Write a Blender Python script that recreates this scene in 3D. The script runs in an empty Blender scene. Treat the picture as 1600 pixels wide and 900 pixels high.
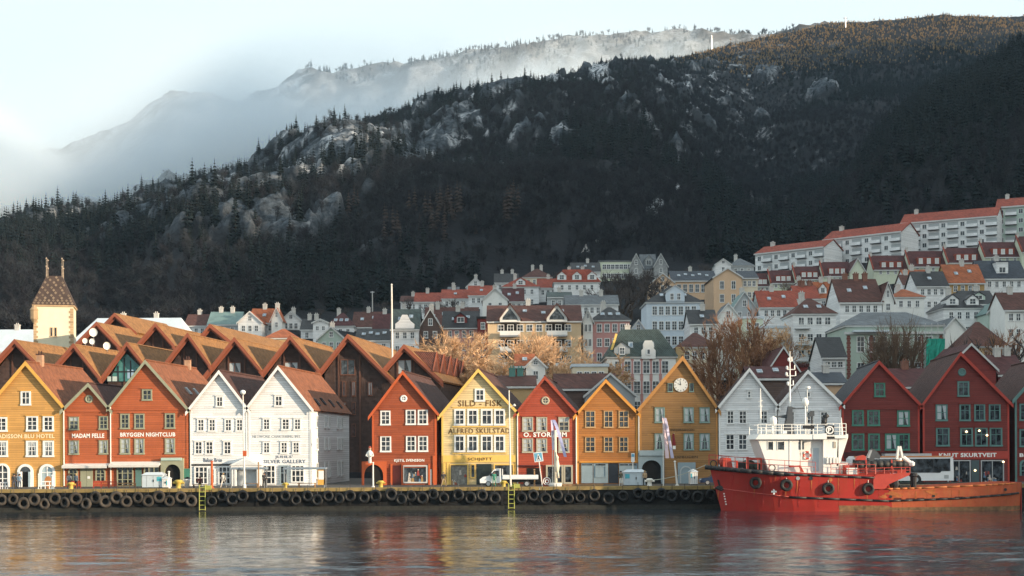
import bpy, math, random
import numpy as np
from mathutils import Vector, Matrix

R = math.radians
rnd = random.Random(7)
SC = bpy.context.scene
COL = SC.collection

# ------------------------------------------------------------------ camera
F = 2210.0            # focal length in photograph pixels (1600 wide)
CX, CY = 800.0, 695.0
CZ = 7.1
ROLL = R(0.3)
cam_d = bpy.data.cameras.new("camera")
cam_d.sensor_width = 36.0
cam_d.sensor_fit = 'HORIZONTAL'
cam_d.lens = F / 1600.0 * 36.0
cam_d.shift_y = (CY - 450.0) / 1600.0
cam_d.clip_start = 0.5
cam_d.clip_end = 12000
cam = bpy.data.objects.new("camera", cam_d)
cam.location = (0, 0, CZ)
cam.rotation_euler = (R(90), ROLL, 0)
COL.objects.link(cam)
SC.camera = cam

# ------------------------------------------------------------------ light
SUN_AZ = 65.0     # degrees to the right of straight behind the camera
SUN_EL = 9.0
SUN_STRENGTH = 4.8
SKY_STRENGTH = 0.10
EXPOSURE = 0.74
sa, se = R(SUN_AZ), R(SUN_EL)
sun_to = Vector((math.sin(sa) * math.cos(se), -math.cos(sa) * math.cos(se), math.sin(se)))
sun_d = bpy.data.lights.new("sun", 'SUN')
sun_d.energy = SUN_STRENGTH
sun_d.angle = R(0.5)
sun_d.color = (1.0, 0.80, 0.57)
sun = bpy.data.objects.new("sun", sun_d)
sun.rotation_euler = (-sun_to).to_track_quat('-Z', 'Y').to_euler()
sun.location = (200, -150, 200)
COL.objects.link(sun)

world = bpy.data.worlds.new("World")
SC.world = world
world.use_nodes = True
wn, wl = world.node_tree.nodes, world.node_tree.links
wn.clear()
w_out = wn.new('ShaderNodeOutputWorld')
w_bg = wn.new('ShaderNodeBackground')
w_bg.inputs['Strength'].default_value = SKY_STRENGTH
w_sky = wn.new('ShaderNodeTexSky')
w_sky.sky_type = 'NISHITA'
w_sky.sun_disc = False
w_sky.sun_elevation = se
w_sky.sun_rotation = math.atan2(sun_to.x, sun_to.y)
w_sky.air_density = 1.0
w_sky.dust_density = 2.0
w_sky.ozone_density = 1.5
# thin high cloud veil: an even pale layer with soft drifting variation
w_tc = wn.new('ShaderNodeTexCoord')
w_map = wn.new('ShaderNodeMapping')
w_map.inputs['Scale'].default_value = (1.0, 1.0, 3.0)
w_noise = wn.new('ShaderNodeTexNoise')
w_noise.inputs['Scale'].default_value = 2.2
w_noise.inputs['Detail'].default_value = 4.0
w_ramp = wn.new('ShaderNodeValToRGB')
w_ramp.color_ramp.elements[0].position = 0.3
w_ramp.color_ramp.elements[0].color = (4.7, 5.4, 5.5, 1)
w_ramp.color_ramp.elements[1].position = 0.72
w_ramp.color_ramp.elements[1].color = (5.2, 5.7, 5.6, 1)
w_mix = wn.new('ShaderNodeMixRGB')
w_mix.blend_type = 'ADD'
w_mix.inputs['Fac'].default_value = 1.0
w_nsc = wn.new('ShaderNodeVectorMath'); w_nsc.operation = 'SCALE'; w_nsc.inputs['Scale'].default_value = 0.4
wl.new(w_tc.outputs['Generated'], w_map.inputs['Vector'])
wl.new(w_map.outputs['Vector'], w_noise.inputs['Vector'])
wl.new(w_noise.outputs['Fac'], w_ramp.inputs['Fac'])
wl.new(w_sky.outputs['Color'], w_nsc.inputs[0]); wl.new(w_nsc.outputs[0], w_mix.inputs['Color1'])
wl.new(w_ramp.outputs['Color'], w_mix.inputs['Color2'])
wl.new(w_mix.outputs['Color'], w_bg.inputs['Color'])
wl.new(w_bg.outputs['Background'], w_out.inputs['Surface'])

SC.view_settings.view_transform = 'Standard'
SC.view_settings.look = 'None'
SC.view_settings.exposure = EXPOSURE
SC.view_settings.gamma = 1.0
SC.view_settings.use_curve_mapping = False
SC.render.engine = 'CYCLES'
SC.cycles.max_bounces = 6
SC.cycles.diffuse_bounces = 2
SC.cycles.glossy_bounces = 3
SC.cycles.transmission_bounces = 3
SC.cycles.volume_bounces = 3
SC.cycles.volume_max_steps = 96
SC.cycles.volume_step_rate = 1.0
SC.cycles.use_denoising = True
SC.cycles.sample_clamp_indirect = 4.0

# ------------------------------------------------------------------ places
WATER_Z, QUAY_Z = 0.0, 2.4
Y_EDGE, Y_FRONT = 155.0, 168.0
cr, sr = math.cos(ROLL), math.sin(ROLL)

def P(px, py, Y):
    dx, dy = px - CX, py - CY
    a = dx * cr - dy * sr
    b = dx * sr + dy * cr
    return Vector((a / F * Y, Y, CZ - b / F * Y))

def PX(px, py, Y): return P(px, py, Y).x
def PZ(px, py, Y): return P(px, py, Y).z

# ------------------------------------------------------------------ noise for meshes
def _hash(ix, iy, seed):
    h = (ix.astype(np.int64) * 374761393 + iy.astype(np.int64) * 668265263 + seed * 974711) & 0xffffffff
    h = ((h ^ (h >> 13)) * 1274126177) & 0xffffffff
    return ((h ^ (h >> 16)) & 0xffff) / 65535.0

def vnoise(x, y, seed=0):
    x, y = np.asarray(x, float), np.asarray(y, float)
    ix, iy = np.floor(x), np.floor(y)
    fx, fy = x - ix, y - iy
    fx, fy = fx * fx * (3 - 2 * fx), fy * fy * (3 - 2 * fy)
    a, b = _hash(ix, iy, seed), _hash(ix + 1, iy, seed)
    c, d = _hash(ix, iy + 1, seed), _hash(ix + 1, iy + 1, seed)
    return (a * (1 - fx) + b * fx) * (1 - fy) + (c * (1 - fx) + d * fx) * fy

def fbm(x, y, octaves=4, seed=0, ridged=False):
    s, amp, tot = 0.0, 1.0, 0.0
    for k in range(octaves):
        n = vnoise(x * 2 ** k, y * 2 ** k, seed + k * 17)
        if ridged: n = 1 - np.abs(2 * n - 1)
        s = s + n * amp
        tot += amp
        amp *= 0.5
    return s / tot

# ------------------------------------------------------------------ materials
MATS = {}
def nt(m):
    m.use_nodes = True
    n, l = m.node_tree.nodes, m.node_tree.links
    return n, l, n['Principled BSDF']

def mat(name, col, rough=0.7, var=0.14, scale=1.2, relief=None, spec=0.35, metal=0.0, per_obj=0.0, streak=0.0, streak_col=(0.1, 0.07, 0.05), bump=0.35):
    if name in MATS: return MATS[name]
    m = bpy.data.materials.new(name)
    MATS[name] = m
    n, l, b = nt(m)
    b.inputs['Roughness'].default_value = rough
    b.inputs['Metallic'].default_value = metal
    b.inputs['Specular IOR Level'].default_value = spec
    tc = n.new('ShaderNodeTexCoord')
    tex = n.new('ShaderNodeTexNoise')
    tex.inputs['Scale'].default_value = scale
    tex.inputs['Detail'].default_value = 5.0
    tex.inputs['Roughness'].default_value = 0.65
    l.new(tc.outputs['Object'], tex.inputs['Vector'])
    ramp = n.new('ShaderNodeValToRGB')
    ramp.color_ramp.elements[0].position = 0.28
    ramp.color_ramp.elements[1].position = 0.75
    ramp.color_ramp.elements[0].color = tuple(c * (1 - var) for c in col) + (1,)
    ramp.color_ramp.elements[1].color = tuple(min(1, c * (1 + var)) for c in col) + (1,)
    l.new(tex.outputs['Fac'], ramp.inputs['Fac'])
    cur = ramp.outputs['Color']
    sep = n.new('ShaderNodeSeparateXYZ')
    l.new(tc.outputs['Object'], sep.inputs[0])
    def math_(op, a, v=None):
        k = n.new('ShaderNodeMath'); k.operation = op
        if hasattr(a, 'links'): l.new(a, k.inputs[0])
        else: k.inputs[0].default_value = a
        if v is not None:
            if hasattr(v, 'links'): l.new(v, k.inputs[1])
            else: k.inputs[1].default_value = v
        return k.outputs[0]
    height = tex.outputs['Fac']
    hdist = 0.02
    if relief in ('boards', 'tiles', 'bricks', 'upright'):
        if relief == 'boards': step, hdist = 0.27, 0.06
        elif relief == 'tiles': step, hdist = 0.34, 0.10
        elif relief == 'bricks': step, hdist = 0.3, 0.03
        else: step, hdist = 0.3, 0.05
        axis = sep.outputs['X'] if relief == 'upright' else sep.outputs['Z']
        zz = math_('MULTIPLY', axis, 1.0 / step)
        fr = math_('FRACT', zz)
        fl = math_('FLOOR', zz)
        wn_ = n.new('ShaderNodeTexWhiteNoise')
        comb = n.new('ShaderNodeCombineXYZ')
        l.new(fl, comb.inputs[0])
        if relief in ('tiles', 'bricks'):
            s2 = math_('ADD', sep.outputs['Y'], sep.outputs['X'])
            yy = math_('MULTIPLY', s2, 1.0 / (0.3 if relief == 'tiles' else 0.6))
            l.new(math_('FLOOR', math_('ADD', yy, math_('MULTIPLY', fl, 0.5))), comb.inputs[1])
            saw = math_('MULTIPLY', math_('SINE', math_('MULTIPLY', yy, 6.283)), 0.3)
            height = math_('ADD', fr, saw)
        else:
            # a long board breaks every few metres
            br = math_('FLOOR', math_('MULTIPLY', math_('ADD', sep.outputs['X'], math_('MULTIPLY', fl, 1.7)), 0.25))
            l.new(br, comb.inputs[1])
            height = fr
        wn_.noise_dimensions = '3D'
        l.new(comb.outputs[0], wn_.inputs['Vector'])
        mx = n.new('ShaderNodeMixRGB'); mx.blend_type = 'MULTIPLY'
        mx.inputs['Fac'].default_value = 0.38 if relief in ('tiles', 'bricks') else 0.2
        l.new(cur, mx.inputs['Color1'])
        l.new(wn_.outputs['Value'], mx.inputs['Color2'])
        cur = mx.outputs['Color']
        if relief == 'boards':      # the open joint under each board
            lt = math_('LESS_THAN', fr, 0.16)
            mj = n.new('ShaderNodeMixRGB'); mj.blend_type = 'MULTIPLY'
            l.new(math_('MULTIPLY', lt, 0.6), mj.inputs['Fac'])
            l.new(cur, mj.inputs['Color1'])
            mj.inputs['Color2'].default_value = (0.35, 0.35, 0.35, 1)
            cur = mj.outputs['Color']
    if streak > 0:
        mp = n.new('ShaderNodeMapping')
        mp.inputs['Scale'].default_value = (2.2, 2.2, 0.22)
        l.new(tc.outputs['Object'], mp.inputs['Vector'])
        t2 = n.new('ShaderNodeTexNoise'); t2.inputs['Scale'].default_value = 1.0; t2.inputs['Detail'].default_value = 6
        l.new(mp.outputs[0], t2.inputs['Vector'])
        r2 = n.new('ShaderNodeValToRGB')
        r2.color_ramp.elements[0].position = 0.5
        r2.color_ramp.elements[0].color = (0, 0, 0, 1)
        r2.color_ramp.elements[1].position = 0.78
        r2.color_ramp.elements[1].color = (streak, streak, streak, 1)
        l.new(t2.outputs['Fac'], r2.inputs['Fac'])
        m2 = n.new('ShaderNodeMixRGB')
        l.new(r2.outputs['Color'], m2.inputs['Fac'])
        l.new(cur, m2.inputs['Color1'])
        m2.inputs['Color2'].default_value = streak_col + (1,)
        cur = m2.outputs['Color']
    if per_obj > 0:
        oi = n.new('ShaderNodeObjectInfo')
        hs = n.new('ShaderNodeHueSaturation')
        v = math_('ADD', math_('MULTIPLY', oi.outputs['Random'], 2 * per_obj), 1 - per_obj)
        l.new(v, hs.inputs['Value'])
        l.new(cur, hs.inputs['Color'])
        cur = hs.outputs['Color']
    l.new(cur, b.inputs['Base Color'])
    bp = n.new('ShaderNodeBump')
    bp.inputs['Strength'].default_value = bump
    bp.inputs['Distance'].default_value = hdist
    l.new(height, bp.inputs['Height'])
    l.new(bp.outputs['Normal'], b.inputs['Normal'])
    return m

def glass_mat(name, lo, hi, rough=0.07):
    m = bpy.data.materials.new(name); MATS[name] = m
    n, l, b = nt(m)
    oi = n.new('ShaderNodeObjectInfo')
    tc = n.new('ShaderNodeTexCoord')
    tx = n.new('ShaderNodeTexNoise'); tx.inputs['Scale'].default_value = 1.6; tx.inputs['Detail'].default_value = 2
    ad = n.new('ShaderNodeVectorMath'); ad.operation = 'ADD'
    sc = n.new('ShaderNodeVectorMath'); sc.operation = 'SCALE'
    sc.inputs[0].default_value = (37, 11, 23)
    l.new(oi.outputs['Random'], sc.inputs['Scale'])
    l.new(tc.outputs['Object'], ad.inputs[0]); l.new(sc.outputs[0], ad.inputs[1])
    l.new(ad.outputs[0], tx.inputs['Vector'])
    rp = n.new('ShaderNodeValToRGB')
    rp.color_ramp.elements[0].position = 0.42; rp.color_ramp.elements[0].color = lo + (1,)
    rp.color_ramp.elements[1].position = 0.72; rp.color_ramp.elements[1].color = hi + (1,)
    l.new(tx.outputs['Fac'], rp.inputs['Fac'])
    l.new(rp.outputs['Color'], b.inputs['Base Color'])
    b.inputs['Roughness'].default_value = rough
    b.inputs['Specular IOR Level'].default_value = 0.5
    return m

M_PANE = glass_mat("window glass", (0.008, 0.010, 0.014), (0.09, 0.11, 0.13))
M_PANE_FAR = glass_mat("far window glass", (0.02, 0.025, 0.032), (0.12, 0.14, 0.16), 0.15)
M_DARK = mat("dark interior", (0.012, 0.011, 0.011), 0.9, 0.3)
M_CURTAIN = mat("curtain cloth", (0.42, 0.46, 0.48), 0.9, 0.2, 6)
M_WHITE = mat("white paint", (0.78, 0.78, 0.77), 0.55, 0.05, 0.8, streak=0.08)
M_WHITEB = mat("white clapboard", (0.86, 0.87, 0.88), 0.6, 0.04, 0.7, relief='boards', streak=0.22, streak_col=(0.55, 0.54, 0.52))
M_SAGE = mat("sage trim paint", (0.30, 0.31, 0.22), 0.6, 0.12)
M_GREENT = mat("green trim paint", (0.055, 0.20, 0.15), 0.6, 0.15)
M_TEALT = mat("grey teal trim paint", (0.10, 0.20, 0.19), 0.6, 0.15)
M_GREYB = mat("grey blue paint", (0.25, 0.32, 0.36), 0.6, 0.1)
M_YELL = mat("ochre yellow boards", (0.64, 0.345, 0.105), 0.62, 0.07, 0.6, relief='boards', streak=0.28, streak_col=(0.42, 0.24, 0.10))
M_YELT = mat("ochre trim paint", (0.66, 0.37, 0.08), 0.6, 0.08)
M_VERM = mat("vermilion boards", (0.47, 0.122, 0.046), 0.62, 0.08, 0.6, relief='boards', streak=0.35, streak_col=(0.30, 0.07, 0.035))
M_BRICKR = mat("brick red boards", (0.36, 0.084, 0.034), 0.62, 0.09, 0.6, relief='boards', streak=0.15, streak_col=(0.2, 0.03, 0.015))
M_BRICKT = mat("brick red trim", (0.50, 0.10, 0.03), 0.6, 0.1)
M_CREAM = mat("cream yellow boards", (0.80, 0.62, 0.33), 0.62, 0.06, 0.6, relief='boards', streak=0.25, streak_col=(0.55, 0.42, 0.24))
M_CREAMT = mat("cream yellow trim", (0.78, 0.50, 0.13), 0.6, 0.06)
M_REDST = mat("scarlet boards", (0.42, 0.078, 0.040), 0.62, 0.08, 0.6, relief='boards', streak=0.12, streak_col=(0.25, 0.03, 0.015))
M_ORNG = mat("amber orange boards", (0.44, 0.178, 0.048), 0.62, 0.08, 0.6, relief='boards', streak=0.14, streak_col=(0.35, 0.12, 0.02))
M_MUST = mat("mustard boards", (0.37, 0.195, 0.072), 0.62, 0.08, 0.6, relief='boards', streak=0.15, streak_col=(0.3, 0.15, 0.04))
M_DRED = mat("dark red boards", (0.195, 0.032, 0.027), 0.62, 0.09, 0.6, relief='boards', streak=0.18, streak_col=(0.16, 0.02, 0.015))
M_DREDT = mat("dark red trim", (0.38, 0.045, 0.03), 0.6, 0.1)
M_ROOFT = mat("terracotta roof tiles", (0.26, 0.095, 0.045), 0.75, 0.22, 0.5, relief='tiles', bump=0.7)
M_ROOFB = mat("brown roof tiles", (0.095, 0.043, 0.035), 0.75, 0.25, 0.5, relief='tiles', bump=0.7)
M_ROOFD = mat("dark slate roof", (0.055, 0.055, 0.065), 0.6, 0.3, 0.5, relief='tiles', bump=0.6)
M_ROOFHOT = mat("ochre hotel roof tiles", (0.31, 0.150, 0.052), 0.75, 0.18, 0.35, relief='tiles', bump=0.6)
M_BRICK = mat("dark brown brick", (0.075, 0.044, 0.036), 0.8, 0.25, 0.8, relief='bricks')
M_FASCIA = mat("copper red fascia", (0.27, 0.080, 0.042), 0.55, 0.12, 0.5)
M_METAL = mat("galvanised metal", (0.42, 0.43, 0.44), 0.4, 0.12, metal=0.6)
M_POLE = mat("white pole paint", (0.75, 0.72, 0.66), 0.45, 0.06)
M_YMARK = mat("yellow safety paint", (0.50, 0.37, 0.08), 0.6, 0.18, 3)
M_LIME = mat("lime yellow ladder paint", (0.34, 0.35, 0.08), 0.5, 0.15, 3)
M_RUBBER = mat("black tyre rubber", (0.035, 0.032, 0.030), 0.7, 0.4, 4, per_obj=0.4)
M_RUBBERB = mat("clean tyre rubber", (0.022, 0.021, 0.021), 0.6, 0.3, 4)
M_WOODR = mat("raw timber", (0.34, 0.2, 0.1), 0.8, 0.25, 3)
M_BLACK = mat("black paint", (0.02, 0.02, 0.022), 0.5, 0.2)
M_ASPH = mat("street asphalt", (0.06, 0.058, 0.056), 0.9, 0.25, 0.8)

# ------------------------------------------------------------------ mesh helpers
class MB:
    def __init__(s): s.v, s.f, s.m = [], [], []
    def quad(s, a, b, c, d, m=0):
        i = len(s.v); s.v += [tuple(a), tuple(b), tuple(c), tuple(d)]; s.f.append((i, i + 1, i + 2, i + 3)); s.m.append(m)
    def poly(s, pts, m=0):
        i = len(s.v); s.v += [tuple(p) for p in pts]; s.f.append(tuple(range(i, i + len(pts)))); s.m.append(m)
    def hexa(s, p, m=0):
        """p: 8 corners, bottom ring 0-3 then top ring 4-7"""
        i = len(s.v); s.v += [tuple(q) for q in p]
        for f in ((3, 2, 1, 0), (4, 5, 6, 7), (0, 1, 5, 4), (1, 2, 6, 5), (2, 3, 7, 6), (3, 0, 4, 7)):
            s.f.append(tuple(i + k for k in f)); s.m.append(m)
    def box(s, x0, x1, y0, y1, z0, z1, m=0):
        s.hexa([(x0, y0, z0), (x1, y0, z0), (x1, y1, z0), (x0, y1, z0), (x0, y0, z1), (x1, y0, z1), (x1, y1, z1), (x0, y1, z1)], m)
    def prism(s, pts, d, m=0):
        """closed prism: polygon pts (3-d, in order) swept by vector d"""
        d = Vector(d); i = len(s.v); n = len(pts)
        s.v += [tuple(p) for p in pts] + [tuple(Vector(p) + d) for p in pts]
        s.f.append(tuple(range(i, i + n))); s.m.append(m)
        s.f.append(tuple(range(i + 2 * n - 1, i + n - 1, -1))); s.m.append(m)
        for k in range(n):
            a, b = i + k, i + (k + 1) % n
            s.f.append((b, a, a + n, b + n)); s.m.append(m)
    def tube(s, a, b, r0, r1=None, n=6, m=0, caps=True):
        a, b = Vector(a), Vector(b); r1 = r0 if r1 is None else r1
        d = b - a
        if d.length < 1e-6: return
        u = d.orthogonal().normalized(); w = d.normalized().cross(u)
        i = len(s.v)
        for c, r in ((a, r0), (b, r1)):
            for k in range(n):
                t = 2 * math.pi * k / n
                s.v.append(tuple(c + u * (r * math.cos(t)) + w * (r * math.sin(t))))
        for k in range(n):
            k2 = (k + 1) % n
            s.f.append((i + k, i + k2, i + n + k2, i + n + k)); s.m.append(m)
        if caps:
            s.f.append(tuple(i + n - 1 - k for k in range(n))); s.m.append(m)
            s.f.append(tuple(i + n + k for k in range(n))); s.m.append(m)
    def lathe(s, prof, c=(0, 0, 0), n=12, m=0):
        """prof: list of (r, z) from bottom to top about the vertical through c"""
        i = len(s.v); c = Vector(c)
        for r, z in prof:
            for k in range(n):
                t = 2 * math.pi * k / n
                s.v.append((c.x + r * math.cos(t), c.y + r * math.sin(t), c.z + z))
        for j in range(len(prof) - 1):
            for k in range(n):
                k2 = (k + 1) % n
                s.f.append((i + j * n + k, i + j * n + k2, i + (j + 1) * n + k2, i + (j + 1) * n + k)); s.m.append(m)
        s.f.append(tuple(i + n - 1 - k for k in range(n))); s.m.append(m)
        s.f.append(tuple(i + (len(prof) - 1) * n + k for k in range(n))); s.m.append(m)
    def torus(s, R0, r, n=16, k=8, m=0, squash=1.0, axis='Y'):
        i = len(s.v)
        for a in range(n):
            t = 2 * math.pi * a / n
            for b in range(k):
                p = 2 * math.pi * b / k
                q = R0 + r * math.cos(p)
                x, z, y = q * math.cos(t), q * math.sin(t), r * squash * math.sin(p)
                s.v.append((x, y, z))
        for a in range(n):
            for b in range(k):
                a2, b2 = (a + 1) % n, (b + 1) % k
                s.f.append((i + a * k + b, i + a * k + b2, i + a2 * k + b2, i + a2 * k + b)); s.m.append(m)
    def mesh(s, name, mats, off=(0, 0, 0), smooth=False):
        me = bpy.data.meshes.new(name)
        o = Vector(off)
        me.from_pydata([(a - o.x, b - o.y, c - o.z) for a, b, c in s.v], [], s.f)
        ms = mats if isinstance(mats, (list, tuple)) else [mats]
        for q in ms: me.materials.append(q)
        if len(ms) > 1: me.polygons.foreach_set('material_index', s.m)
        if smooth: me.polygons.foreach_set('use_smooth', [True] * len(me.polygons))
        me.update()
        return me

def link(name, data, parent=None, loc=None, rot=None):
    o = bpy.data.objects.new(name, data)
    COL.objects.link(o)
    if parent is not None: o.parent = parent
    if loc is not None: o.location = loc
    if rot is not None: o.rotation_euler = rot
    return o

def tag(o, label=None, cat=None, group=None, kind=None):
    if label: o['label'] = label
    if cat: o['category'] = cat
    if group: o['group'] = group
    if kind: o['kind'] = kind
    return o

def thing(name, label, cat, loc, rotz=0, group=None):
    o = bpy.data.objects.new(name, None)
    o.empty_display_size = 0.3
    COL.objects.link(o)
    o.location = loc
    o.rotation_euler = (0, 0, rotz)
    return tag(o, label, cat, group)

def wroot(o):
    """world position of the top thing that o's meshes are measured from"""
    while o.parent is not None: o = o.parent
    return o.location

def part(name, mb, mats, root, smooth=False, world_coords=True):
    off = wroot(root) if world_coords else (0, 0, 0)
    return link(name, mb.mesh(name, mats, off, smooth), root)

def dup(root, loc, rotz=None, label=None, group=None):
    r = root.copy(); COL.objects.link(r); r.location = loc
    if rotz is not None: r.rotation_euler = (0, 0, rotz)
    if label: r['label'] = label
    if group: r['group'] = group
    for ch in list(root.children):
        c = ch.copy(); COL.objects.link(c); c.parent = r
        for g in list(ch.children):
            d = g.copy(); COL.objects.link(d); d.parent = c
    return r

# ------------------------------------------------------------------ windows (mesh data shared between alike ones)
WCACHE = {}
def window_meshes(w, h, nx, ny, fw, mw, mf, pane, deep, top_split):
    key = (round(w, 1), round(h, 1), nx, ny, fw, mw, mf.name, pane.name, deep, top_split)
    if key in WCACHE: return WCACHE[key]
    w, h = max(round(w, 1), 0.2), max(round(h, 1), 0.2)
    b = MB()
    x0, x1, z0, z1 = -w / 2, w / 2, 0, h
    b.box(x0, x0 + fw, -deep, 0.05, z0, z1)
    b.box(x1 - fw, x1, -deep, 0.05, z0, z1)
    b.box(x0 + fw, x1 - fw, -deep + 0.004, 0.05, z1 - fw, z1)
    b.box(x0 - 0.04, x1 + 0.04, -deep - 0.05, 0.05, z0 - 0.06, z0 + fw * 0.8)
    for k in range(1, nx):
        c = x0 + fw + (w - 2 * fw) * k / nx
        b.box(c - mw / 2, c + mw / 2, -deep + 0.02, 0.02, z0 + fw, z1 - fw)
    for k in range(1, ny):
        c = z0 + fw + (h - 2 * fw) * k / ny
        if top_split and ny == 2: c = z0 + fw + (h - 2 * fw) * 0.64
        b.box(x0 + fw, x1 - fw, -deep + 0.028, 0.02, c - mw / 2, c + mw / 2)
    p = MB(); p.box(x0 + fw * 0.5, x1 - fw * 0.5, -0.02, 0.04, z0 + fw * 0.5, z1 - fw * 0.5)
    fm, pm = b.mesh("window", mf), p.mesh("pane", pane)
    WCACHE[key] = (fm, pm)
    return WCACHE[key]

CURT = {}
def curtain_mesh(w, h, fw, style):
    key = (round(w, 1), round(h, 1), style)
    if key in CURT: return CURT[key]
    w, h = round(w, 1), round(h, 1)
    b = MB(); y = -0.026
    x0, x1, z0, z1 = -w / 2 + fw, w / 2 - fw, fw, h - fw
    q = (x1 - x0)
    if style == 1:      # tied back
        b.prism([(x0, y, z1), (x0, y, z0), (x0 + q * .16, y, z0), (x0 + q * .22, y, z0 + (z1 - z0) * .4), (x0 + q * .46, y, z1)], (0, -0.008, 0))
        b.prism([(x1, y, z1), (x1 - q * .46, y, z1), (x1 - q * .22, y, z0 + (z1 - z0) * .4), (x1 - q * .16, y, z0), (x1, y, z0)], (0, -0.008, 0))
    elif style == 2:    # one drawn, one half
        b.prism([(x0, y, z1), (x0, y, z0), (x0 + q * .5, y, z0), (x0 + q * .5, y, z1)], (0, -0.008, 0))
        b.prism([(x1, y, z1), (x1 - q * .4, y, z1), (x1 - q * .12, y, z0), (x1, y, z0)], (0, -0.008, 0))
    else:               # roller blind
        b.prism([(x0, y, z1), (x0, y, z1 - (z1 - z0) * .3), (x1, y, z1 - (z1 - z0) * .3), (x1, y, z1)], (0, -0.008, 0))
    CURT[key] = b.mesh("curtain", M_CURTAIN)
    return CURT[key]

def window(root, x, y, z, w, h, nx=2, ny=3, frame=None, fw=0.16, mw=0.07, rotz=0, pane=None, deep=0.1, curtain=0, top_split=False, name="window"):
    """x,y,z: bottom centre in the thing's own frame; faces -y before turning by rotz"""
    fm, pm = window_meshes(w, h, nx, ny, fw, mw, frame or M_WHITE, pane or M_PANE, deep, top_split)
    o = link(name, fm, root, (x, y, z), (0, 0, rotz))
    link("pane", pm, o)
    if curtain: link("curtain", curtain_mesh(w, h, fw, curtain), o)
    return o

# ------------------------------------------------------------------ lettering
def text_mesh(s, w, h, m, bold=0.0, depth=0.02):
    """letters filling w x h metres, lower left at 0, facing -y"""
    cu = bpy.data.curves.new("letters", 'FONT')
    cu.body = s; cu.size = 1.0; cu.offset = bold; cu.extrude = 0.02; cu.resolution_u = 2
    cu.space_character = 1.08 if bold else 1.0
    o = bpy.data.objects.new("letters", cu); COL.objects.link(o)
    dg = bpy.context.evaluated_depsgraph_get()
    me = bpy.data.meshes.new_from_object(o.evaluated_get(dg))
    bpy.data.objects.remove(o)
    co = np.empty(len(me.vertices) * 3); me.vertices.foreach_get('co', co); co = co.reshape(-1, 3)
    lo, hi = co.min(0), co.max(0)
    n = np.empty_like(co)
    n[:, 0] = (co[:, 0] - lo[0]) / (hi[0] - lo[0]) * w
    n[:, 2] = (co[:, 1] - lo[1]) / (hi[1] - lo[1]) * h
    n[:, 1] = -(co[:, 2] - lo[2]) / (hi[2] - lo[2]) * depth
    me.vertices.foreach_set('co', n.ravel())
    me.materials.clear(); me.materials.append(m)
    me.update()
    return me

TEXTS = {}
M_LWHITE = mat("white lettering", (0.85, 0.83, 0.80), 0.5, 0.05)
M_LCREAM = mat("pale cream lettering", (0.88, 0.72, 0.46), 0.5, 0.05)
M_LDARK = mat("dark brown lettering", (0.06, 0.035, 0.02), 0.6, 0.15)
M_LGREY = mat("grey lettering", (0.36, 0.38, 0.40), 0.6, 0.1)
M_LNAVY = mat("slate blue lettering", (0.10, 0.13, 0.19), 0.6, 0.1)
M_LBROWN = mat("rust brown lettering", (0.15, 0.075, 0.022), 0.6, 0.1)
TEXT_SPECS = [
    ("hotel", "RADISSON BLU HOTEL", -8, 85, 678, 685, M_LCREAM, .025),
    ("felle", "MADAM FELLE", 112.6, 163, 677.3, 684.3, M_LWHITE, .03),
    ("club", "BRYGGEN NIGHTCLUB", 188, 274, 675.5, 682.5, M_LWHITE, .03),
    ("baker", "Baker Brun", 318, 347, 715.5, 722, M_LNAVY, .012),
    ("network", "NETWORK CHARTERING INT.", 395, 470.8, 679.8, 684, M_LGREY, 0),
    ("juhls", "JUHLS'", 430, 457.6, 711.5, 717, M_LNAVY, .01),
    ("silver", "SILVER GALLERY", 412, 477.6, 718, 724, M_LNAVY, .01),
    ("kjetil", "KJETIL SVENSSON", 616, 663, 717, 722.8, M_LWHITE, .03),
    ("sild", "SILD - FISK", 715.7, 784.8, 625.3, 635.2, M_LBROWN, .01),
    ("alfred", "ALFRED SKULSTAD", 700.5, 797, 668.8, 678, M_LBROWN, .01),
    ("schjott", "SCHJØTT", 731, 769, 714.8, 720.8, M_LDARK, .01),
    ("storheim", "O. STORHEIM", 818, 885.5, 675, 683, M_LWHITE, .035),
    ("enhj", "ENHJØRNINGEN", 1047, 1084.7, 670, 674.6, M_LDARK, .008),
    ("sjo", "SJØBODEN", 1054, 1090, 712, 717, M_LDARK, .008),
    ("knut", "KNUT SKURTVEIT", 1466.7, 1556.7, 707.5, 714.5, M_LWHITE, .035),
    ("edge", "BRYGGEN", 1593, 1650, 708, 714, M_LWHITE, .035),
]
for k, s, x0, x1, y0, y1, m, bold in TEXT_SPECS:
    a, b = P(x0, y1, Y_FRONT), P(x1, y0, Y_FRONT)
    TEXTS[k] = (text_mesh(s, b.x - a.x, b.z - a.z, m, bold), a)
TXT_P = text_mesh("P", 0.5, 0.75, M_LWHITE, .03)
TXT_NO = None

def sign(root, key, out=0.012):
    out = {'storheim': .03, 'knut': .1, 'kjetil': .1, 'schjott': .11}.get(key, out)
    me, a = TEXTS[key]
    r = wroot(root)
    return link("lettering", me, root, (a.x - r.x, Y_FRONT - out - r.y, a.z - r.z))
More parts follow.
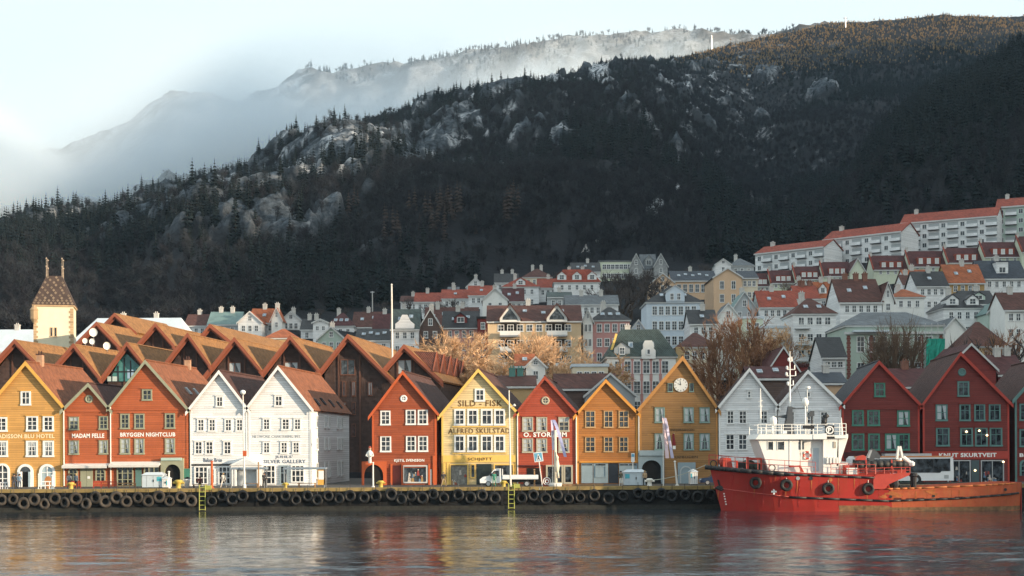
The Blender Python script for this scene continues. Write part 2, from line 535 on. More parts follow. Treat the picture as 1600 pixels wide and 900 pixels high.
# ================================================================== THE SETTING
# ------------------------------------------------------------------ terrain heights
# town foot -> top of the town -> ridge, as seen in each direction from the water
T_PX = [-900, 0, 300, 500, 650, 800, 1000, 1180, 1400, 1600, 2400]
T_PY = [545, 525, 512, 497, 480, 455, 428, 424, 398, 372, 330]
T_Y  = [320, 330, 335, 350, 395, 425, 440, 428, 428, 428, 430]
R_PX = [-900, -200, 0, 100, 200, 300, 400, 500, 600, 700, 800, 900, 1000, 1060, 1110, 1200, 1300, 1400, 1480, 1580, 1700, 2400]
R_PY = [450, 395, 370, 353, 340, 317, 270, 229, 201, 184, 169, 140, 116, 96, 82, 60, 40, 33, 28, 32, 18, -60]
S_PX = [1080, 1180, 1250, 1320, 1380, 1450, 1540, 1600, 1700, 1900, 2400]
S_PY = [470, 402, 368, 300, 212, 148, 98, 62, 20, -40, -120]
Y_A, Z_A, Y_R, Y_S = 205.0, 2.3, 1250.0, 720.0

def ground_base(px, Y):
    px, Y = np.asarray(px, float), np.asarray(Y, float)
    tpy, ty = np.interp(px, T_PX, T_PY), np.interp(px, T_PX, T_Y)
    zT = CZ + (CY - tpy) / F * ty
    zR = CZ + (CY - np.interp(px, R_PX, R_PY)) / F * Y_R
    zS = CZ + (CY - np.interp(px, S_PX, S_PY)) / F * Y_S
    town = Z_A + (zT - Z_A) * np.clip((Y - Y_A) / (ty - Y_A), 0, 1)
    s = np.clip((Y - ty) / (Y_R - ty), 0, 1)
    con = np.clip((px - 1000) / 180, 0, 1)          # the slope right of the gully hangs steeper towards its top
    main = zT + (zR - zT) * ((0.55 * s + 0.45 * np.sin(s * math.pi / 2)) * (1 - con) + s ** 1.42 * con) - np.clip(Y - Y_R, 0, None) * 0.10
    s2 = np.clip((Y - ty) / (Y_S - ty), 0, 1)
    spur = zT + (zS - zT) * s2 - np.clip(Y - Y_S, 0, None) * 0.45
    up = np.where((px > 1080) & (Y > ty), np.maximum(main, spur), main)
    return np.where(Y <= ty, town, up)

# bare crags and snow as they lie on the mountain: (px, py, half width, half height, tilt, strength)
CRAGS = [(200, 370, 70, 22, -35, 1), (260, 335, 60, 16, -30, .9), (60, 320, 60, 16, -10, .7), (350, 300, 45, 20, -20, .9), (360, 380, 70, 30, -10, .7), (460, 375, 80, 24, 5, 1),
         (610, 250, 45, 28, -10, 1.15), (680, 240, 38, 22, -15, 1.0), (720, 225, 55, 22, -15, 1.0), (800, 180, 60, 15, -18, 1), (870, 160, 26, 9, -10, 1.1), (940, 135, 18, 12, -20, 1.2),
         (1070, 155, 22, 14, -30, .85), (1200, 130, 40, 12, -10, .7), (1290, 155, 34, 12, -12, 1.1), (1190, 210, 26, 10, -30, .7), (1030, 280, 26, 16, -30, .7), (450, 250, 40, 12, -25, .8),
         (510, 205, 50, 10, -18, .6), (990, 205, 40, 12, -20, .5), (1240, 180, 25, 10, 0, .6), (250, 270, 70, 14, -18, .6), (400, 440, 50, 14, 0, .4), (580, 300, 50, 14, 0, .4)]
SNOWS = [(940, 135, 16, 10, -20, 1.2), (870, 160, 20, 7, -10, 1), (800, 178, 40, 10, -15, .8), (1025, 360, 14, 9, -30, 1.1), (1070, 342, 18, 8, -20, 1.1), (350, 290, 60, 16, -18, .6),
         (200, 340, 60, 14, -20, .5), (590, 175, 60, 8, -15, .7), (1290, 155, 26, 7, -10, .6), (1080, 80, 40, 8, -15, .6), (1330, 140, 20, 6, 0, .5), (985, 395, 16, 7, -30, .9), (560, 465, 24, 5, -20, .8), (1170, 130, 30, 6, -20, .6)]

def patches(px, py, lst):
    out = np.zeros_like(px)
    for a, b, w, h, t, k in lst:
        c, s = math.cos(R(t)), math.sin(R(t))
        dx, dy = px - a, py - b
        u, v = (dx * c + dy * s) / w, (-dx * s + dy * c) / h
        out = np.maximum(out, k * np.exp(-(u * u + v * v) * 0.9))
    return out

def ground_full(px, Y):
    """height, rock amount and snow amount"""
    z = ground_base(px, Y)
    px, Y = np.asarray(px, float) + 0 * z, np.asarray(Y, float) + 0 * z
    X = (px - CX) / F * Y
    py = CY - (z - CZ) * F / Y
    ty = np.interp(px, T_PX, T_Y)
    wild = np.clip((Y - ty) / 60, 0, 1) * np.clip((1700 - Y) / 200, 0, 1)
    big = (fbm(X / 170, Y / 170, 4, 3) - 0.5) * 34
    gully = (fbm(X / 75 + Y / 260, Y / 320, 4, 9, True) - 0.5) * 20
    edge = np.where(Y > Y_R - 150, np.clip((Y_R - Y) / 150, 0.15, 1), 1)
    n1 = fbm(X / 20, Y / 32, 3, 21)
    n1b = fbm((X - 0.22 * Y) / 8, Y / 24, 4, 23)
    pat = patches(px, py, CRAGS)
    field = 0.535 * np.clip((py - 215) / 60, 0, 1) * np.clip((470 - py) / 80, 0, 1) * np.clip((760 - px) / 200, 0, 1) + 0.44 * np.clip((330 - py) / 60, 0, 1) * np.clip((px - 400) / 200, 0, 1) * np.clip((1330 - px) / 200, 0, 1)
    rock = np.maximum(pat * 0.92, field) * (-0.15 + 0.65 * n1 + 1.35 * n1b)
    rock = np.clip((rock - 0.42) * 6, 0, 1) * wild
    n2 = fbm(X / 8, Y / 10, 4, 31)
    snow = np.clip((patches(px, py, SNOWS) * (0.3 + 1.25 * n2) - 0.46) * 6, 0, 1) * wild
    snow = np.maximum(snow, rock * np.clip((n2 - 0.56) * 6, 0, 1) * np.clip((420 - py) / 120, 0, 0.8))
    fleck = np.clip((fbm(X / 6, Y / 9, 3, 35) - 0.665) * 12, 0, 1) * np.clip((1330 - px) / 200, 0, 1) * np.clip((360 - py) / 120, 0, 0.85)
    snow = np.maximum(snow, fleck * wild)
    crag = (1.5 + fbm(X / 10, Y / 13, 4, 41, True) * 7 + vnoise(X / 3.5, Y / 6, 43) * 3) * rock
    z = z + wild * edge * (big + gully) + crag + wild * (fbm(X / 9, Y / 9, 3, 51) - 0.5) * 2.5
    return z, rock, snow

def gz(X, Y):
    return float(ground_base(CX + F * X / Y, Y))

def fan_mesh(name, pxs, Ys_of, zfun, attrs=True):
    pxs = np.asarray(pxs, float)
    rows = Ys_of(pxs)                      # (nr, nc)
    nr, nc = rows.shape
    PXg = np.repeat(pxs[None, :], nr, 0)
    z, rock, snow = zfun(PXg, rows)
    X = (PXg - CX) / F * rows
    co = np.stack([X, rows, z], -1).reshape(-1, 3)
    idx = np.arange(nr * nc).reshape(nr, nc)
    fc = np.stack([idx[:-1, :-1], idx[:-1, 1:], idx[1:, 1:], idx[1:, :-1]], -1).reshape(-1, 4)
    me = bpy.data.meshes.new(name)
    me.vertices.add(len(co)); me.vertices.foreach_set('co', co.ravel())
    me.loops.add(fc.size); me.loops.foreach_set('vertex_index', fc.ravel().astype(np.int32))
    me.polygons.add(len(fc))
    me.polygons.foreach_set('loop_start', np.arange(0, fc.size, 4, dtype=np.int32))
    me.polygons.foreach_set('loop_total', np.full(len(fc), 4, dtype=np.int32))
    me.update(calc_edges=True)
    for nm, arr in (('rock', rock), ('snow', snow)):
        a = me.attributes.new(nm, 'FLOAT', 'POINT'); a.data.foreach_set('value', arr.ravel().astype(np.float32))
    me.polygons.foreach_set('use_smooth', [True] * len(fc))
    return me

def hill_mat(name, soil_a, soil_b, rock_a, rock_b, snow_c=(0.55, 0.57, 0.60)):
    m = bpy.data.materials.new(name); n, l, b = nt(m)
    b.inputs['Roughness'].default_value = 0.95
    b.inputs['Specular IOR Level'].default_value = 0.15
    tc = n.new('ShaderNodeTexCoord')
    def noise(scale, det=6, rough=0.65):
        t = n.new('ShaderNodeTexNoise'); t.inputs['Scale'].default_value = scale; t.inputs['Detail'].default_value = det; t.inputs['Roughness'].default_value = rough
        l.new(tc.outputs['Object'], t.inputs['Vector']); return t.outputs['Fac']
    def ramp(f, a, c, p0=0.35, p1=0.68):
        r = n.new('ShaderNodeValToRGB'); r.color_ramp.elements[0].position = p0; r.color_ramp.elements[1].position = p1
        r.color_ramp.elements[0].color = a + (1,); r.color_ramp.elements[1].color = c + (1,)
        l.new(f, r.inputs['Fac']); return r.outputs['Color']
    def attr(nm):
        a = n.new('ShaderNodeAttribute'); a.attribute_name = nm; return a.outputs['Fac']
    def math_(op, a, v):
        k = n.new('ShaderNodeMath'); k.operation = op; k.use_clamp = True; l.new(a, k.inputs[0])
        if hasattr(v, 'links'): l.new(v, k.inputs[1])
        else: k.inputs[1].default_value = v
        return k.outputs[0]
    def mix(f, a, c):
        k = n.new('ShaderNodeMixRGB'); l.new(f, k.inputs['Fac']); l.new(a, k.inputs['Color1']); l.new(c, k.inputs['Color2']); return k.outputs['Color']
    fine = noise(0.30, 8, 0.72)
    soil = ramp(noise(0.05), soil_a, soil_b)
    rock = ramp(fine, rock_a, rock_b, 0.40, 0.62)
    k = n.new('ShaderNodeMath'); k.operation = 'MULTIPLY_ADD'; l.new(noise(0.12), k.inputs[0]); k.inputs[1].default_value = 1.4; k.inputs[2].default_value = -0.7
    a2 = n.new('ShaderNodeMath'); a2.operation = 'ADD'; a2.use_clamp = True; l.new(attr('rock'), a2.inputs[0]); l.new(k.outputs[0], a2.inputs[1])
    rf = n.new('ShaderNodeMath'); rf.operation = 'MULTIPLY'; rf.use_clamp = True; l.new(a2.outputs[0], rf.inputs[0]); l.new(attr('rock'), rf.inputs[1])
    col = mix(rf.outputs[0], soil, rock)
    sn = n.new('ShaderNodeRGB'); sn.outputs[0].default_value = snow_c + (1,)
    sf = math_('MULTIPLY', attr('snow'), ramp(noise(0.35, 5, .7), (0, 0, 0), (1, 1, 1), 0.4, 0.55))
    col = mix(sf, col, sn.outputs[0])
    l.new(col, b.inputs['Base Color'])
    bp = n.new('ShaderNodeBump'); bp.inputs['Strength'].default_value = 0.9; bp.inputs['Distance'].default_value = 1.6
    l.new(fine, bp.inputs['Height']); l.new(bp.outputs['Normal'], b.inputs['Normal'])
    return m

pxs = np.concatenate([np.arange(-900, -120, 60), np.arange(-120, 1740, 5), np.arange(1740, 2401, 60)])
def main_rows(p):
    ty = np.interp(p, T_PX, T_Y)
    t1 = np.linspace(0, 1, 26)[:, None]
    a = 197 + (ty[None, :] - 197) * t1
    t2 = np.linspace(0, 1, 280)[1:, None]
    c = ty[None, :] + (Y_R + 60 - ty[None, :]) * t2
    t3 = np.linspace(0, 1, 10)[1:, None]
    d = (Y_R + 60) + 440 * t3 + 0 * p[None, :]
    return np.concatenate([a, c, d], 0)
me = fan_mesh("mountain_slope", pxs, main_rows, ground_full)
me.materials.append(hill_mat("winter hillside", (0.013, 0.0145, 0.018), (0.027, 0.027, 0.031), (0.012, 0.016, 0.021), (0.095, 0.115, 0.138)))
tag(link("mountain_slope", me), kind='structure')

# the farther summits behind the mist
FR_PX = [-900, -300, 0, 120, 200, 245, 270, 330, 372, 392, 420, 470, 560, 620, 700, 740, 800, 860, 950, 1000, 1060, 1150, 1300, 1700]
FR_PY = [360, 300, 262, 236, 205, 178, 164, 162, 170, 167, 146, 127, 124, 114, 104, 98, 91, 78, 73, 70, 64, 62, 60, 60]
Y_F = 1950.0
def far_h(px, Y):
    px, Y = np.asarray(px, float), np.asarray(Y, float)
    top = CZ + (CY - np.interp(px, FR_PX, FR_PY)) / F * Y_F
    s = np.clip((Y - 1500) / (Y_F - 1500), 0, 1)
    X = (px - CX) / F * Y
    z = 90 + (top - 90) * np.sin(s * math.pi / 2) - np.clip(Y - Y_F, 0, None) * 0.4
    z = z + (fbm(X / 140, Y / 140, 4, 5) - 0.5) * 50 * np.clip((Y_F - Y) / 160, 0.1, 1) + fbm(X / 40, Y / 50, 5, 15, True) * 24 * np.clip((Y_F - Y) / 60, 0.3, 1) + fbm(X / 9, Y / 11, 3, 16, True) * 7 - 14
    n = fbm(X / 45, Y / 40, 5, 77)
    rock = np.clip((n - 0.33) * 5, 0, 1)
    snow = np.clip((fbm(X / 14, Y / 18, 5, 99) - 0.47) * 9, 0, 1) * np.where(px < 480, 1.0, 0.55)
    return z, rock, snow
fp = np.concatenate([np.arange(-900, -100, 60), np.arange(-100, 1300, 8), np.arange(1300, 1750, 50)])
me = fan_mesh("far_summit", fp, lambda p: np.concatenate([np.linspace(1500, Y_F, 70)[:, None], np.linspace(Y_F + 12, Y_F + 260, 8)[:, None]], 0) + 0 * p[None, :], far_h)
me.materials.append(hill_mat("snowy summit", (0.05, 0.045, 0.04), (0.10, 0.085, 0.075), (0.05, 0.05, 0.05), (0.18, 0.175, 0.17), (0.55, 0.57, 0.60)))
tag(link("far_summit", me), kind='structure')

# unseen land on the far right, added beyond the frame, crest shaped for shade
tan_el = math.tan(se) / 1.0
H_U = [-400, 100, 140, 153, 160, 167, 180, 208, 232, 250, 295, 355, 450, 600, 800, 900, 1000, 1080, 1132, 1200, 1276, 1400, 1500, 1650, 1900]
H_Z = [-40, -30, -20, -8, 8, 17, 17.5, 18, 21, 38, 62, 84, 120, 175, 310, 385, 405, 398, 350, 322, 312, 305, 295, 260, 120]
V_B = 560.0
def sun_blocker():
    us = np.unique(np.concatenate([np.arange(-400, 100, 50), np.arange(100, 300, 5), np.arange(300, 1901, 25)]))
    vs = np.array([-130, -90, -60, -40, -20, -8, 0, 10, 30, 70, 140, 240])
    fall = np.array([0.0, 0.34, 0.6, 0.78, 0.9, 0.97, 1.0, 0.97, 0.9, 0.7, 0.35, 0.0])
    vref = np.interp(us, [-400, 100, 150, 166, 200, 300, 1000, 1132, 1276, 1900], [-140, -110, -60, -90, -105, -120, -420, -400, -240, -240])
    crest = np.interp(us, H_U, H_Z) + tan_el * (V_B - vref)
    co, fs = [], []
    for i, u in enumerate(us):
        for j, v in enumerate(vs):
            vv = V_B + v
            x, y = u * math.cos(sa) + vv * math.sin(sa), u * math.sin(sa) - vv * math.cos(sa)
            z = -2 + (crest[i] + 2) * fall[j]
            if 0 < j < len(vs) - 1 and v != 0: z += (vnoise(u / 40, v / 40, 8) - 0.5) * 6
            co.append((x, y, z))
    nv = len(vs)
    for i in range(len(us) - 1):
        for j in range(nv - 1):
            a = i * nv + j
            fs.append((a, a + 1, a + nv + 1, a + nv))
    me = bpy.data.meshes.new("sun_blocker"); me.from_pydata(co, [], fs); me.update()
    for nm in ('rock', 'snow'): me.attributes.new(nm, 'FLOAT', 'POINT')
    me.materials.append(hill_mat("added unseen wooded hill", (0.035, 0.03, 0.022), (0.06, 0.05, 0.035), (0.1, 0.1, 0.1), (0.2, 0.2, 0.2)))
    tag(link("shading_hill", me), kind='structure')
sun_blocker()

# ------------------------------------------------------------------ water
def water():
    xs = np.arange(-66, 66.01, 0.36)
    ys = np.concatenate([np.arange(62, 104, 0.28), np.arange(104, Y_EDGE + 0.1, 0.46), [Y_EDGE + 0.3]])
    XX, YY = np.meshgrid(xs, ys)
    fade = np.clip((66 - np.abs(XX)) / 6, 0, 1) * np.clip((YY - 62) / 5, 0, 1) * np.clip((Y_EDGE + .3 - YY) / 3, 0, 1)
    ZZ = ((fbm(XX / 5.5 + YY / 30, YY / 2.6, 3, 201) - .5) * 0.30 + (fbm(XX / 1.6, YY / 1.0, 2, 211) - .5) * 0.13) * fade * (0.45 + 0.8 * fbm(XX / 30, YY / 18, 2, 221)) * (0.5 + 0.5 * np.clip((118 - YY) / 35, 0, 1))
    nx_, ny_ = len(xs), len(ys)
    b = MB()
    b.v = [tuple(q) for q in np.stack([XX, YY, ZZ], -1).reshape(-1, 3)]
    b.f = [(j * nx_ + i, j * nx_ + i + 1, (j + 1) * nx_ + i + 1, (j + 1) * nx_ + i) for j in range(ny_ - 1) for i in range(nx_ - 1)]
    b.m = [0] * len(b.f)
    x0_, x1_, y0_, y1_ = xs[0], xs[-1], ys[0], ys[-1]
    b.quad((-900, -500, 0), (900, -500, 0), (900, y0_, 0), (-900, y0_, 0))
    b.quad((-900, y0_, 0), (x0_, y0_, 0), (x0_, y1_, 0), (-900, y1_, 0)); b.quad((x1_, y0_, 0), (900, y0_, 0), (900, y1_, 0), (x1_, y1_, 0))
    m = bpy.data.materials.new("harbour water"); n, l, p = nt(m)
    p.inputs['Base Color'].default_value = (0.018, 0.026, 0.034, 1)
    p.inputs['Roughness'].default_value = 0.03
    p.inputs['IOR'].default_value = 1.33
    p.inputs['Specular IOR Level'].default_value = 0.8
    tc = n.new('ShaderNodeTexCoord')
    def nz(sx, sy, scale, det, rot=0.0):
        mp = n.new('ShaderNodeMapping'); mp.inputs['Scale'].default_value = (sx, sy, 1); mp.inputs['Rotation'].default_value = (0, 0, R(rot))
        l.new(tc.outputs['Object'], mp.inputs['Vector'])
        t = n.new('ShaderNodeTexNoise'); t.inputs['Scale'].default_value = scale; t.inputs['Detail'].default_value = det; t.inputs['Roughness'].default_value = 0.6
        l.new(mp.outputs[0], t.inputs['Vector']); return t.outputs['Fac']
    h1 = nz(0.45, 1.0, 0.9, 3, 6)
    h2 = nz(0.5, 1.0, 2.6, 5, -5)
    gust = nz(0.5, 1.0, 0.05, 2, 0)
    k1 = n.new('ShaderNodeMath'); k1.operation = 'MULTIPLY'; l.new(h2, k1.inputs[0]); k1.inputs[1].default_value = 0.42
    k2 = n.new('ShaderNodeMath'); k2.operation = 'ADD'; l.new(h1, k2.inputs[0]); l.new(k1.outputs[0], k2.inputs[1])
    gr = n.new('ShaderNodeMapRange'); l.new(gust, gr.inputs['Value']); gr.inputs['From Min'].default_value = 0.35; gr.inputs['From Max'].default_value = 0.65
    gr.inputs['To Min'].default_value = 0.04; gr.inputs['To Max'].default_value = 0.11
    bp = n.new('ShaderNodeBump'); bp.inputs['Strength'].default_value = 1.0
    l.new(k2.outputs[0], bp.inputs['Height']); l.new(gr.outputs['Result'], bp.inputs['Distance'])
    l.new(bp.outputs['Normal'], p.inputs['Normal'])
    tag(part_free("water", b, m, True), kind='structure')
def part_free(name, mb, mats, smooth=False):
    return link(name, mb.mesh(name, mats, (0, 0, 0), smooth))
water()

# ------------------------------------------------------------------ quay and street
QX0, QX1 = -260.0, 260.0
b = MB(); b.quad((QX0, Y_EDGE + 0.9, QUAY_Z), (QX1, Y_EDGE + 0.9, QUAY_Z), (QX1, 230, QUAY_Z), (QX0, 230, QUAY_Z))
tag(part_free("street", b, mat("wet cobbled street", (0.085, 0.078, 0.07), 0.75, 0.3, 0.7)), kind='structure')
def quay_wall():
    m = mat("tarred quay timber", (0.007, 0.007, 0.0075), 0.8, 0.5, 1.2, streak=0.3, streak_col=(0.02, 0.017, 0.014))
    mw = mat("weedy quay foot", (0.026, 0.025, 0.021), 0.8, 0.6, 2.2, streak=0.8, streak_col=(0.012, 0.018, 0.014))
    b = MB()
    b.box(QX0, QX1, Y_EDGE, Y_EDGE + 0.9, 0.45, QUAY_Z - 0.28)
    w = part_free("quay_wall", b, m); tag(w, kind='structure')
    b = MB(); b.box(QX0, QX1, Y_EDGE - 0.16, Y_EDGE + 0.8, -1.6, 0.45)
    link("quay_foot", b.mesh("quay_foot", mw), w)
    # coping beams, each a length of squared timber under yellow paint
    x = -66.0; k = 0
    bm = MB(); bm.box(-2.98, 2.98, Y_EDGE - 0.12, Y_EDGE + 0.9, QUAY_Z - 0.28, QUAY_Z + 0.10)
    cm = bm.mesh("coping_beam", mat("worn yellow coping", (0.26, 0.185, 0.07), 0.7, 0.35, 1.5, streak=0.5, streak_col=(0.17, 0.12, 0.06), per_obj=0.12))
    while x < 68:
        link("coping_beam" if k == 0 else "coping_beam.%03d" % k, cm, w, (x, 0, rnd.uniform(-.012, .012))); x += 6.0; k += 1
    # upright fender piles between the tyres
    pm_ = MB(); pm_.box(-0.15, 0.15, Y_EDGE - 0.10, Y_EDGE + 0.02, 0.5, QUAY_Z - 0.29)
    pm = pm_.mesh("pile", m)
    x = -64.0; k = 0
    while x < 66:
        link("pile", pm, w, (x + rnd.uniform(-.3, .3), 0, 0)); x += 3.3
quay_wall()

# ------------------------------------------------------------------ the wooded mountain
def conifer_mesh(name, seed, h=10.0):
    r = random.Random(seed); b = MB()
    b.tube((0, 0, 0), (0, 0, h * 0.9), 0.16, 0.03, 4, 1, False)
    tiers = 9
    for t in range(tiers):
        f = t / (tiers - 1)
        z = h * (0.10 + 0.86 * f); rad = (h * 0.20) * (1 - f) ** 0.8 + 0.12
        nb = max(5, int(10 - 5 * f)); a0 = r.uniform(0, 6.28)
        for k in range(nb):
            a = a0 + 6.283 * k / nb + r.uniform(-.25, .25); L = rad * r.uniform(0.65, 1.25); dz = -L * r.uniform(0.25, 0.6)
            w = L * 0.36
            tip = Vector((math.cos(a) * L, math.sin(a) * L, z + dz)); side = Vector((-math.sin(a), math.cos(a), 0)) * w
            base = Vector((0, 0, z + h * 0.05)); mid = base.lerp(tip, 0.62)
            b.poly([base, mid + side, tip]); b.poly([base, tip, mid - side])
            b.poly([mid + side - Vector((0, 0, .25)), mid - side - Vector((0, 0, .25)), base])
    b.poly([(0.14, 0, h * 0.92), (-0.07, 0.12, h * 0.92), (0, 0, h * 1.06)]); b.poly([(-0.14, 0, h * 0.92), (0.07, -0.12, h * 0.92), (0, 0, h * 1.06)])
    return b

def scrub_mesh(name, seed, h=7.0, n=90, spread=0.36):
    """leafless broadleaf: stems and a haze of thin twigs"""
    r = random.Random(seed); b = MB()
    stems = []
    for k in range(4):
        a = r.uniform(0, 6.28); top = Vector((math.cos(a) * h * .16, math.sin(a) * h * .16, h * r.uniform(.6, .85)))
        b.tube((0, 0, 0), top, 0.10, 0.03, 3, 0, False); stems.append(top)
    for k in range(n):
        t = r.choice(stems) * r.uniform(0.45, 1.0)
        d = Vector((r.gauss(0, 1), r.gauss(0, 1), r.uniform(0.2, 1.6))).normalized() * h * r.uniform(.14, spread)
        s = d.orthogonal().normalized() * (0.07 + 0.05 * r.random())
        e = t + d
        b.poly([t - s, t + s, e])
        s2 = d.cross(s).normalized() * 0.09
        m_ = t + d * .45; e2 = m_ + Vector((r.gauss(0, 1), r.gauss(0, 1), r.uniform(0, 1))).normalized() * h * .13
        b.poly([m_ - s2, m_ + s2, e2])
    return b

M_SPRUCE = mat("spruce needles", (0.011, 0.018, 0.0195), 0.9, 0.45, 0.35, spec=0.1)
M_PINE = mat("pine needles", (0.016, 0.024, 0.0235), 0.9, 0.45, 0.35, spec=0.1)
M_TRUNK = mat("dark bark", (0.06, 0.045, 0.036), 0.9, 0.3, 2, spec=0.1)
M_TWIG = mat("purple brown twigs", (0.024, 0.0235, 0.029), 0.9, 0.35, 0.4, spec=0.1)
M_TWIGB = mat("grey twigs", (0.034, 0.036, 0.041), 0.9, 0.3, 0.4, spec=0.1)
M_TWIGT = mat("sunlit toned tan twigs", (0.42, 0.28, 0.135), 0.9, 0.35, 0.4, spec=0.1)  # crest sunlight put into the twig colour, brighter than the other scrub
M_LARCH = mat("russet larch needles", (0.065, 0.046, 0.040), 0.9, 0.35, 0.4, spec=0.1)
FOREST_SRC = {}
def src(key, mb, mats):
    me = mb.mesh(key, mats)
    FOREST_SRC[key] = me
    return me
spruce = [src("spruce", conifer_mesh("spruce", s, 11), [M_SPRUCE, M_TRUNK]) for s in (1, 2, 3)]
pine = [src("pine", conifer_mesh("pine", s, 8), [M_PINE, M_TRUNK]) for s in (11, 12)]
scrub = [src("birch", scrub_mesh("birch", s, 7), M_TWIG) for s in (21, 22)]
scrubg = [src("birch", scrub_mesh("birch", s, 8), M_TWIGB) for s in (31,)]
scrubt = [src("birch", scrub_mesh("birch", s, 6), M_TWIGT) for s in (51,)]
larch = [src("larch", conifer_mesh("larch", s, 11), [M_LARCH, M_TRUNK]) for s in (41,)]

def scatter_tree_group():
    ng = bpy.data.node_groups.new("scatter trees", 'GeometryNodeTree')
    return ng

def forest(name, pts, meshes):
    """one body of trees: points with size and turn, one of the tree meshes on each"""
    me = bpy.data.meshes.new(name)
    co = np.array([p[:3] for p in pts], np.float32)
    me.vertices.add(len(co)); me.vertices.foreach_set('co', co.ravel())
    a = me.attributes.new('size', 'FLOAT', 'POINT'); a.data.foreach_set('value', np.array([p[3] for p in pts], np.float32))
    a = me.attributes.new('turn', 'FLOAT_VECTOR', 'POINT'); a.data.foreach_set('vector', np.array([[0.0, 0.0, p[4]] for p in pts], np.float32).ravel())
    a = me.attributes.new('which', 'INT', 'POINT'); a.data.foreach_set('value', np.array([i % len(meshes) for i in range(len(pts))], np.int32))
    me.update()
    o = link(name, me)
    tag(o, kind='stuff')
    ng = bpy.data.node_groups.new(name, 'GeometryNodeTree')
    ng.interface.new_socket('Geometry', in_out='INPUT', socket_type='NodeSocketGeometry')
    ng.interface.new_socket('Geometry', in_out='OUTPUT', socket_type='NodeSocketGeometry')
    N, L = ng.nodes, ng.links
    gi, go = N.new('NodeGroupInput'), N.new('NodeGroupOutput')
    join = N.new('GeometryNodeJoinGeometry')
    iop = N.new('GeometryNodeInstanceOnPoints')
    for i, m in enumerate(meshes):
        so = bpy.data.objects.new("tree_form", m)      # not linked to the scene: only a mesh source
        oi = N.new('GeometryNodeObjectInfo'); oi.inputs['Object'].default_value = so; oi.inputs['As Instance'].default_value = True
        cmp_ = N.new('FunctionNodeCompare'); cmp_.data_type = 'INT'; cmp_.operation = 'EQUAL'
        na = N.new('GeometryNodeInputNamedAttribute'); na.data_type = 'INT'; na.inputs['Name'].default_value = 'which'
        L.new(na.outputs['Attribute'], [s for s in cmp_.inputs if s.type == 'INT'][0])
        [s for s in cmp_.inputs if s.type == 'INT'][1].default_value = i
        k = N.new('GeometryNodeInstanceOnPoints')
        L.new(gi.outputs[0], k.inputs['Points']); L.new(cmp_.outputs['Result'], k.inputs['Selection']); L.new(oi.outputs['Geometry'], k.inputs['Instance'])
        ns = N.new('GeometryNodeInputNamedAttribute'); ns.data_type = 'FLOAT'; ns.inputs['Name'].default_value = 'size'
        nr = N.new('GeometryNodeInputNamedAttribute'); nr.data_type = 'FLOAT_VECTOR'; nr.inputs['Name'].default_value = 'turn'
        er = N.new('FunctionNodeEulerToRotation')
        L.new(nr.outputs['Attribute'], er.inputs[0]); L.new(er.outputs[0], k.inputs['Rotation'])
        L.new(ns.outputs['Attribute'], k.inputs['Scale'])
        L.new(k.outputs['Instances'], join.inputs[0])
    N.remove(iop)
    L.new(join.outputs[0], go.inputs[0])
    mod = o.modifiers.new("trees", 'NODES'); mod.node_group = ng
    return o

def plant_mountain():
    g = np.random.default_rng(5)
    n = 90000
    px = g.uniform(-160, 1760, n)
    ty = np.interp(px, T_PX, T_Y)
    u = g.uniform(0, 1, n)
    y0, y1 = ty + 8, Y_R + 60
    Y = np.sqrt(y0 ** 2 + u * (y1 ** 2 - y0 ** 2))
    # keep the spur's near slope as thick as the rest
    z, rock, snow = ground_full(px, Y)
    X = (px - CX) / F * Y
    py = CY - (z - CZ) * F / Y
    con = fbm(X / 120, Y / 120, 4, 61)
    dens = fbm(X / 40, Y / 40, 3, 71)
    spurpx = np.interp(px, S_PX, S_PY)
    on_spur = (px > 1100) & (Y < Y_S + 40)
    pc = 0.25 + 0.30 * np.clip((px - 500) / 700, 0, 1) + np.where(on_spur, 0.35, 0)
    pc = pc + 0.4 * np.clip((Y - 1080) / 100, 0, 1)
    thr = 0.5 + (0.5 - pc) * 0.42
    is_con = con + g.uniform(-0.09, 0.09, n) > thr
    keep = (g.uniform(0, 1, n) > np.maximum(rock * 0.93, np.clip(patches(px, py, CRAGS) * 0.9 - 0.4, 0, 0.5))) & (g.uniform(0, 1, n) > snow * 0.85) & (dens + g.uniform(-.22, .22, n) > 0.30)
    lar = np.zeros(n, bool)
    for a, c, w, h in ((690, 350, 40, 26), (660, 335, 20, 20), (560, 330, 14, 18), (720, 350, 30, 24), (800, 330, 24, 20), (440, 370, 12, 10), (620, 370, 20, 16)):
        lar |= (np.abs(px - a) < w) & (np.abs(py - c) < h) & (g.uniform(0, 1, n) < 0.30)
    S = {'spruce': [], 'pine': [], 'birch': [], 'grey': [], 'larch': [], 'tan': []}
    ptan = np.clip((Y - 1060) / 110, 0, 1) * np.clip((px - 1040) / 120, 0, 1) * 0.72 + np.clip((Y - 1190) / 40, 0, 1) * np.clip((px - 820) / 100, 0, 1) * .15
    tone = g.uniform(0, 1, n)
    for i in np.nonzero(keep)[0]:
        sc = (0.55 + 0.5 * g.random()) * (1.0 - 0.52 * min(1.0, max(0.0, (Y[i] - 600) / 550)))
        rec = (X[i], Y[i], z[i] - 0.4, sc, g.uniform(0, 6.28))
        if lar[i]: S['larch'].append(rec)
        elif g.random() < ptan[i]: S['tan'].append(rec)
        elif is_con[i]: S['pine' if (tone[i] < 0.35 or Y[i] > 1120) else 'spruce'].append(rec)
        else: S['grey' if tone[i] < 0.3 else 'birch'].append(rec)
    return S
FS = plant_mountain()
print("forest", {k: len(v) for k, v in FS.items()})

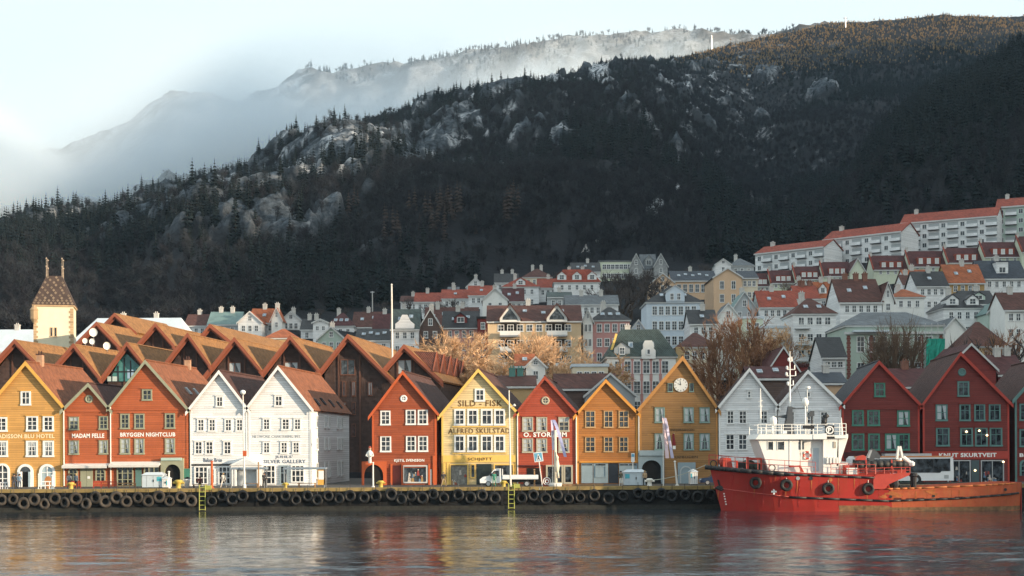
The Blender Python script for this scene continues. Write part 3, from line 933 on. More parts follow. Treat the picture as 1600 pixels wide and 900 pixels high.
def far_trees():
    g = np.random.default_rng(9)
    n = 3500
    px = g.uniform(360, 1250, n); Y = g.uniform(1650, Y_F + 15, n)
    z, rock, snow = far_h(px, Y)
    X = (px - CX) / F * Y
    return [(X[i], Y[i], z[i] - .5, 0.8 + .5 * g.random(), g.uniform(0, 6.28)) for i in range(n) if g.random() > snow[i] * .9 and vnoise(X[i] / 50, Y[i] / 50, 4) > .35]
FT = far_trees()

# the 300 that stand largest in view are trees of their own: the lower edge of the wood and the spur's skyline
def single_trees():
    pick = {'spruce': [], 'pine': [], 'birch': [], 'larch': []}
    for kind, n_ in (('spruce', 110), ('birch', 120), ('larch', 30), ('pine', 30)):
        lst = FS[kind]
        vis = [r for r in lst if -10 < CX + F * r[0] / r[1] < 1610]
        vis.sort(key=lambda r: r[1])
        chosen = vis[:n_]
        ch = set(id(r) for r in chosen)
        FS[kind] = [r for r in lst if id(r) not in ch]
        pick[kind] = chosen
    forms = {'spruce': (spruce, "spruce_tree", "dark spruce at the lower edge of the mountain wood", "spruce"),
             'pine': (pine, "pine_tree", "low dark green pine standing low on the mountain side", "pine"),
             'birch': (scrub, "bare_tree", "leafless brown tree at the foot of the wooded mountain", "bare tree"),
             'larch': (larch, "larch_tree", "russet brown larch standing out from the dark wood", "larch")}
    for kind, lst in pick.items():
        ms, nm, lb, cat = forms[kind]
        for i, r in enumerate(lst):
            o = link(nm, ms[i % len(ms)], None, r[:3], (0, 0, r[4])); o.scale = (r[3],) * 3
            tag(o, lb, cat, cat + " trees of the mountain wood" if cat != "bare tree" else "bare trees of the mountain wood")
single_trees()
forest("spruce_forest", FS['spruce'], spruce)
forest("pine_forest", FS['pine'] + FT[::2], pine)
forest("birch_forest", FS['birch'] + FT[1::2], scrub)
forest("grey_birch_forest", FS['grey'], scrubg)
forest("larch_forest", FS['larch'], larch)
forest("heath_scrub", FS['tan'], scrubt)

# ------------------------------------------------------------------ air
def haze():
    b = MB(); b.box(-1500, 1600, -620, 2400, -2.5, 760)
    # a face must not cut the land: the fans of land stay inside this box
    m = bpy.data.materials.new("haze air"); m.use_nodes = True
    n, l = m.node_tree.nodes, m.node_tree.links; n.clear()
    out = n.new('ShaderNodeOutputMaterial'); v = n.new('ShaderNodeVolumePrincipled')
    v.inputs['Color'].default_value = (0.52, 0.76, 1.0, 1); v.inputs["Density"].default_value = HAZE; v.inputs['Anisotropy'].default_value = 0.0
    l.new(v.outputs['Volume'], out.inputs['Volume'])
    tag(part_free("haze", b, m), kind='stuff')
HAZE = 0.00005

def mist():
    """a drifting bank of low cloud lying along the far side of the ridge and pouring over its low left end"""
    b = MB(); b.box(-900, 300, 700, 1930, 90, 500)
    m = bpy.data.materials.new("mist bank"); m.use_nodes = True
    n, l = m.node_tree.nodes, m.node_tree.links; n.clear()
    out = n.new('ShaderNodeOutputMaterial'); v = n.new('ShaderNodeVolumePrincipled')
    v.inputs['Color'].default_value = (0.85, 0.93, 1.0, 1); v.inputs['Anisotropy'].default_value = 0.0
    tc = n.new('ShaderNodeTexCoord'); sep = n.new('ShaderNodeSeparateXYZ'); l.new(tc.outputs['Object'], sep.inputs[0])
    def M(op, a, c, d=None, clamp=False):
        k = n.new('ShaderNodeMath'); k.operation = op; k.use_clamp = clamp
        for i, q in enumerate((a, c, d)):
            if q is None: continue
            if hasattr(q, 'links'): l.new(q, k.inputs[i])
            else: k.inputs[i].default_value = q
        return k.outputs[0]
    def MR(a, f0, f1, t0, t1):
        k = n.new('ShaderNodeMapRange'); k.interpolation_type = 'SMOOTHSTEP'; l.new(a, k.inputs['Value'])
        for nm, q in zip(('From Min', 'From Max', 'To Min', 'To Max'), (f0, f1, t0, t1)): k.inputs[nm].default_value = q
        return k.outputs[0]
    x, y, z = sep.outputs
    tx = n.new('ShaderNodeTexNoise'); tx.inputs['Scale'].default_value = 0.0052; tx.inputs['Detail'].default_value = 4; tx.inputs['Roughness'].default_value = 0.55
    l.new(tc.outputs['Object'], tx.inputs['Vector'])
    nf = tx.outputs['Fac']
    # middle height rises to the right with the ridge
    zc = M('ADD', M('MULTIPLY_ADD', x, 0.19, MIST_Z), MR(x, -610.0, -430.0, 140.0, 0.0))
    zc = M('ADD', zc, MR(x, -120.0, 260.0, 0.0, 85.0))      # and climbs with the ridge
    dz = M('SUBTRACT', z, zc)
    gap = MR(M('ABSOLUTE', M('ADD', x, 350.0), None), 30.0, 130.0, 56.0, 0.0)      # the cloud sags where the snowy top stands clear
    dz = M('ADD', dz, gap)
    dz = M('ADD', dz, MR(y, 900.0, 1300.0, 30.0, 0.0))      # thinner and lower where it spills forward over the slope
    dz = M('ADD', dz, M('MULTIPLY_ADD', nf, 110.0, -55.0))
    up = MR(dz, -60.0, 60.0, 1.0, 0.0)
    dn = MR(dz, -190.0, -80.0, 0.0, 1.0)
    fx = MR(x, -80.0, 370.0, 1.0, 0.0)
    # near limit: only on the left does it come forward over the slope
    ynear = M('MULTIPLY_ADD', x, 1.35, 1150.0)
    fy = MR(M('SUBTRACT', y, ynear), 0.0, 330.0, 0.0, 1.0)
    fb = MR(y, 1780.0, 1925.0, 1.0, 0.0)
    fl = MR(x, -900.0, -780.0, 0.0, 1.0)
    d = M('MULTIPLY', up, dn); d = M('MULTIPLY', d, fx); d = M('MULTIPLY', d, fy); d = M('MULTIPLY', d, fb); d = M('MULTIPLY', d, fl)
    w = MR(nf, 0.36, 0.60, 0.10, 1.0)
    d = M('MULTIPLY', d, w); d = M('MULTIPLY', d, MIST)
    l.new(d, v.inputs['Density']); l.new(v.outputs['Volume'], out.inputs['Volume'])
    tag(part_free("mist", b, m), kind='stuff')
MIST, MIST_Z = 0.055, 330.0
haze()
mist()
# ================================================================== THE TIMBER WAREHOUSE ROW
DS = 0.104                                        # the gables' plan leans this much to the right going back

def slab(b, A, B, D, t, ext=0.0):
    """roof slab: edge A (eave) to B (ridge) in the front plane, swept back by D, thickness t below"""
    A, B, D = Vector(A), Vector(B), Vector(D)
    n = (B - A).cross(D); n = n if n.z > 0 else -n
    n = n.normalized() * t
    b.hexa([A - n, B - n, B - n + D, A - n + D, A, B, B + D, A + D])

def gable_house(d):
    Y = Y_FRONT
    z0 = QUAY_Z
    xl, xr = PX(d['x0'], 700, Y), PX(d['x1'], 700, Y)
    ap = P(d['xa'], d['ya'], Y); zl, zr = PZ(d['x0'], d['yl'], Y), PZ(d['x1'], d['yr'], Y)
    L = d.get('L', 18.0)
    D = Vector((DS * L, L, 0))
    root = thing(d.get('name', 'timber_warehouse'), d['label'], d.get('cat', 'house'), ((xl + xr) / 2, Y, z0), 0, "gabled timber warehouses along the quay")
    d['root'] = root
    wm, tm, rm = d['wall'], d['trim'], d['roof']
    # wall
    b = MB()
    b.prism([(xl, Y, z0 - .3), (xr, Y, z0 - .3), (xr, Y, zr), (ap.x, Y, ap.z), (xl, Y, zl)], D)
    part("wall", b, wm, root)
    # roof: two slopes of tile, 0.45 m past the gable
    ov = 0.40; fr = 0.42
    up = 0.16
    def ext(xe, ze, sgn):
        k = ov / abs(ap.x - xe)
        return Vector((xe + sgn * ov, Y, ze - (ap.z - ze) * k + up))
    el, er, rg = ext(xl, zl, -1), ext(xr, zr, 1), Vector((ap.x, Y, ap.z + up))
    D2 = D.normalized() * (L + fr + 0.2); fo = Vector((-DS * fr, -fr, 0))
    for e in (el, er):
        b = MB(); slab(b, e + fo, rg + fo, D2, 0.16); part("roof", b, rm, root)
    # ridge capping
    b = MB(); b.tube(rg + fo + Vector((0, 0, .02)), rg + fo + D2 + Vector((0, 0, .02)), 0.13, 0.13, 6); part("ridge_cap", b, rm, root)
    # barge boards
    tw = d.get('tw', 0.42)
    for e in (el, er):
        b = MB(); dn = Vector((0, 0, -tw)); f2 = fo + Vector((0, -0.07, 0)); t2 = Vector((0, 0, 0.05))
        b.hexa([e + f2 + dn, rg + f2 + dn, rg + fo + dn, e + fo + dn, e + f2 + t2, rg + f2 + t2, rg + fo + t2, e + fo + t2])
        part("barge_board", b, tm, root)
    # corner boards, a little proud of the wall
    b = MB()
    for x in (xl, xr):
        s = 1 if x == xl else -1
        b = MB(); b.box(min(x, x + s * .22), max(x, x + s * .22), Y - 0.05, Y + .1, z0, (zl if x == xl else zr) - .12)
        part("corner_board", b, d.get('corner', tm), root)
    for q in d.get('belts', []):
        z = PZ(d['x0'], q, Y); b = MB(); b.box(xl + .22, xr - .22, Y - 0.09, Y + .05, z - .1, z + .1); part("belt_board", b, wm, root)
    for w in d.get('win', []):
        x0, x1, y0, y1 = w[:4]; k = dict(nx=2, ny=3, frame=d['frame'], fw=d.get('fw', 0.17))
        if len(w) > 4: k.update(w[4])
        a, c = P(x0, y1, Y), P(x1, y0, Y)
        window(root, (a.x + c.x) / 2 - root.location.x, -0.0, a.z - z0, c.x - a.x, c.z - a.z, **k)
        if d.get('hood', True):
            hb = MB(); hb.box(a.x - .1, c.x + .1, Y - 0.17, Y + .05, c.z + .004, c.z + 0.09)
            part("drip_board", hb, d.get('hoodm', wm), root)
    for (xc, yc, rr, fm) in d.get('round', []):
        c = P(xc, yc, Y); r = rr / F * Y
        b = MB(); b.torus(r, 0.12, 18, 6, squash=0.7)
        for q in (b.v,): pass
        o = link("round_window", b.mesh("round_window", fm, (0, 0, 0), True), root, (c.x - root.location.x, -0.02, c.z - z0))
        b = MB(); b.prism([(r * math.cos(t * math.pi / 8), -0.01, r * math.sin(t * math.pi / 8)) for t in range(16)], (0, 0.03, 0)); link("pane", b.mesh("pane", d.get('roundpane', M_PANE)), o)
        b = MB(); b.box(-.04, .04, -.05, 0, -r, r); b.box(-r, r, -.053, -.003, -.04, .04); link("glazing_bar", b.mesh("glazing_bar", fm), o)
    for s in d.get('text', []): sign(root, s)
    for (px, py0, m) in d.get('pipe', []):
        x = PX(px, 700, Y); b = MB(); b.tube((x, Y - .14, z0 + .1), (x, Y - .14, PZ(px, py0, Y)), 0.075, 0.075, 6)
        part("downpipe", b, m, root)
    # roof lights on the visible right slope, chimneys on the ridge
    nrm_slope = (rg - er)
    for (u, v, dark) in d.get('lights', []):
        c = er.lerp(rg, u) + D2 * v
        su = nrm_slope.normalized(); dv = D2.normalized(); n = dv.cross(su); n = n if n.z > 0 else -n
        b = MB(); h, w = 0.55, 0.42
        b.hexa([c - su * h - dv * w, c + su * h - dv * w, c + su * h + dv * w, c - su * h + dv * w] + [p + n * 0.14 for p in (c - su * h - dv * w, c + su * h - dv * w, c + su * h + dv * w, c - su * h + dv * w)])
        o = part("roof_light", b, M_BLACK if dark else M_METAL, root)
        b = MB(); h, w = 0.43, 0.32
        b.hexa([p + n * 0.145 for p in (c - su * h - dv * w, c + su * h - dv * w, c + su * h + dv * w, c - su * h + dv * w)] + [p + n * 0.16 for p in (c - su * h - dv * w, c + su * h - dv * w, c + su * h + dv * w, c - su * h + dv * w)])
        part("pane", b, M_PANE_FAR, o)
    for (v, hh) in d.get('chim', []):
        c = rg + D2 * v; b = MB(); b.box(c.x - .35, c.x + .35, c.y - .4, c.y + .4, c.z - .6, c.z + hh)
        o = part("chimney", b, mat("chimney plaster", (0.42, 0.25, 0.16), 0.85, 0.25, 2), root)
        b = MB(); b.box(c.x - .42, c.x + .42, c.y - .47, c.y + .47, c.z + hh, c.z + hh + .12)
        for k in (-.15, .15): b.tube((c.x + k, c.y, c.z + hh + .12), (c.x + k, c.y, c.z + hh + .5), .1, .08, 6)
        part("chimney_cap", b, M_ROOFB, o)
    return root

def bx(root, name, px0, px1, py0, py1, m, out0=0.0, out1=0.12, parent=None):
    """a board or panel on the front, given by its outline on the wall, standing out from out0 to out1 metres"""
    a, c = P(px0, py1, Y_FRONT), P(px1, py0, Y_FRONT)
    b = MB(); b.box(a.x, c.x, Y_FRONT - out1, Y_FRONT - out0, a.z, c.z)
    return part(name, b, m, parent or root)

def arch_pts(x0, x1, z0, z1, y, n=10, rise=None):
    r = (x1 - x0) / 2; rise = r if rise is None else rise
    pts = [(x0, y, z0), (x1, y, z0)]
    for k in range(n + 1):
        t = math.pi * k / n
        pts.append((x0 + r + r * math.cos(t), y, z1 - rise + rise * math.sin(t)))
    return pts

def arch_ring(b, X0, X1, Z0, Z1, x0, x1, z1, ya, yb, n=10, rise=None):
    """a block X0..X1, Z0..Z1 with an arched opening x0..x1 up to z1, from depth ya to yb"""
    r = (x1 - x0) / 2; rise = r if rise is None else rise; zs = z1 - rise
    b.box(X0, x0, ya, yb, Z0, Z1); b.box(x1, X1, ya, yb, Z0, Z1)
    for k in range(n):
        t0, t1 = math.pi * (1 - k / n), math.pi * (1 - (k + 1) / n)
        xa, za = x0 + r + r * math.cos(t0), zs + rise * math.sin(t0)
        xb, zb = x0 + r + r * math.cos(t1), zs + rise * math.sin(t1)
        b.hexa([(xa, ya, za), (xb, ya, zb), (xb, yb, zb), (xa, yb, za), (xa, ya, Z1), (xb, ya, Z1), (xb, yb, Z1), (xa, yb, Z1)])

def arch_opening(root, name, px0, px1, py0, m_frame, m_in, fw=0.28, out=0.16, glaze=None, base=None, rise=None):
    """arched frame with its recessed filling"""
    x0, x1 = PX(px0, 740, Y_FRONT), PX(px1, 740, Y_FRONT); z1 = PZ((px0 + px1) / 2, py0, Y_FRONT); z0 = QUAY_Z + (base or 0.02)
    b = MB()
    pts = arch_pts(x0, x1, z0, z1, Y_FRONT - out, 12, rise); inn = arch_pts(x0 + fw, x1 - fw, z0, z1 - fw, Y_FRONT - out, 12, None if rise is None else rise * .9)
    n = len(pts)
    for k in range(1, n - 1):
        A, B_, C_, D_ = pts[k], pts[k + 1], inn[k + 1], inn[k]
        s = Vector((0, out + .03, 0))
        b.hexa([A, B_, C_, D_] + [Vector(q) + s for q in (A, B_, C_, D_)])
    A, B_, C_, D_ = pts[n - 1], pts[0], inn[0], inn[n - 1]; s = Vector((0, out + .03, 0))
    b.hexa([A, B_, C_, D_] + [Vector(q) + s for q in (A, B_, C_, D_)])
    o = part(name, b, m_frame, root)
    b = MB(); b.prism(arch_pts(x0 + fw * .5, x1 - fw * .5, z0, z1 - fw * .5, Y_FRONT - .03, 12, rise), (0, .05, 0))
    part("filling", b, m_in, o)
    if glaze:
        b = MB(); xm = (x0 + x1) / 2
        b.box(xm - .05, xm + .05, Y_FRONT - .1, Y_FRONT - .031, z0, z1 - fw)
        for q in glaze: zz = z0 + (z1 - z0) * q; b.box(x0 + fw, x1 - fw, Y_FRONT - .104, Y_FRONT - .032, zz - .045, zz + .045)
        part("glazing_bar", b, m_frame, o)
    return o

def shop_window(root, px0, px1, py0, py1, frame, n=3, goods=True, fw=0.12, name="shop_window", bars=None, seed=1, back=None):
    x0, x1 = PX(px0, 740, Y_FRONT), PX(px1, 740, Y_FRONT); z1, z0 = PZ(px0, py0, Y_FRONT), PZ(px0, py1, Y_FRONT)
    b = MB(); y = Y_FRONT
    b.box(x0, x0 + fw, y - .2, y + .05, z0, z1); b.box(x1 - fw, x1, y - .2, y + .05, z0, z1)
    b.box(x0 + fw, x1 - fw, y - .196, y + .05, z1 - fw, z1); b.box(x0 + fw, x1 - fw, y - .196, y + .05, z0, z0 + fw)
    for k in range(1, n):
        xm = x0 + (x1 - x0) * k / n; b.box(xm - .04, xm + .04, y - .17, y + .02, z0 + fw, z1 - fw)
    for q in bars or []:
        zz = z0 + (z1 - z0) * q; b.box(x0 + fw, x1 - fw, y - .175, y + .02, zz - .04, zz + .04)
    o = part(name, b, frame, root)
    b = MB(); b.box(x0 + fw * .5, x1 - fw * .5, y - .03, y + .02, z0 + fw * .5, z1 - fw * .5)
    part("pane", b, back or M_PANE, o)
    if goods:
        r = random.Random(seed); cols = [mat("display cloth pale", (0.5, 0.45, 0.4), .9), mat("display cloth red", (0.3, 0.06, 0.05), .9), mat("display cloth blue", (0.12, 0.2, 0.3), .9), mat("display cloth tan", (0.35, 0.22, 0.1), .9)]
        b = MB(); W = x1 - x0 - 2 * fw; H = z1 - z0 - 2 * fw
        for k in range(int(W * 5)):
            cx = x0 + fw + .1 + r.random() * max(.1, W - .3); w = r.uniform(.10, .24); h = r.uniform(.2, .65)
            zb = z0 + fw + (0 if r.random() < .55 else r.uniform(.2, max(.25, H - .8))); zt = min(zb + h, z1 - fw - .05); m_ = r.randrange(4); yy = y - .035 - r.random() * .03
            b.hexa([(cx - w * .7, yy - .05, zb), (cx + w * .7, yy - .05, zb), (cx + w * .6, yy, zb), (cx - w * .6, yy, zb), (cx - w * .4, yy - .05, zt), (cx + w * .4, yy - .05, zt), (cx + w * .4, yy, zt), (cx - w * .4, yy, zt)], m_)
            if r.random() < .4: b.lathe([(.02, 0), (.08, .05), (.08, .12), (.02, .18)], (cx, yy - .02, zt + .01), 6, 0)
        g = part("goods", b, cols, o); g['kind'] = 'stuff'
    return o

def awning(root, px0, px1, py0, py1, m, out=1.0):
    a, c = P(px0, py1, Y_FRONT), P(px1, py0, Y_FRONT)
    b = MB(); y = Y_FRONT
    b.hexa([(a.x, y - out, a.z), (c.x, y - out, a.z), (c.x, y, a.z + .22), (a.x, y, a.z + .22), (a.x, y - out, a.z + .12), (c.x, y - out, a.z + .12), (c.x, y, c.z), (a.x, y, c.z)])
    o = part("awning", b, m, root)
    b = MB(); b.box(a.x, c.x, y - out - .02, y - out, a.z - .16, a.z + .1)
    part("valance", b, mat("awning valance cloth", (0.6, 0.58, 0.55), .8, .1), o)
    return o

c2 = dict(curtain=2); c1 = dict(curtain=1); c3 = dict(curtain=3)
def rows(xs, ys, extra=None):
    return [(x0, x1, y0, y1) + ((extra[i],) if extra and extra[i] else ()) for i, (x0, x1, y0, y1) in enumerate([(a, b_, y[0], y[1]) for y in ys for a, b_ in xs])]

HS = []
def H(**k): HS.append(k); return k
h1 = H(label="ochre yellow gabled hotel with arched doors, first on the left", x0=-15, x1=98, xa=42, ya=567, yl=634, yr=632, L=16, wall=M_YELL, trim=M_YELT, roof=M_ROOFT, frame=M_WHITE, hoodm=M_YELT, fw=.2,
  win=[(32.5, 48.4, 611, 633, dict(ny=2)), (-7, 11.5, 651, 674), (41.5, 59.3, 650, 673.5), (67, 84.3, 650, 673.5), (-7, 12, 688, 713.5, c1), (41, 59, 688, 713.5, c1), (67, 84.5, 688, 713.5, c1)], text=['hotel'], chim=[(.22, 1.0)], tw=.5)
h2 = H(label="narrow vermilion gabled house with round attic window and sage trim", x0=101, x1=172.5, xa=139.8, ya=601, yl=640, yr=639, wall=M_VERM, trim=M_SAGE, roof=M_ROOFB, frame=M_SAGE, belts=[643], corner=M_VERM, fw=.15,
  win=[(108, 123.5, 651, 671.5, c3), (155, 169, 650, 671), (108, 123.5, 688, 710, c2), (155, 169, 687.5, 709.5, c2)], round=[(139, 623.5, 5, M_SAGE)], text=['felle'], pipe=[(100.3, 640, M_POLE)])
h3 = H(label="wide vermilion gabled house with sage trim and a dark arched gateway", x0=174, x1=294, xa=228.6, ya=565, yl=634, yr=638, L=18, wall=M_VERM, trim=M_SAGE, roof=M_ROOFT, frame=M_SAGE, belts=[640, 713], corner=M_VERM, fw=.16,
  win=[(222, 238, 607.7, 625.5, dict(ny=2)), (188, 203, 646, 670), (210, 226, 646, 670), (258, 273.5, 645.5, 669.5), (188, 203, 685, 709.5, c2), (210, 226, 685, 709.5, c2), (258, 273.5, 684.5, 709, c2)], text=['club'], pipe=[(173.3, 636, M_POLE)],
  lights=[(.42, .30, 0), (.42, .46, 0), (.22, .42, 0), (.3, .6, 0)], chim=[(.8, .9)])
h4 = H(label="white gabled house with black panes and a gabled porch at its corner", x0=297, x1=387, xa=343.5, ya=581, yl=640, yr=637, L=18, wall=M_WHITEB, trim=M_WHITE, roof=M_ROOFB, frame=M_WHITE, belts=[], fw=.16,
  win=[(337.3, 349.3, 618.5, 636, dict(ny=2)), (308, 320, 654, 674), (325.5, 337.7, 654, 674), (350.8, 363, 654, 674), (368.5, 380.4, 654, 674), (304, 317, 689, 710), (320.6, 334, 689, 710), (349, 362, 689, 710)], text=['baker'], hoodm=M_WHITE)
h5 = H(label="tall white gabled house with a terracotta roof and long white side wall", x0=388, x1=486.5, xa=435.6, ya=574, yl=637, yr=636.5, L=20.5, wall=M_WHITEB, trim=M_WHITE, roof=M_ROOFT, frame=M_WHITE, fw=.16,
  win=[(429, 442, 617.5, 635, dict(ny=2)), (410.5, 422.7, 653.5, 672), (440, 453, 653.5, 672), (458.8, 471, 653.5, 672), (410.5, 422.7, 689.5, 708.5), (438, 450, 689.5, 708.5), (456.5, 468.8, 689.5, 708.5)], text=['network', 'juhls', 'silver'], hoodm=M_WHITE,
  lights=[(.20, .22, 1), (.24, .40, 1), (.22, .60, 1), (.20, .80, 1)])
h6 = H(label="brick red gabled house with round attic window and clothes shop below", x0=581.5, x1=682, xa=630, ya=582, yl=647, yr=643, L=20, wall=M_BRICKR, trim=M_BRICKT, roof=M_ROOFB, frame=M_WHITE, belts=[708.5], fw=.17,
  win=[(594.3, 610.4, 641, 664), (634, 649.8, 640, 663.5), (652.8, 668.7, 640, 663.5), (594.5, 611, 681.5, 706), (634.6, 650, 681, 705.5), (653, 669, 681, 705.5)], round=[(630.6, 622.8, 4.2, M_WHITE)], text=['kjetil'])
h7 = H(label="cream yellow gabled house with brown lettering in three rows", x0=690, x1=806.5, xa=747.8, ya=578.5, yl=648, yr=642, L=19, wall=M_CREAM, trim=M_CREAMT, roof=M_ROOFB, frame=M_WHITE, hood=False, fw=.2,
  win=[(742, 757.5, 607.5, 627, dict(ny=2))] + rows([(709.5, 727), (730, 747.5), (751.5, 769.7), (772, 789.3)], [(638.5, 664.2), (679.3, 705.8)], [None, dict(ny=2, top_split=True), dict(ny=2, top_split=True), dict(ny=2, top_split=True), dict(ny=2, top_split=True), dict(ny=2, top_split=True), dict(ny=2, top_split=True), dict(ny=2, top_split=True)]),
  text=['sild', 'alfred', 'schjott'])
h8 = H(label="scarlet gabled house with grey green windows beside the cream house", x0=808, x1=899, xa=851.6, ya=590, yl=645, yr=642, L=19, wall=M_REDST, trim=M_REDST, roof=M_ROOFB, frame=mat("stone coloured trim", (0.42, 0.38, 0.29), .6, .1), fw=.15,
  win=rows([(816, 833), (838, 855), (872.5, 889.7)], [(651, 674), (684.7, 707)], [c2, c2, c3, c2, c2, c2]), round=[(852, 626, 5.2, mat("stone coloured trim", (0.42, 0.38, 0.29)))], text=['storheim'], pipe=[(808.5, 646, M_POLE), (900.3, 646, M_POLE)])
h9 = H(label="amber orange gabled house with blue grey shopfront panels", x0=901, x1=996.5, xa=946.8, ya=595, yl=648, yr=645, L=19, wall=M_ORNG, trim=mat("amber trim", (0.62, 0.27, 0.05)), roof=M_ROOFD, frame=mat("tan window trim", (0.50, 0.33, 0.17)), fw=.11,
  win=rows([(914.5, 930), (943.5, 958), (967, 982)], [(641.5, 668), (682.7, 706)], None))
h10 = H(label="mustard gabled house with a white clock face under the gable", x0=999.5, x1=1121.5, xa=1066.5, ya=558.5, yl=638, yr=638, L=19, wall=M_MUST, trim=mat("mustard trim", (0.42, 0.2, 0.06)), roof=M_ROOFD, frame=mat("pale teal window trim", (0.20, 0.30, 0.27)), fw=.13, tw=.55,
  win=[(1043.5, 1051, 598.5, 612, dict(nx=1, ny=1, fw=.06)), (1077, 1084, 598.5, 612, dict(nx=1, ny=1, fw=.06)), (1023, 1038.6, 636, 660.3, dict(curtain=2, ny=2)), (1068, 1084, 636, 660.3, dict(curtain=2, ny=2)), (1093, 1109, 636, 660.3, dict(curtain=2, ny=2)), (1023, 1038.6, 677, 703, dict(curtain=1, ny=2)), (1068, 1084, 677, 703, dict(curtain=1, ny=2)), (1093, 1109, 677, 703, dict(curtain=1, ny=2))],
  text=['enhj', 'sjo'], pipe=[(998, 642, M_POLE)])
h11 = H(label="white gabled house right of the mustard clock house", x0=1123, x1=1214.5, xa=1170.7, ya=577.5, yl=636, yr=634, L=18, wall=M_WHITEB, trim=M_WHITE, roof=M_ROOFB, frame=M_WHITE, fw=.14, hoodm=M_WHITE,
  win=[(1167, 1174, 609.5, 622, dict(nx=1, ny=2)), (1135, 1147.3, 641.5, 662.3), (1154.3, 1166.7, 641.5, 662.3), (1187, 1199.4, 641.5, 662.3), (1133.5, 1147.7, 678.5, 703), (1153.3, 1167.4, 678.5, 703), (1188, 1201, 678.5, 703)])
h12 = H(label="white gabled house behind the ship's mast", x0=1216, x1=1314.5, xa=1261.7, ya=580.5, yl=635, yr=631, L=18, wall=M_WHITEB, trim=M_WHITE, roof=M_ROOFB, frame=M_WHITE, fw=.14, hoodm=M_WHITE,
  win=[(1260, 1267, 612, 621, dict(nx=1, ny=1)), (1230, 1242, 642, 662.3), (1259.3, 1272.4, 642, 662.3), (1281, 1294, 642, 662.3), (1230, 1242, 678, 702), (1259, 1272, 678, 702), (1281, 1294, 678, 702)])
h13 = H(label="dark red gabled house with bright green window frames", x0=1315.5, x1=1437, xa=1372.7, ya=566, yl=633, yr=632, L=18, wall=M_DRED, trim=M_DREDT, roof=M_ROOFD, frame=M_GREENT, belts=[639, 675.5], fw=.19,
  win=[(1365.7, 1383, 598, 620, dict(ny=2)), (1331, 1349.7, 640.5, 665.3, dict(ny=2, top_split=True)), (1355, 1374.5, 640.5, 665.3, dict(ny=2, top_split=True)), (1402, 1421, 641, 666, dict(ny=2, curtain=2)), (1331, 1350, 677, 703.5, dict(ny=2, top_split=True)), (1356, 1374.7, 677, 703.5, dict(ny=2, top_split=True)), (1383, 1402, 677, 703.5, dict(ny=2, top_split=True, curtain=2)), (1402.6, 1421.5, 677, 703.5, dict(ny=2, top_split=True))])
h14 = H(label="tall dark red gabled house with grey teal windows and clothes shop", x0=1442, x1=1577, xa=1500, ya=552.5, yl=631, yr=629, L=18, wall=M_DRED, trim=M_DREDT, roof=M_ROOFB, frame=M_TEALT, belts=[703], fw=.18,
  win=[(1496, 1514, 595, 619.3, dict(ny=2, top_split=True))] + rows([(1462, 1480), (1499, 1516), (1522, 1539), (1545, 1563)], [(631.7, 657.5)], [dict(ny=2, curtain=2)] + [dict(ny=2, top_split=True)] * 3) + rows([(1462.7, 1483), (1500, 1520), (1523, 1543), (1546, 1566)], [(668.3, 697)], [dict(ny=2, top_split=True)] * 4),
  round=[(1503, 581.7, 5, M_TEALT)], roundpane=M_TEALT, text=['knut'])
h15 = H(label="red house with grey green corner board cut off by the right edge", x0=1586, x1=1690, xa=1640, ya=560, yl=622, yr=628, L=18, wall=M_DRED, trim=M_TEALT, roof=M_ROOFB, frame=M_TEALT, corner=M_TEALT, fw=.18, tw=.5,
  win=[(1592.5, 1610, 630, 657, dict(ny=2)), (1620, 1638, 630, 657, dict(ny=2)), (1592.5, 1610, 670, 698, dict(ny=2)), (1620, 1638, 670, 698, dict(ny=2))], text=['edge'])
for k in HS: gable_house(k)
rt = lambda h: h['root']

# ---- ground floors
r_ = rt(h1)
arch_opening(r_, "arched_door", 27.5, 52.5, 725, M_WHITE, M_DARK, .3)
o = bx(r_, "door_leaf", 31.5, 35, 737, 762, M_WHITE, .05, .5); o2 = bx(r_, "door_leaf", 46, 49, 737, 762, mat("pale blue door", (.35, .45, .5)), .05, .4)
bx(r_, "fanlight", 32, 49, 729.5, 737, M_PANE_FAR, .03, .08)
arch_opening(r_, "arched_window", 61.5, 86.5, 725, M_WHITE, mat("pale blue shutter paint", (0.35, 0.45, 0.5)), .28, glaze=(.62,))
arch_opening(r_, "arched_window", -7, 15.5, 724, M_WHITE, M_PANE, .25, glaze=(.35, .62))
r_ = rt(h2)
AWN = mat("striped pale awning cloth", (0.72, 0.70, 0.66), .8, .08)
awning(r_, 100.5, 171, 724, 729.5, AWN)
for a, c, g in ((107, 122, 731), (149.5, 165, 731)): arch_opening(r_, "arched_window", a, c, g, M_SAGE, M_PANE, .14, base=.7, glaze=(.3, .55), rise=.45)
bx(r_, "door_leaf", 126, 135.3, 732, 762, M_SAGE, .0, .1); bx(r_, "door_leaf", 135.8, 145, 732, 762, M_SAGE, .0, .1); bx(r_, "notice", 137, 141, 744, 748, M_WHITE, .1, .12)
r_ = rt(h3)
awning(r_, 173.5, 252, 721, 728, AWN, 1.1)
shop_window(r_, 183, 208.5, 729.5, 760, M_SAGE, 3, False, bars=(.35, .68))
bx(r_, "door_leaf", 212, 221.5, 730, 761, M_TEALT, 0, .12)
shop_window(r_, 225, 249, 729, 745, M_SAGE, 3, False, bars=())
Z1 = PZ(260, 716, Y_FRONT)
b = MB(); arch_ring(b, PX(252.5, 740, Y_FRONT), PX(288, 740, Y_FRONT), QUAY_Z, Z1, PX(258.3, 740, Y_FRONT), PX(283, 740, Y_FRONT), PZ(270, 725.5, Y_FRONT), Y_FRONT - .45, Y_FRONT - .002, 12)
o = part("arched_gateway", b, M_SAGE, r_)
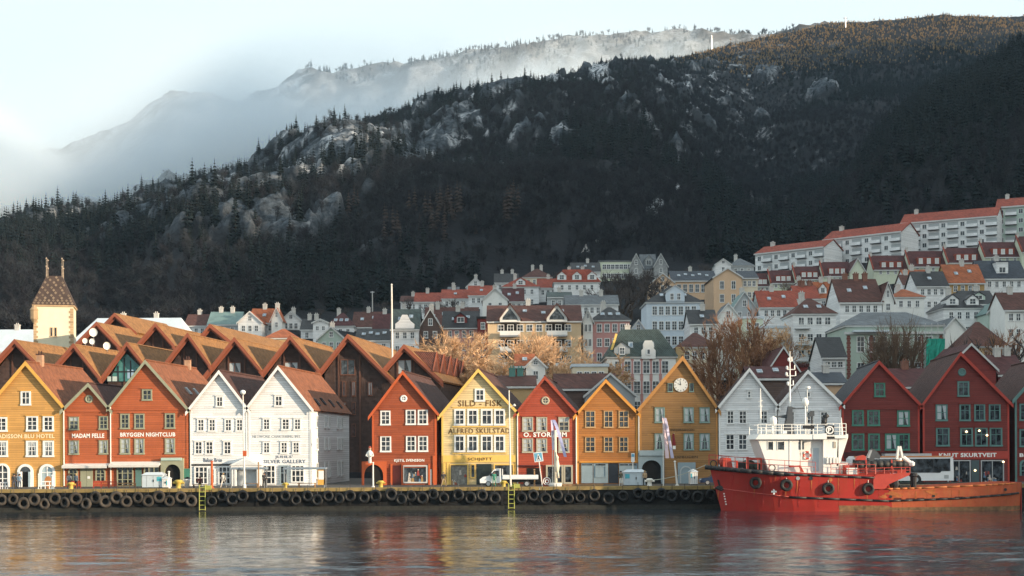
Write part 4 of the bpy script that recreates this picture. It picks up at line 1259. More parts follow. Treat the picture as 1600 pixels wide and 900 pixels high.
b = MB(); b.box(PX(257, 740, Y_FRONT), PX(284, 740, Y_FRONT), Y_FRONT - .03, Y_FRONT, QUAY_Z, PZ(270, 724, Y_FRONT)); part("dark_passage", b, M_DARK, o)
bx(r_, "gateway_cornice", 253.5, 285.5, 715, 719.5, mat("pale verdigris", (.4, .52, .46)), .45, .62)
bx(r_, "green_hatch", 287.5, 296.5, 732, 747, M_GREENT, .05, .2)
r_ = rt(h4)
shop_window(r_, 304, 325.5, 728.5, 757, M_WHITE, 3, False, bars=(.36, .68), fw=.14); shop_window(r_, 341.5, 361, 728.5, 757, M_WHITE, 3, False, bars=(.36, .68), fw=.14)
shop_window(r_, 328.5, 337, 731, 757, M_WHITE, 1, False, bars=(.6,), fw=.2, name="glazed_door")
bx(r_, "fascia_board", 300, 362, 724.5, 728, mat("charcoal fascia", (.06, .06, .06)), .0, .1)
# gabled porch between the two white houses
po = thing("porch", "small white gabled porch with pediment between the two white houses", "porch", P(385, 757, Y_FRONT - 1.0))
a, c = P(361, 757, Y_FRONT - 1.0), P(409, 727, Y_FRONT - 1.0); top = P(385, 714.5, Y_FRONT - 1.0)
b = MB(); b.prism([(a.x - .2, a.y - .15, c.z), (c.x + .2, a.y - .15, c.z), (top.x, a.y - .15, top.z)], (0, 1.1, 0)); part("pediment", b, M_WHITE, po)
b = MB(); b.prism([(a.x + .5, a.y - .19, c.z + .12), (c.x - .5, a.y - .19, c.z + .12), (top.x, a.y - .19, top.z - .22)], (0, .03, 0)); part("tympanum", b, mat("porch grey white", (.6, .63, .65)), po)
b = MB(); b.box(a.x, c.x, a.y, a.y + .95, c.z - .45, c.z - .002); part("entablature", b, M_WHITE, po)
for x in (a.x + .1, c.x - .6): b = MB(); b.box(x, x + .5, a.y + .05, a.y + .5, QUAY_Z, c.z - .452); part("pilaster", b, M_WHITE, po)
b = MB(); b.box(a.x + .6, c.x - .6, a.y + .7, a.y + .95, QUAY_Z, c.z - .453); part("door", b, mat("porch door grey", (.45, .47, .48)), po)
r_ = rt(h5)
shop_window(r_, 410, 431, 726.5, 757, M_WHITE, 3, False, bars=(.36, .68), fw=.14); shop_window(r_, 455, 476, 726.5, 754, M_WHITE, 3, False, bars=(.36, .68), fw=.14)
shop_window(r_, 437, 451, 727, 757, M_GREYB, 2, False, bars=(.6,), fw=.16, name="glazed_door")
# the long side wall of the white house: three storeys of paired sashes
def side_windows(h, zs, us, m=None):
    root = rt(h); x1 = PX(h['x1'], 700, Y_FRONT); L = h['L']; ang = math.atan2(1, DS)
    for zz, hh in zs:
        for u in us:
            x, y = x1 + DS * L * u, Y_FRONT + L * u
            window(root, x - root.location.x + .02, y - root.location.y, zz - QUAY_Z, 1.0, hh, 2, 2, m or M_WHITE, .12, .06, ang, M_PANE_FAR)
side_windows(h5, [(QUAY_Z + 4.2, 1.5), (QUAY_Z + 6.9, 1.5), (QUAY_Z + .8, 1.9)], [.12, .34, .44, .68, .78])
r_ = rt(h6)
bx(r_, "shopfront_board", 583, 680, 710, 731, mat("brick red boards", (0.42, 0.065, 0.020)), .0, .09)
sw = shop_window(r_, 629, 668, 727, 755, mat("pale shop frame", (.5, .5, .5)), 1, True, fw=.16, seed=3)
bx(r_, "door", 614, 627.5, 727, 760, mat("maroon door", (.09, .015, .012), .5, .3), .02, .12)
for a in (610.5, 627.6, 669.5): bx(r_, "pilaster", a, a + 2.6, 725, 761, M_BRICKT, .02, .2)
bx(r_, "pilaster", 676.5, 681.5, 712, 761, M_BRICKT, .1, .22)
bx(r_, "notice_panel", 672, 674.3, 733, 760, M_METAL, .02, .16)
b = MB(); arch_ring(b, PX(565.5, 740, Y_FRONT), PX(604, 740, Y_FRONT), QUAY_Z, PZ(580, 721, Y_FRONT), PX(569, 740, Y_FRONT), PX(599, 740, Y_FRONT), PZ(580, 726, Y_FRONT), Y_FRONT - .25, Y_FRONT - .095, 12, 1.3)
o = part("arched_gateway", b, M_BRICKT, r_)
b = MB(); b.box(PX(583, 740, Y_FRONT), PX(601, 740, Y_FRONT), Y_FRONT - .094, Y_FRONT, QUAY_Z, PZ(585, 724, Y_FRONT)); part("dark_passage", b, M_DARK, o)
# low lean-to between red and cream houses
lo = thing("link_building", "low brick red building between the red and the cream house", "house", P(687, 757, Y_FRONT + 1.5))
b = MB(); a = P(682.6, 757, Y_FRONT + 1.5); c = P(691, 711, Y_FRONT + 1.5); b.box(a.x, c.x, a.y, a.y + 8, QUAY_Z, c.z); part("wall", b, M_BRICKR, lo)
b = MB(); b.box(a.x - .1, c.x, a.y - .3, a.y + 8, c.z, c.z + .18); part("roof", b, M_ROOFB, lo)
r_ = rt(h7)
bx(r_, "fascia_board", 692, 806, 711, 722.5, M_CREAMT, .0, .1)
shop_window(r_, 702.5, 732, 725, 759.5, M_CREAMT, 1, True, seed=5, fw=.14, back=mat("lit shop interior", (.2, .19, .17), .5, .5, 3)); shop_window(r_, 735, 743, 725, 747, M_CREAMT, 1, False)
bx(r_, "shop_door", 744.5, 768, 725, 760, mat("dark green shop door", (.018, .026, .024), .25, .3), .0, .06)
shop_window(r_, 771.5, 803, 725, 759, M_CREAMT, 1, True, seed=8, fw=.14)
for q in (693, 698): bx(r_, "pilaster", q, q + 3.6, 723, 761, M_CREAMT, .0, .16)
for y0 in (665.6, 707.2): bx(r_, "sill_board", 707, 792, y0, y0 + 2, M_CREAMT, .0, .14)
for y0 in (636.2, 677.6): bx(r_, "lintel_board", 707, 792, y0 - .6, y0 + 1, M_CREAMT, .0, .1)
r_ = rt(h8)
bx(r_, "door_canopy", 813, 848, 726, 728.5, mat("dark red canopy", (.12, .02, .015)), .0, .5)
bx(r_, "door", 823.5, 845, 731, 757, M_DARK, .0, .05)
shop_window(r_, 853, 880, 726.5, 756, mat("stone coloured trim", (.42, .38, .29)), 2, False, fw=.2); shop_window(r_, 880.5, 895, 726.5, 756, mat("stone coloured trim", (.42, .38, .29)), 1, False, fw=.2)
r_ = rt(h9)
bx(r_, "shopfront_cornice", 905, 997, 720, 723, mat("amber trim", (0.62, 0.27, 0.05)), .0, .22)
bx(r_, "panel_door", 908.5, 926, 724, 755, M_GREYB, .0, .14); bx(r_, "panel", 927.3, 950, 724, 755, M_GREYB, .0, .12); shop_window(r_, 930, 947, 728, 746, M_GREYB, 1, False, fw=.1)
bx(r_, "dark_door", 951, 966, 724, 755, mat("navy door", (.015, .02, .03), .4), .0, .07); bx(r_, "panel", 967.5, 996, 724, 755, M_GREYB, .0, .12)
for a, c in ((909.5, 925), (931, 946), (969, 981), (983, 994)): bx(r_, "transom_light", a, c, 724.8, 727.3, M_PANE, .1, .17)
r_ = rt(h10)
Z1 = PZ(1010, 708, Y_FRONT)
b = MB(); arch_ring(b, PX(997, 740, Y_FRONT), PX(1037.5, 740, Y_FRONT), QUAY_Z, Z1, PX(1002.7, 740, Y_FRONT), PX(1032.5, 740, Y_FRONT), PZ(1015, 719, Y_FRONT), Y_FRONT - .35, Y_FRONT - .002, 12, 1.0)
o = part("arched_gateway", b, M_GREYB, r_)
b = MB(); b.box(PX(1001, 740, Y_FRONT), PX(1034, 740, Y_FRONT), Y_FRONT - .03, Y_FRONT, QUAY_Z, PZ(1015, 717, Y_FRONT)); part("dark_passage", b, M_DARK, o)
bx(r_, "gateway_cornice", 998, 1037, 703.5, 712, M_GREYB, .3, .6)
bx(r_, "door_surround", 1059, 1086.5, 722.5, 758, M_GREYB, .0, .14)
arch_opening(r_, "arched_door", 1062, 1081, 728, mat("pale grey paint", (.42, .45, .46)), mat("grey door", (.3, .34, .36)), .15, out=.2)
# clock
cc = P(1063.5, 601.6, Y_FRONT)
b = MB(); b.prism([(cc.x + .82 * math.cos(t * math.pi / 12), Y_FRONT - .16, cc.z + .82 * math.sin(t * math.pi / 12)) for t in range(24)], (0, .17, 0)); ck = part("clock", b, mat("clock face", (.75, .74, .7), .5, .05), r_)
b = MB()
for t in range(12):
    a = t * math.pi / 6; d_ = Vector((math.cos(a), 0, math.sin(a))); s = Vector((-d_.z, 0, d_.x)) * .035; c0 = Vector((cc.x, Y_FRONT - .165, cc.z))
    b.prism([c0 + d_ * .6 - s, c0 + d_ * .76 - s, c0 + d_ * .76 + s, c0 + d_ * .6 + s], (0, -.01, 0))
part("numerals", b, M_BLACK, ck)
for ang, ln in ((R(100), .62), (R(155), .42)):
    b = MB(); d_ = Vector((math.cos(ang), 0, math.sin(ang))); s = Vector((-d_.z, 0, d_.x)) * .04; c0 = Vector((cc.x, Y_FRONT - .18, cc.z)); b.prism([c0 - s, c0 + d_ * ln - s * .4, c0 + d_ * ln + s * .4, c0 + s], (0, -.01, 0)); part("clock_hand", b, M_BLACK, ck)
r_ = rt(h13)
bx(r_, "shop_fascia", 1318, 1435, 706, 716, mat("dark plum paint", (.06, .012, .012)), .0, .12)
for a in (1325, 1352, 1379, 1406): shop_window(r_, a, a + 25, 718, 755, M_GREENT, 2, False)
r_ = rt(h14)
shop_window(r_, 1480, 1516, 719, 756, M_METAL, 2, True, seed=11); bx(r_, "shop_door", 1517.5, 1530, 719, 757, mat("steel blue door", (.06, .09, .10), .3), .0, .08); shop_window(r_, 1532, 1568, 719, 756, M_METAL, 2, True, seed=14)
bx(r_, "shop_fascia", 1444, 1575, 704.5, 717.5, M_DREDT, .0, .09)
M_BULB = bpy.data.materials.new("warm bulb"); M_BULB.use_nodes = True
_b = M_BULB.node_tree.nodes['Principled BSDF']; _b.inputs['Emission Color'].default_value = (1, .7, .35, 1); _b.inputs['Emission Strength'].default_value = 3.0
for a, y0 in ((1509.5, 674.5), (1529.5, 673), (1541.5, 680), (1567, 721.5), (1523, 735)):
    c = P(a, y0, Y_FRONT); b = MB(); b.lathe([(.02, -.12), (.13, -.04), (.13, .04), (.02, .12)], (c.x, Y_FRONT - .16, c.z), 8); part("lamp_bulb", b, M_BULB, r_)
r_ = rt(h15)
arch_opening(r_, "arched_window", 1593, 1612, 718, M_TEALT, M_PANE, .2, base=.7, glaze=(.3, .6), rise=.5)
# the curved grey green corner post at the right-hand house
# ================================================================== THE BRICK HOTEL behind
def brick_gable(label, ap, lf, rf, Y, L, ang=7.0, win=None, ov=1.3, wall=None, light=None):
    a, l, r = P(ap[0], ap[1], Y), P(lf[0], lf[1], Y), P(rf[0], rf[1], Y)
    root = thing("brick_hotel_wing", label, "building", (a.x, Y + ov, QUAY_Z), 0, "gabled wings of the brown brick hotel")
    t = math.tan(R(ang)); D = Vector((t * L, L, 0)); dn = D.normalized()
    back = dn * ov
    ins = 0.55
    b = MB()
    def inset(p): return p.lerp(a, .0) + Vector((0, 0, -.35))
    wl, wr, wa = inset(l) + back, inset(r) + back, inset(a) + back
    wl.x += ins; wr.x -= ins
    b.prism([(wl.x, wl.y, QUAY_Z - .3), (wr.x, wr.y, QUAY_Z - .3), wr, wa, wl], D - back)
    part("wall", b, wall or M_BRICK, root)
    for e in (l, r):
        b = MB(); slab(b, e, a, D, .3); part("roof", b, M_ROOFHOT, root)
        # layered fascia
        b = MB(); h = .62; f = Vector((0, -.10, 0))
        b.hexa([e + f + Vector((0, 0, -h)), a + f + Vector((0, 0, -h)), a + Vector((0, 0, -h)), e + Vector((0, 0, -h)), e + f + Vector((0, 0, .04)), a + f + Vector((0, 0, .04)), a + Vector((0, 0, .04)), e + Vector((0, 0, .04))])
        o = part("fascia", b, M_FASCIA, root)
        b = MB(); g = dn * .28
        b.hexa([e + g + Vector((0, 0, -h - .42)), a + g + Vector((0, 0, -h - .42)), a + g * 1.4 + Vector((0, 0, -h - .42)), e + g * 1.4 + Vector((0, 0, -h - .42)), e + g + Vector((0, 0, -.3)), a + g + Vector((0, 0, -.3)), a + g * 1.4 + Vector((0, 0, -.3)), e + g * 1.4 + Vector((0, 0, -.3))])
        part("lower_fascia", b, M_FASCIA, o)
    # upright timbers in the gable
    for k in (-.33, .3):
        x = wa.x + k * (wr.x - wl.x) * .5; zt = wa.z - abs(k) * (wa.z - (wl.z if k < 0 else wr.z)) - .5
        b = MB(); b.box(x - .12, x + .12, wa.y - .16, wa.y + .02, QUAY_Z, zt); part("timber_post", b, mat("stained timber", (.10, .045, .03)), root)
    for (x0, x1, y0, y1) in win or []:
        p, q = P(x0, y1, wa.y), P(x1, y0, wa.y)
        window(root, (p.x + q.x) / 2 - a.x, 0, p.z - QUAY_Z, q.x - p.x, q.z - p.z, 2, 1, mat("timber window frame", (.13, .055, .035)), .12, .08, 0, M_PANE, .14, curtain=rnd.choice((0, 2)))
    return root, a, l, r, D, wa

brick_gable("brick hotel wing at the far left, half hidden by a buff chimney", (22.7, 530), (-14, 570), (57, 566), 203, 26)
g2 = brick_gable("brick hotel wing below the satellite dishes", (114.7, 536.5), (84, 571), (157, 590), 205, 26)
g3 = brick_gable("brick hotel wing with a tall teal glazed gable", (198, 534), (157, 590), (226, 569), 205.5, 26)
g4 = brick_gable("brick hotel wing right of the cream tower with a dark open gable", (150.7, 502.7), (118, 536), (187.5, 541), 229, 20)
g5 = brick_gable("highest brick hotel wing, its ridge above all the others", (179, 489), (163, 505), (213, 519), 243, 22, 9)
g6 = brick_gable("brick hotel wing with black slatted gable in the second row", (242.7, 504.5), (214, 537), (273, 540), 229, 24)
g7 = brick_gable("brick hotel wing above the terracotta roof with skylights", (293, 520), (256, 568), (329, 570), 205.5, 24)
g8 = brick_gable("brick hotel wing with the longest ochre roof", (327.8, 506), (310, 528), (372, 542), 229, 48, 8)
g9 = brick_gable("brick hotel wing above the first white house", (366, 526.7), (316.7, 588), (409, 578), 206, 28, win=[(356, 377, 566, 583)])
g10 = brick_gable("brick hotel wing above the second white house", (453, 524), (409, 581), (498.5, 577), 206.5, 24, win=[(443, 466, 565, 577)])
g11 = brick_gable("brick hotel wing with a large window and tall dark brick front", (543, 522), (498, 580), (615.5, 594), 207, 34, win=[(532, 555, 562, 586), (534.5, 541, 596, 619), (549.5, 556, 596, 619), (534.5, 541, 628, 648), (549.5, 556, 628, 648), (549.5, 556, 662, 682), (575, 582, 597, 618), (536, 541, 662, 682)])
g12 = brick_gable("brick hotel wing with a row of triangular dormers", (631, 538), (599, 575), (692, 595), 207.5, 58, 9, win=[(621.5, 643.5, 562, 585)])
# glazed gable of the third wing
root, a, l, r, D, wa = g3
b = MB(); gy = wa.y - .22
p0, p1, pt = P(170, 596, gy), P(219, 596, gy), P(197.5, 552, gy)
b.prism([(p0.x, gy, p0.z), (p1.x, gy, p0.z), (pt.x + 2.0, gy, pt.z - 2.0), (pt.x, gy, pt.z), (pt.x - .9, gy, pt.z - .8)], (0, .2, 0)); o = part("glazed_gable", b, mat("teal gable glazing", (.06, .20, .19), .1, .5, .6), root)
for k in range(5):
    xx = p0.x + (p1.x - p0.x) * (k + .5) / 5; zt = pt.z - abs(xx - pt.x) * 1.25 - .3
    b = MB(); b.box(xx - .09, xx + .09, gy - .07, gy, p0.z, max(p0.z + .6, zt)); part("mullion", b, M_BLACK, o)
b = MB(); b.box(p0.x, p1.x, gy - .075, gy - .002, p0.z + 1.3, p0.z + 1.5); part("transom", b, M_BLACK, o)
b = MB(); c = P(204, 585, gy); b.box(c.x - .45, c.x + .45, gy - .06, gy - .003, c.z - .6, c.z + .7); part("blue_panel", b, mat("pale blue pane", (.30, .42, .55), .2), o)
b = MB(); c = P(175.5, 592, gy); b.box(c.x - .7, c.x + .7, gy - .062, gy - .003, c.z - .35, c.z + .35); part("white_panel", b, mat("frosted pane", (.5, .6, .58), .2), o)
# triangular dormers along the right slope of the last wing
root, a, l, r, D, wa = g12
dn = D.normalized(); sl = (r - a)
for k in range(7):
    base = a + sl * .70 + D * (.035 + .088 * k); top = a + sl * .16 + D * (.035 + .088 * k)
    out = Vector((0, 0, 0)); hw = dn * 2.3
    q = Vector((base.x + .1, base.y, base.z - .2)); apx = Vector((q.x - .1, q.y, top.z - .3))
    b = MB()
    b.hexa([q - hw, q - hw + Vector((-.01, 0, 0)), apx + Vector((-.01, 0, 0)), apx, q - hw * 1.0 + Vector((.25, 0, 0)), top - hw * .05, top, apx + Vector((.35, 0, .1))])
    b2 = MB(); b2.poly([q - hw + Vector((.2, 0, 0)), apx + Vector((.4, 0, .1)), top]); b2.poly([q + hw + Vector((.2, 0, 0)), top, apx + Vector((.4, 0, .1))])
    b2.poly([q - hw + Vector((.2, 0, 0)), q + hw + Vector((.2, 0, 0)), apx + Vector((.4, 0, .1))])
    b2.poly([q - hw + Vector((.2, 0, 0)), top, q + hw + Vector((.2, 0, 0))])
    dm = part("dormer", b2, mat("dark red dormer tiles", (.15, .050, .032), .75, .25, .5, relief="tiles", bump=.7), root)
    for s in (-1, 1):
        b3 = MB(); p = q + hw * s + Vector((.22, 0, 0)); e = apx + Vector((.42, 0, .12)); b3.tube(p, e, .14, .14, 4); part("dormer_edge", b3, M_FASCIA, dm)
# satellite dishes on the roofs
def dish(px, py, r, Y, tilt=0):
    c = P(px, py, Y); root = thing("satellite_dish", "white satellite dish on the brick hotel roof" if tilt == 0 else "half sunlit satellite dish on the brick hotel roof", "satellite dish", (c.x, c.y, c.z))
    b = MB(); n = 14
    prof = [(r * math.sin(t), -r * .35 * (1 - math.cos(t) ** 1) * 1.0) for t in np.linspace(0, math.pi / 2, 5)]
    rings = []
    for rr, y in prof:
        rings.append([(rr * math.cos(2 * math.pi * k / n), y * 1.0, rr * 1.15 * math.sin(2 * math.pi * k / n)) for k in range(n)])
    for i in range(1, len(rings)):
        for k in range(n): b.quad(rings[i - 1][k], rings[i - 1][(k + 1) % n], rings[i][(k + 1) % n], rings[i][k])
    b.box(-.05, .05, -.05, .05, -.3, .3)
    link("reflector", b.mesh("reflector", M_POLE), root, (0, 0, 0), (R(-15), 0, R(15)))
    b = MB(); b.tube((0, 0, 0), (0, .2, -r - 1.2), .06, .06, 5); b.tube((0, -.1, 0), (.1, -r * .9, .1), .03, .03, 4); link("mount", b.mesh("mount", M_METAL), root)
    return root
o = dish(146, 520, .62, 218); o['label'] = "largest of the white satellite dishes, standing upright by the cream tower"
o = dish(144, 534, .42, 217); o['label'] = "small white satellite dish just below the largest one"
o = dish(133, 533, .40, 217, 1); o['label'] = "tan satellite dish left of the other dishes"
o = dish(167, 541, .55, 216, 1); o['label'] = "satellite dish at the right of the group, half in shade"

# ================================================================== THE CREAM TOWER
def tower():
    Y = 258.0
    z0 = gz(PX(84, 500, Y), Y) - 1
    xl, xr = PX(54, 500, Y), PX(113, 500, Y); ze = PZ(84, 479, Y); zt = PZ(84, 429, Y)
    xc = (xl + xr) / 2; w = (xr - xl) / 2
    root = thing("stone_tower", "cream stone tower with patterned hipped roof and four pinnacles", "tower", (xc, Y, z0), R(13))
    def lp(n, b, m, p=None, smooth=False): return link(n, b.mesh(n, m, (0, 0, 0), smooth), p or root)
    h = ze - z0; d = 2 * w
    b = MB(); b.box(-w, w, 0, d, 0, h); lp("wall", b, mat("cream plaster", (.76, .68, .50), .85, .10, .6, streak=.12, streak_col=(.5, .4, .25)))
    mq = mat("tan quoin stone", (.46, .32, .19), .85, .25, 1, per_obj=.2)
    bmq = {}
    k = 0; z = 4.0
    while z < h - .5:
        lw = .75 if k % 2 else .5
        if lw not in bmq:
            q = MB(); q.box(-.04, lw, -.05, lw, 0, .42); bmq[lw] = q.mesh("quoin", mq)
            q = MB(); q.box(-lw, .04, -.05, lw, 0, .42); bmq[-lw] = q.mesh("quoin", mq)
        link("quoin", bmq[lw], root, (-w, 0, z)); link("quoin", bmq[-lw], root, (w, 0, z)); z += .46; k += 1
    b = MB(); b.box(-w - .25, w + .25, -.25, d + .25, h, h + .3); lp("cornice", b, mq)
    # roof: hipped, steep, flat top ridge, with courses of pale and dark slates
    hr = zt - ze; tw = w * .40
    B = [(-w - .35, -.35), (w + .35, -.35), (w + .35, d + .35), (-w - .35, d + .35)]; T = [(-tw, d / 2 - tw), (tw, d / 2 - tw), (tw, d / 2 + tw), (-tw, d / 2 + tw)]
    b = MB(); b.hexa([(x, y, h + .3) for x, y in B] + [(x, y, h + hr) for x, y in T]); rf = lp("roof", b, mat("dark brown slate", (.065, .042, .034), .7, .3, 1))
    ms = mat("pale tan slate", (.20, .145, .10), .7, .2, 2, per_obj=.25)
    ny = 11
    q = MB(); q.prism([(-.30, 0, .0), (0, 0, -.34), (.30, 0, 0), (0, 0, .34)], (0, -.05, 0)); sm = q.mesh("slate", ms)
    tilt = math.atan2(d / 2 - tw + .35, hr)
    for j in range(ny):
        f = (j + .6) / (ny + .2); ww = (w + .35) * (1 - f) + tw * f
        n = max(2, int(round(2 * ww / .74)))
        for i in range(n):
            if (i + j) % 2 == 0 or j < 2:
                x = -ww + 2 * ww * (i + .5) / n; y = -.35 + (d / 2 - tw + .35) * f
                link("slate", sm, rf, (x, y - .03, h + .3 + (hr - .3) * f), (-tilt, 0, 0)).scale = (.86, 1, .86)
    for (x, y) in T:
        b = MB(); b.tube((x, y, h + hr - .3), (x, y, h + hr + 1.5), .10, .07, 6); b.lathe([(.05, 0), (.18, .12), (.18, .28), (.05, .42)], (x, y, h + hr + 1.5), 8); b.tube((x, y, h + hr + 2.0), (x, y, h + hr + 3.0), .05, .04, 5); b.lathe([(.04, 0), (.2, .12), (.04, .4)], (x, y, h + hr + 3.0), 8)
        lp("pinnacle", b, mat("pinnacle copper", (.35, .27, .2), .5, .3, 3))
    wz = PZ(85, 526, Y) - z0
    for s in (-.36, .36): window(root, s, 0, wz, .52, 1.7, 1, 1, mq, .1, .05, 0, M_PANE, .08)
    b = MB(); b.lathe([(.1, 0), (.7, .9), (.7, 2.4), (.8, 2.5), (.05, 3.6)], (-w + .1, -.1, h - 3.2), 8); lp("corner_turret", b, mat("tan quoin stone", (.46, .32, .19)))
tower()
# ================================================================== THE TOWN ON THE HILLSIDE
W_ = lambda n, c, **k: mat(n, c, **dict(dict(rough=.7, var=.07, scale=.5, streak=.12, streak_col=tuple(q * .7 for q in c)), **k))
TW = dict(white=W_("white house paint", (.90, .90, .90), relief='boards'), cream=W_("cream render", (.66, .58, .44)), beige=W_("beige render", (.60, .44, .27)), pink=W_("dusty pink render", (.50, .25, .23)),
          blue=W_("pale blue grey render", (.56, .63, .70)), green=W_("pale green render", (.46, .56, .49)), grey=W_("grey render", (.40, .42, .43)), tan=W_("tan boards", (.52, .33, .13), relief='boards'),
          lime=W_("pale lime render", (.60, .64, .50)), peach=W_("peach render", (.62, .42, .27)), dred=W_("dark red house boards", (.22, .035, .03), relief='boards'), brown=W_("brown shingle wall", (.14, .09, .075), relief='boards'), sunwhite=W_("white plaster", (.76, .75, .72)),
          stone=W_("grey stone", (.36, .37, .37), relief='bricks'), ochre=W_("buff render", (.50, .34, .17)), mint=W_("mint grey render", (.38, .46, .40)))
RF = dict(red=mat("red clay roof tiles", (.34, .075, .045), .8, .25, .5, relief='tiles', bump=.6), orange=mat("orange clay roof tiles", (.40, .12, .05), .8, .25, .5, relief='tiles', bump=.6), brown=mat("brown clay roof tiles", (.12, .05, .04), .8, .28, .5, relief='tiles', bump=.6),
          black=mat("black glazed roof tiles", (.028, .028, .032), .5, .4, .5, relief='tiles', bump=.6), navy=mat("blue slate roof", (.045, .055, .075), .6, .3, .5, relief='tiles', bump=.6), green=mat("mossy green slate roof", (.06, .085, .08), .6, .3, .5, relief='tiles', bump=.6),
          teal=mat("verdigris roof", (.16, .24, .23), .6, .25, .5), grey=mat("grey slate roof", (.15, .165, .18), .65, .25, .5, relief='tiles', bump=.6), snow=mat("snowy roof", (.55, .61, .66), .8, .12, .4), plum=mat("plum brown roof tiles", (.10, .032, .032), .75, .25, .5, relief='tiles', bump=.6))
M_EAVE = mat("pale eaves board", (.55, .55, .54), .7, .1)
M_CHIM = mat("whitewashed chimney", (.52, .50, .47), .85, .2, 2)
M_CHIMB = mat("brick chimney", (.22, .10, .07), .85, .25, 2)
CHCACHE = {}
def chimney(root, x, y, z, h=1.4, m=None, s=.45):
    m = m or M_CHIM
    key = (m.name, round(h, 1), s)
    if key not in CHCACHE:
        b = MB(); b.box(-s, s, -s, s, -1.2, h); b.box(-s - .08, s + .08, -s - .08, s + .08, h, h + .16)
        for k in (-.18, .18): b.tube((k, 0, h + .16), (k, 0, h + .5), .1, .1, 5)
        CHCACHE[key] = b.mesh("chimney", m)
    return link("chimney", CHCACHE[key], root, (x, y, z))

SKY = {}
def skylight(root, x, y, z, slope, w=.8, h=1.1, rz=0.0):
    if 'f' not in SKY:
        b = MB(); b.box(-.5, .5, -.5, .5, -.1, .1); SKY['f'] = b.mesh("skylight", M_METAL)
        b = MB(); b.box(-.4, .4, -.4, .4, .0, .115); SKY['p'] = b.mesh("pane", glass_mat("roof pane", (.20, .26, .32), (.55, .62, .68), .1))
    o = link("skylight", SKY['f'], root, (x, y, z), (slope, 0, rz)); o.scale = (w, h, 1); link("pane", SKY['p'], o)
    return o

def lpart(root, name, b, m, smooth=False):
    return link(name, b.mesh(name, m, (0, 0, 0), smooth), root)

def dormer(root, x, y, z, w, h, dep, wall, roof, kind='gable', win=1):
    """a dormer whose front stands at x, y with its foot at z, going back dep metres"""
    b = MB()
    if kind == 'gable': b.prism([(x - w / 2, y, z), (x + w / 2, y, z), (x + w / 2, y, z + h * .6), (x, y, z + h), (x - w / 2, y, z + h * .6)], (0, dep, 0))
    else: b.box(x - w / 2, x + w / 2, y, y + dep, z, z + h)
    o = lpart(root, "dormer", b, wall)
    b = MB()
    if kind == 'gable':
        for s in (-1, 1):
            A, B_ = Vector((x + s * (w / 2 + .15), y - .18, z + h * .6 - .12)), Vector((x, y - .18, z + h + .06)); slab(b, A, B_, (0, dep + .1, 0), .12)
    else: b.box(x - w / 2 - .15, x + w / 2 + .15, y - .2, y + dep, z + h, z + h + .14)
    lpart(o, "dormer_roof", b, roof)
    return o

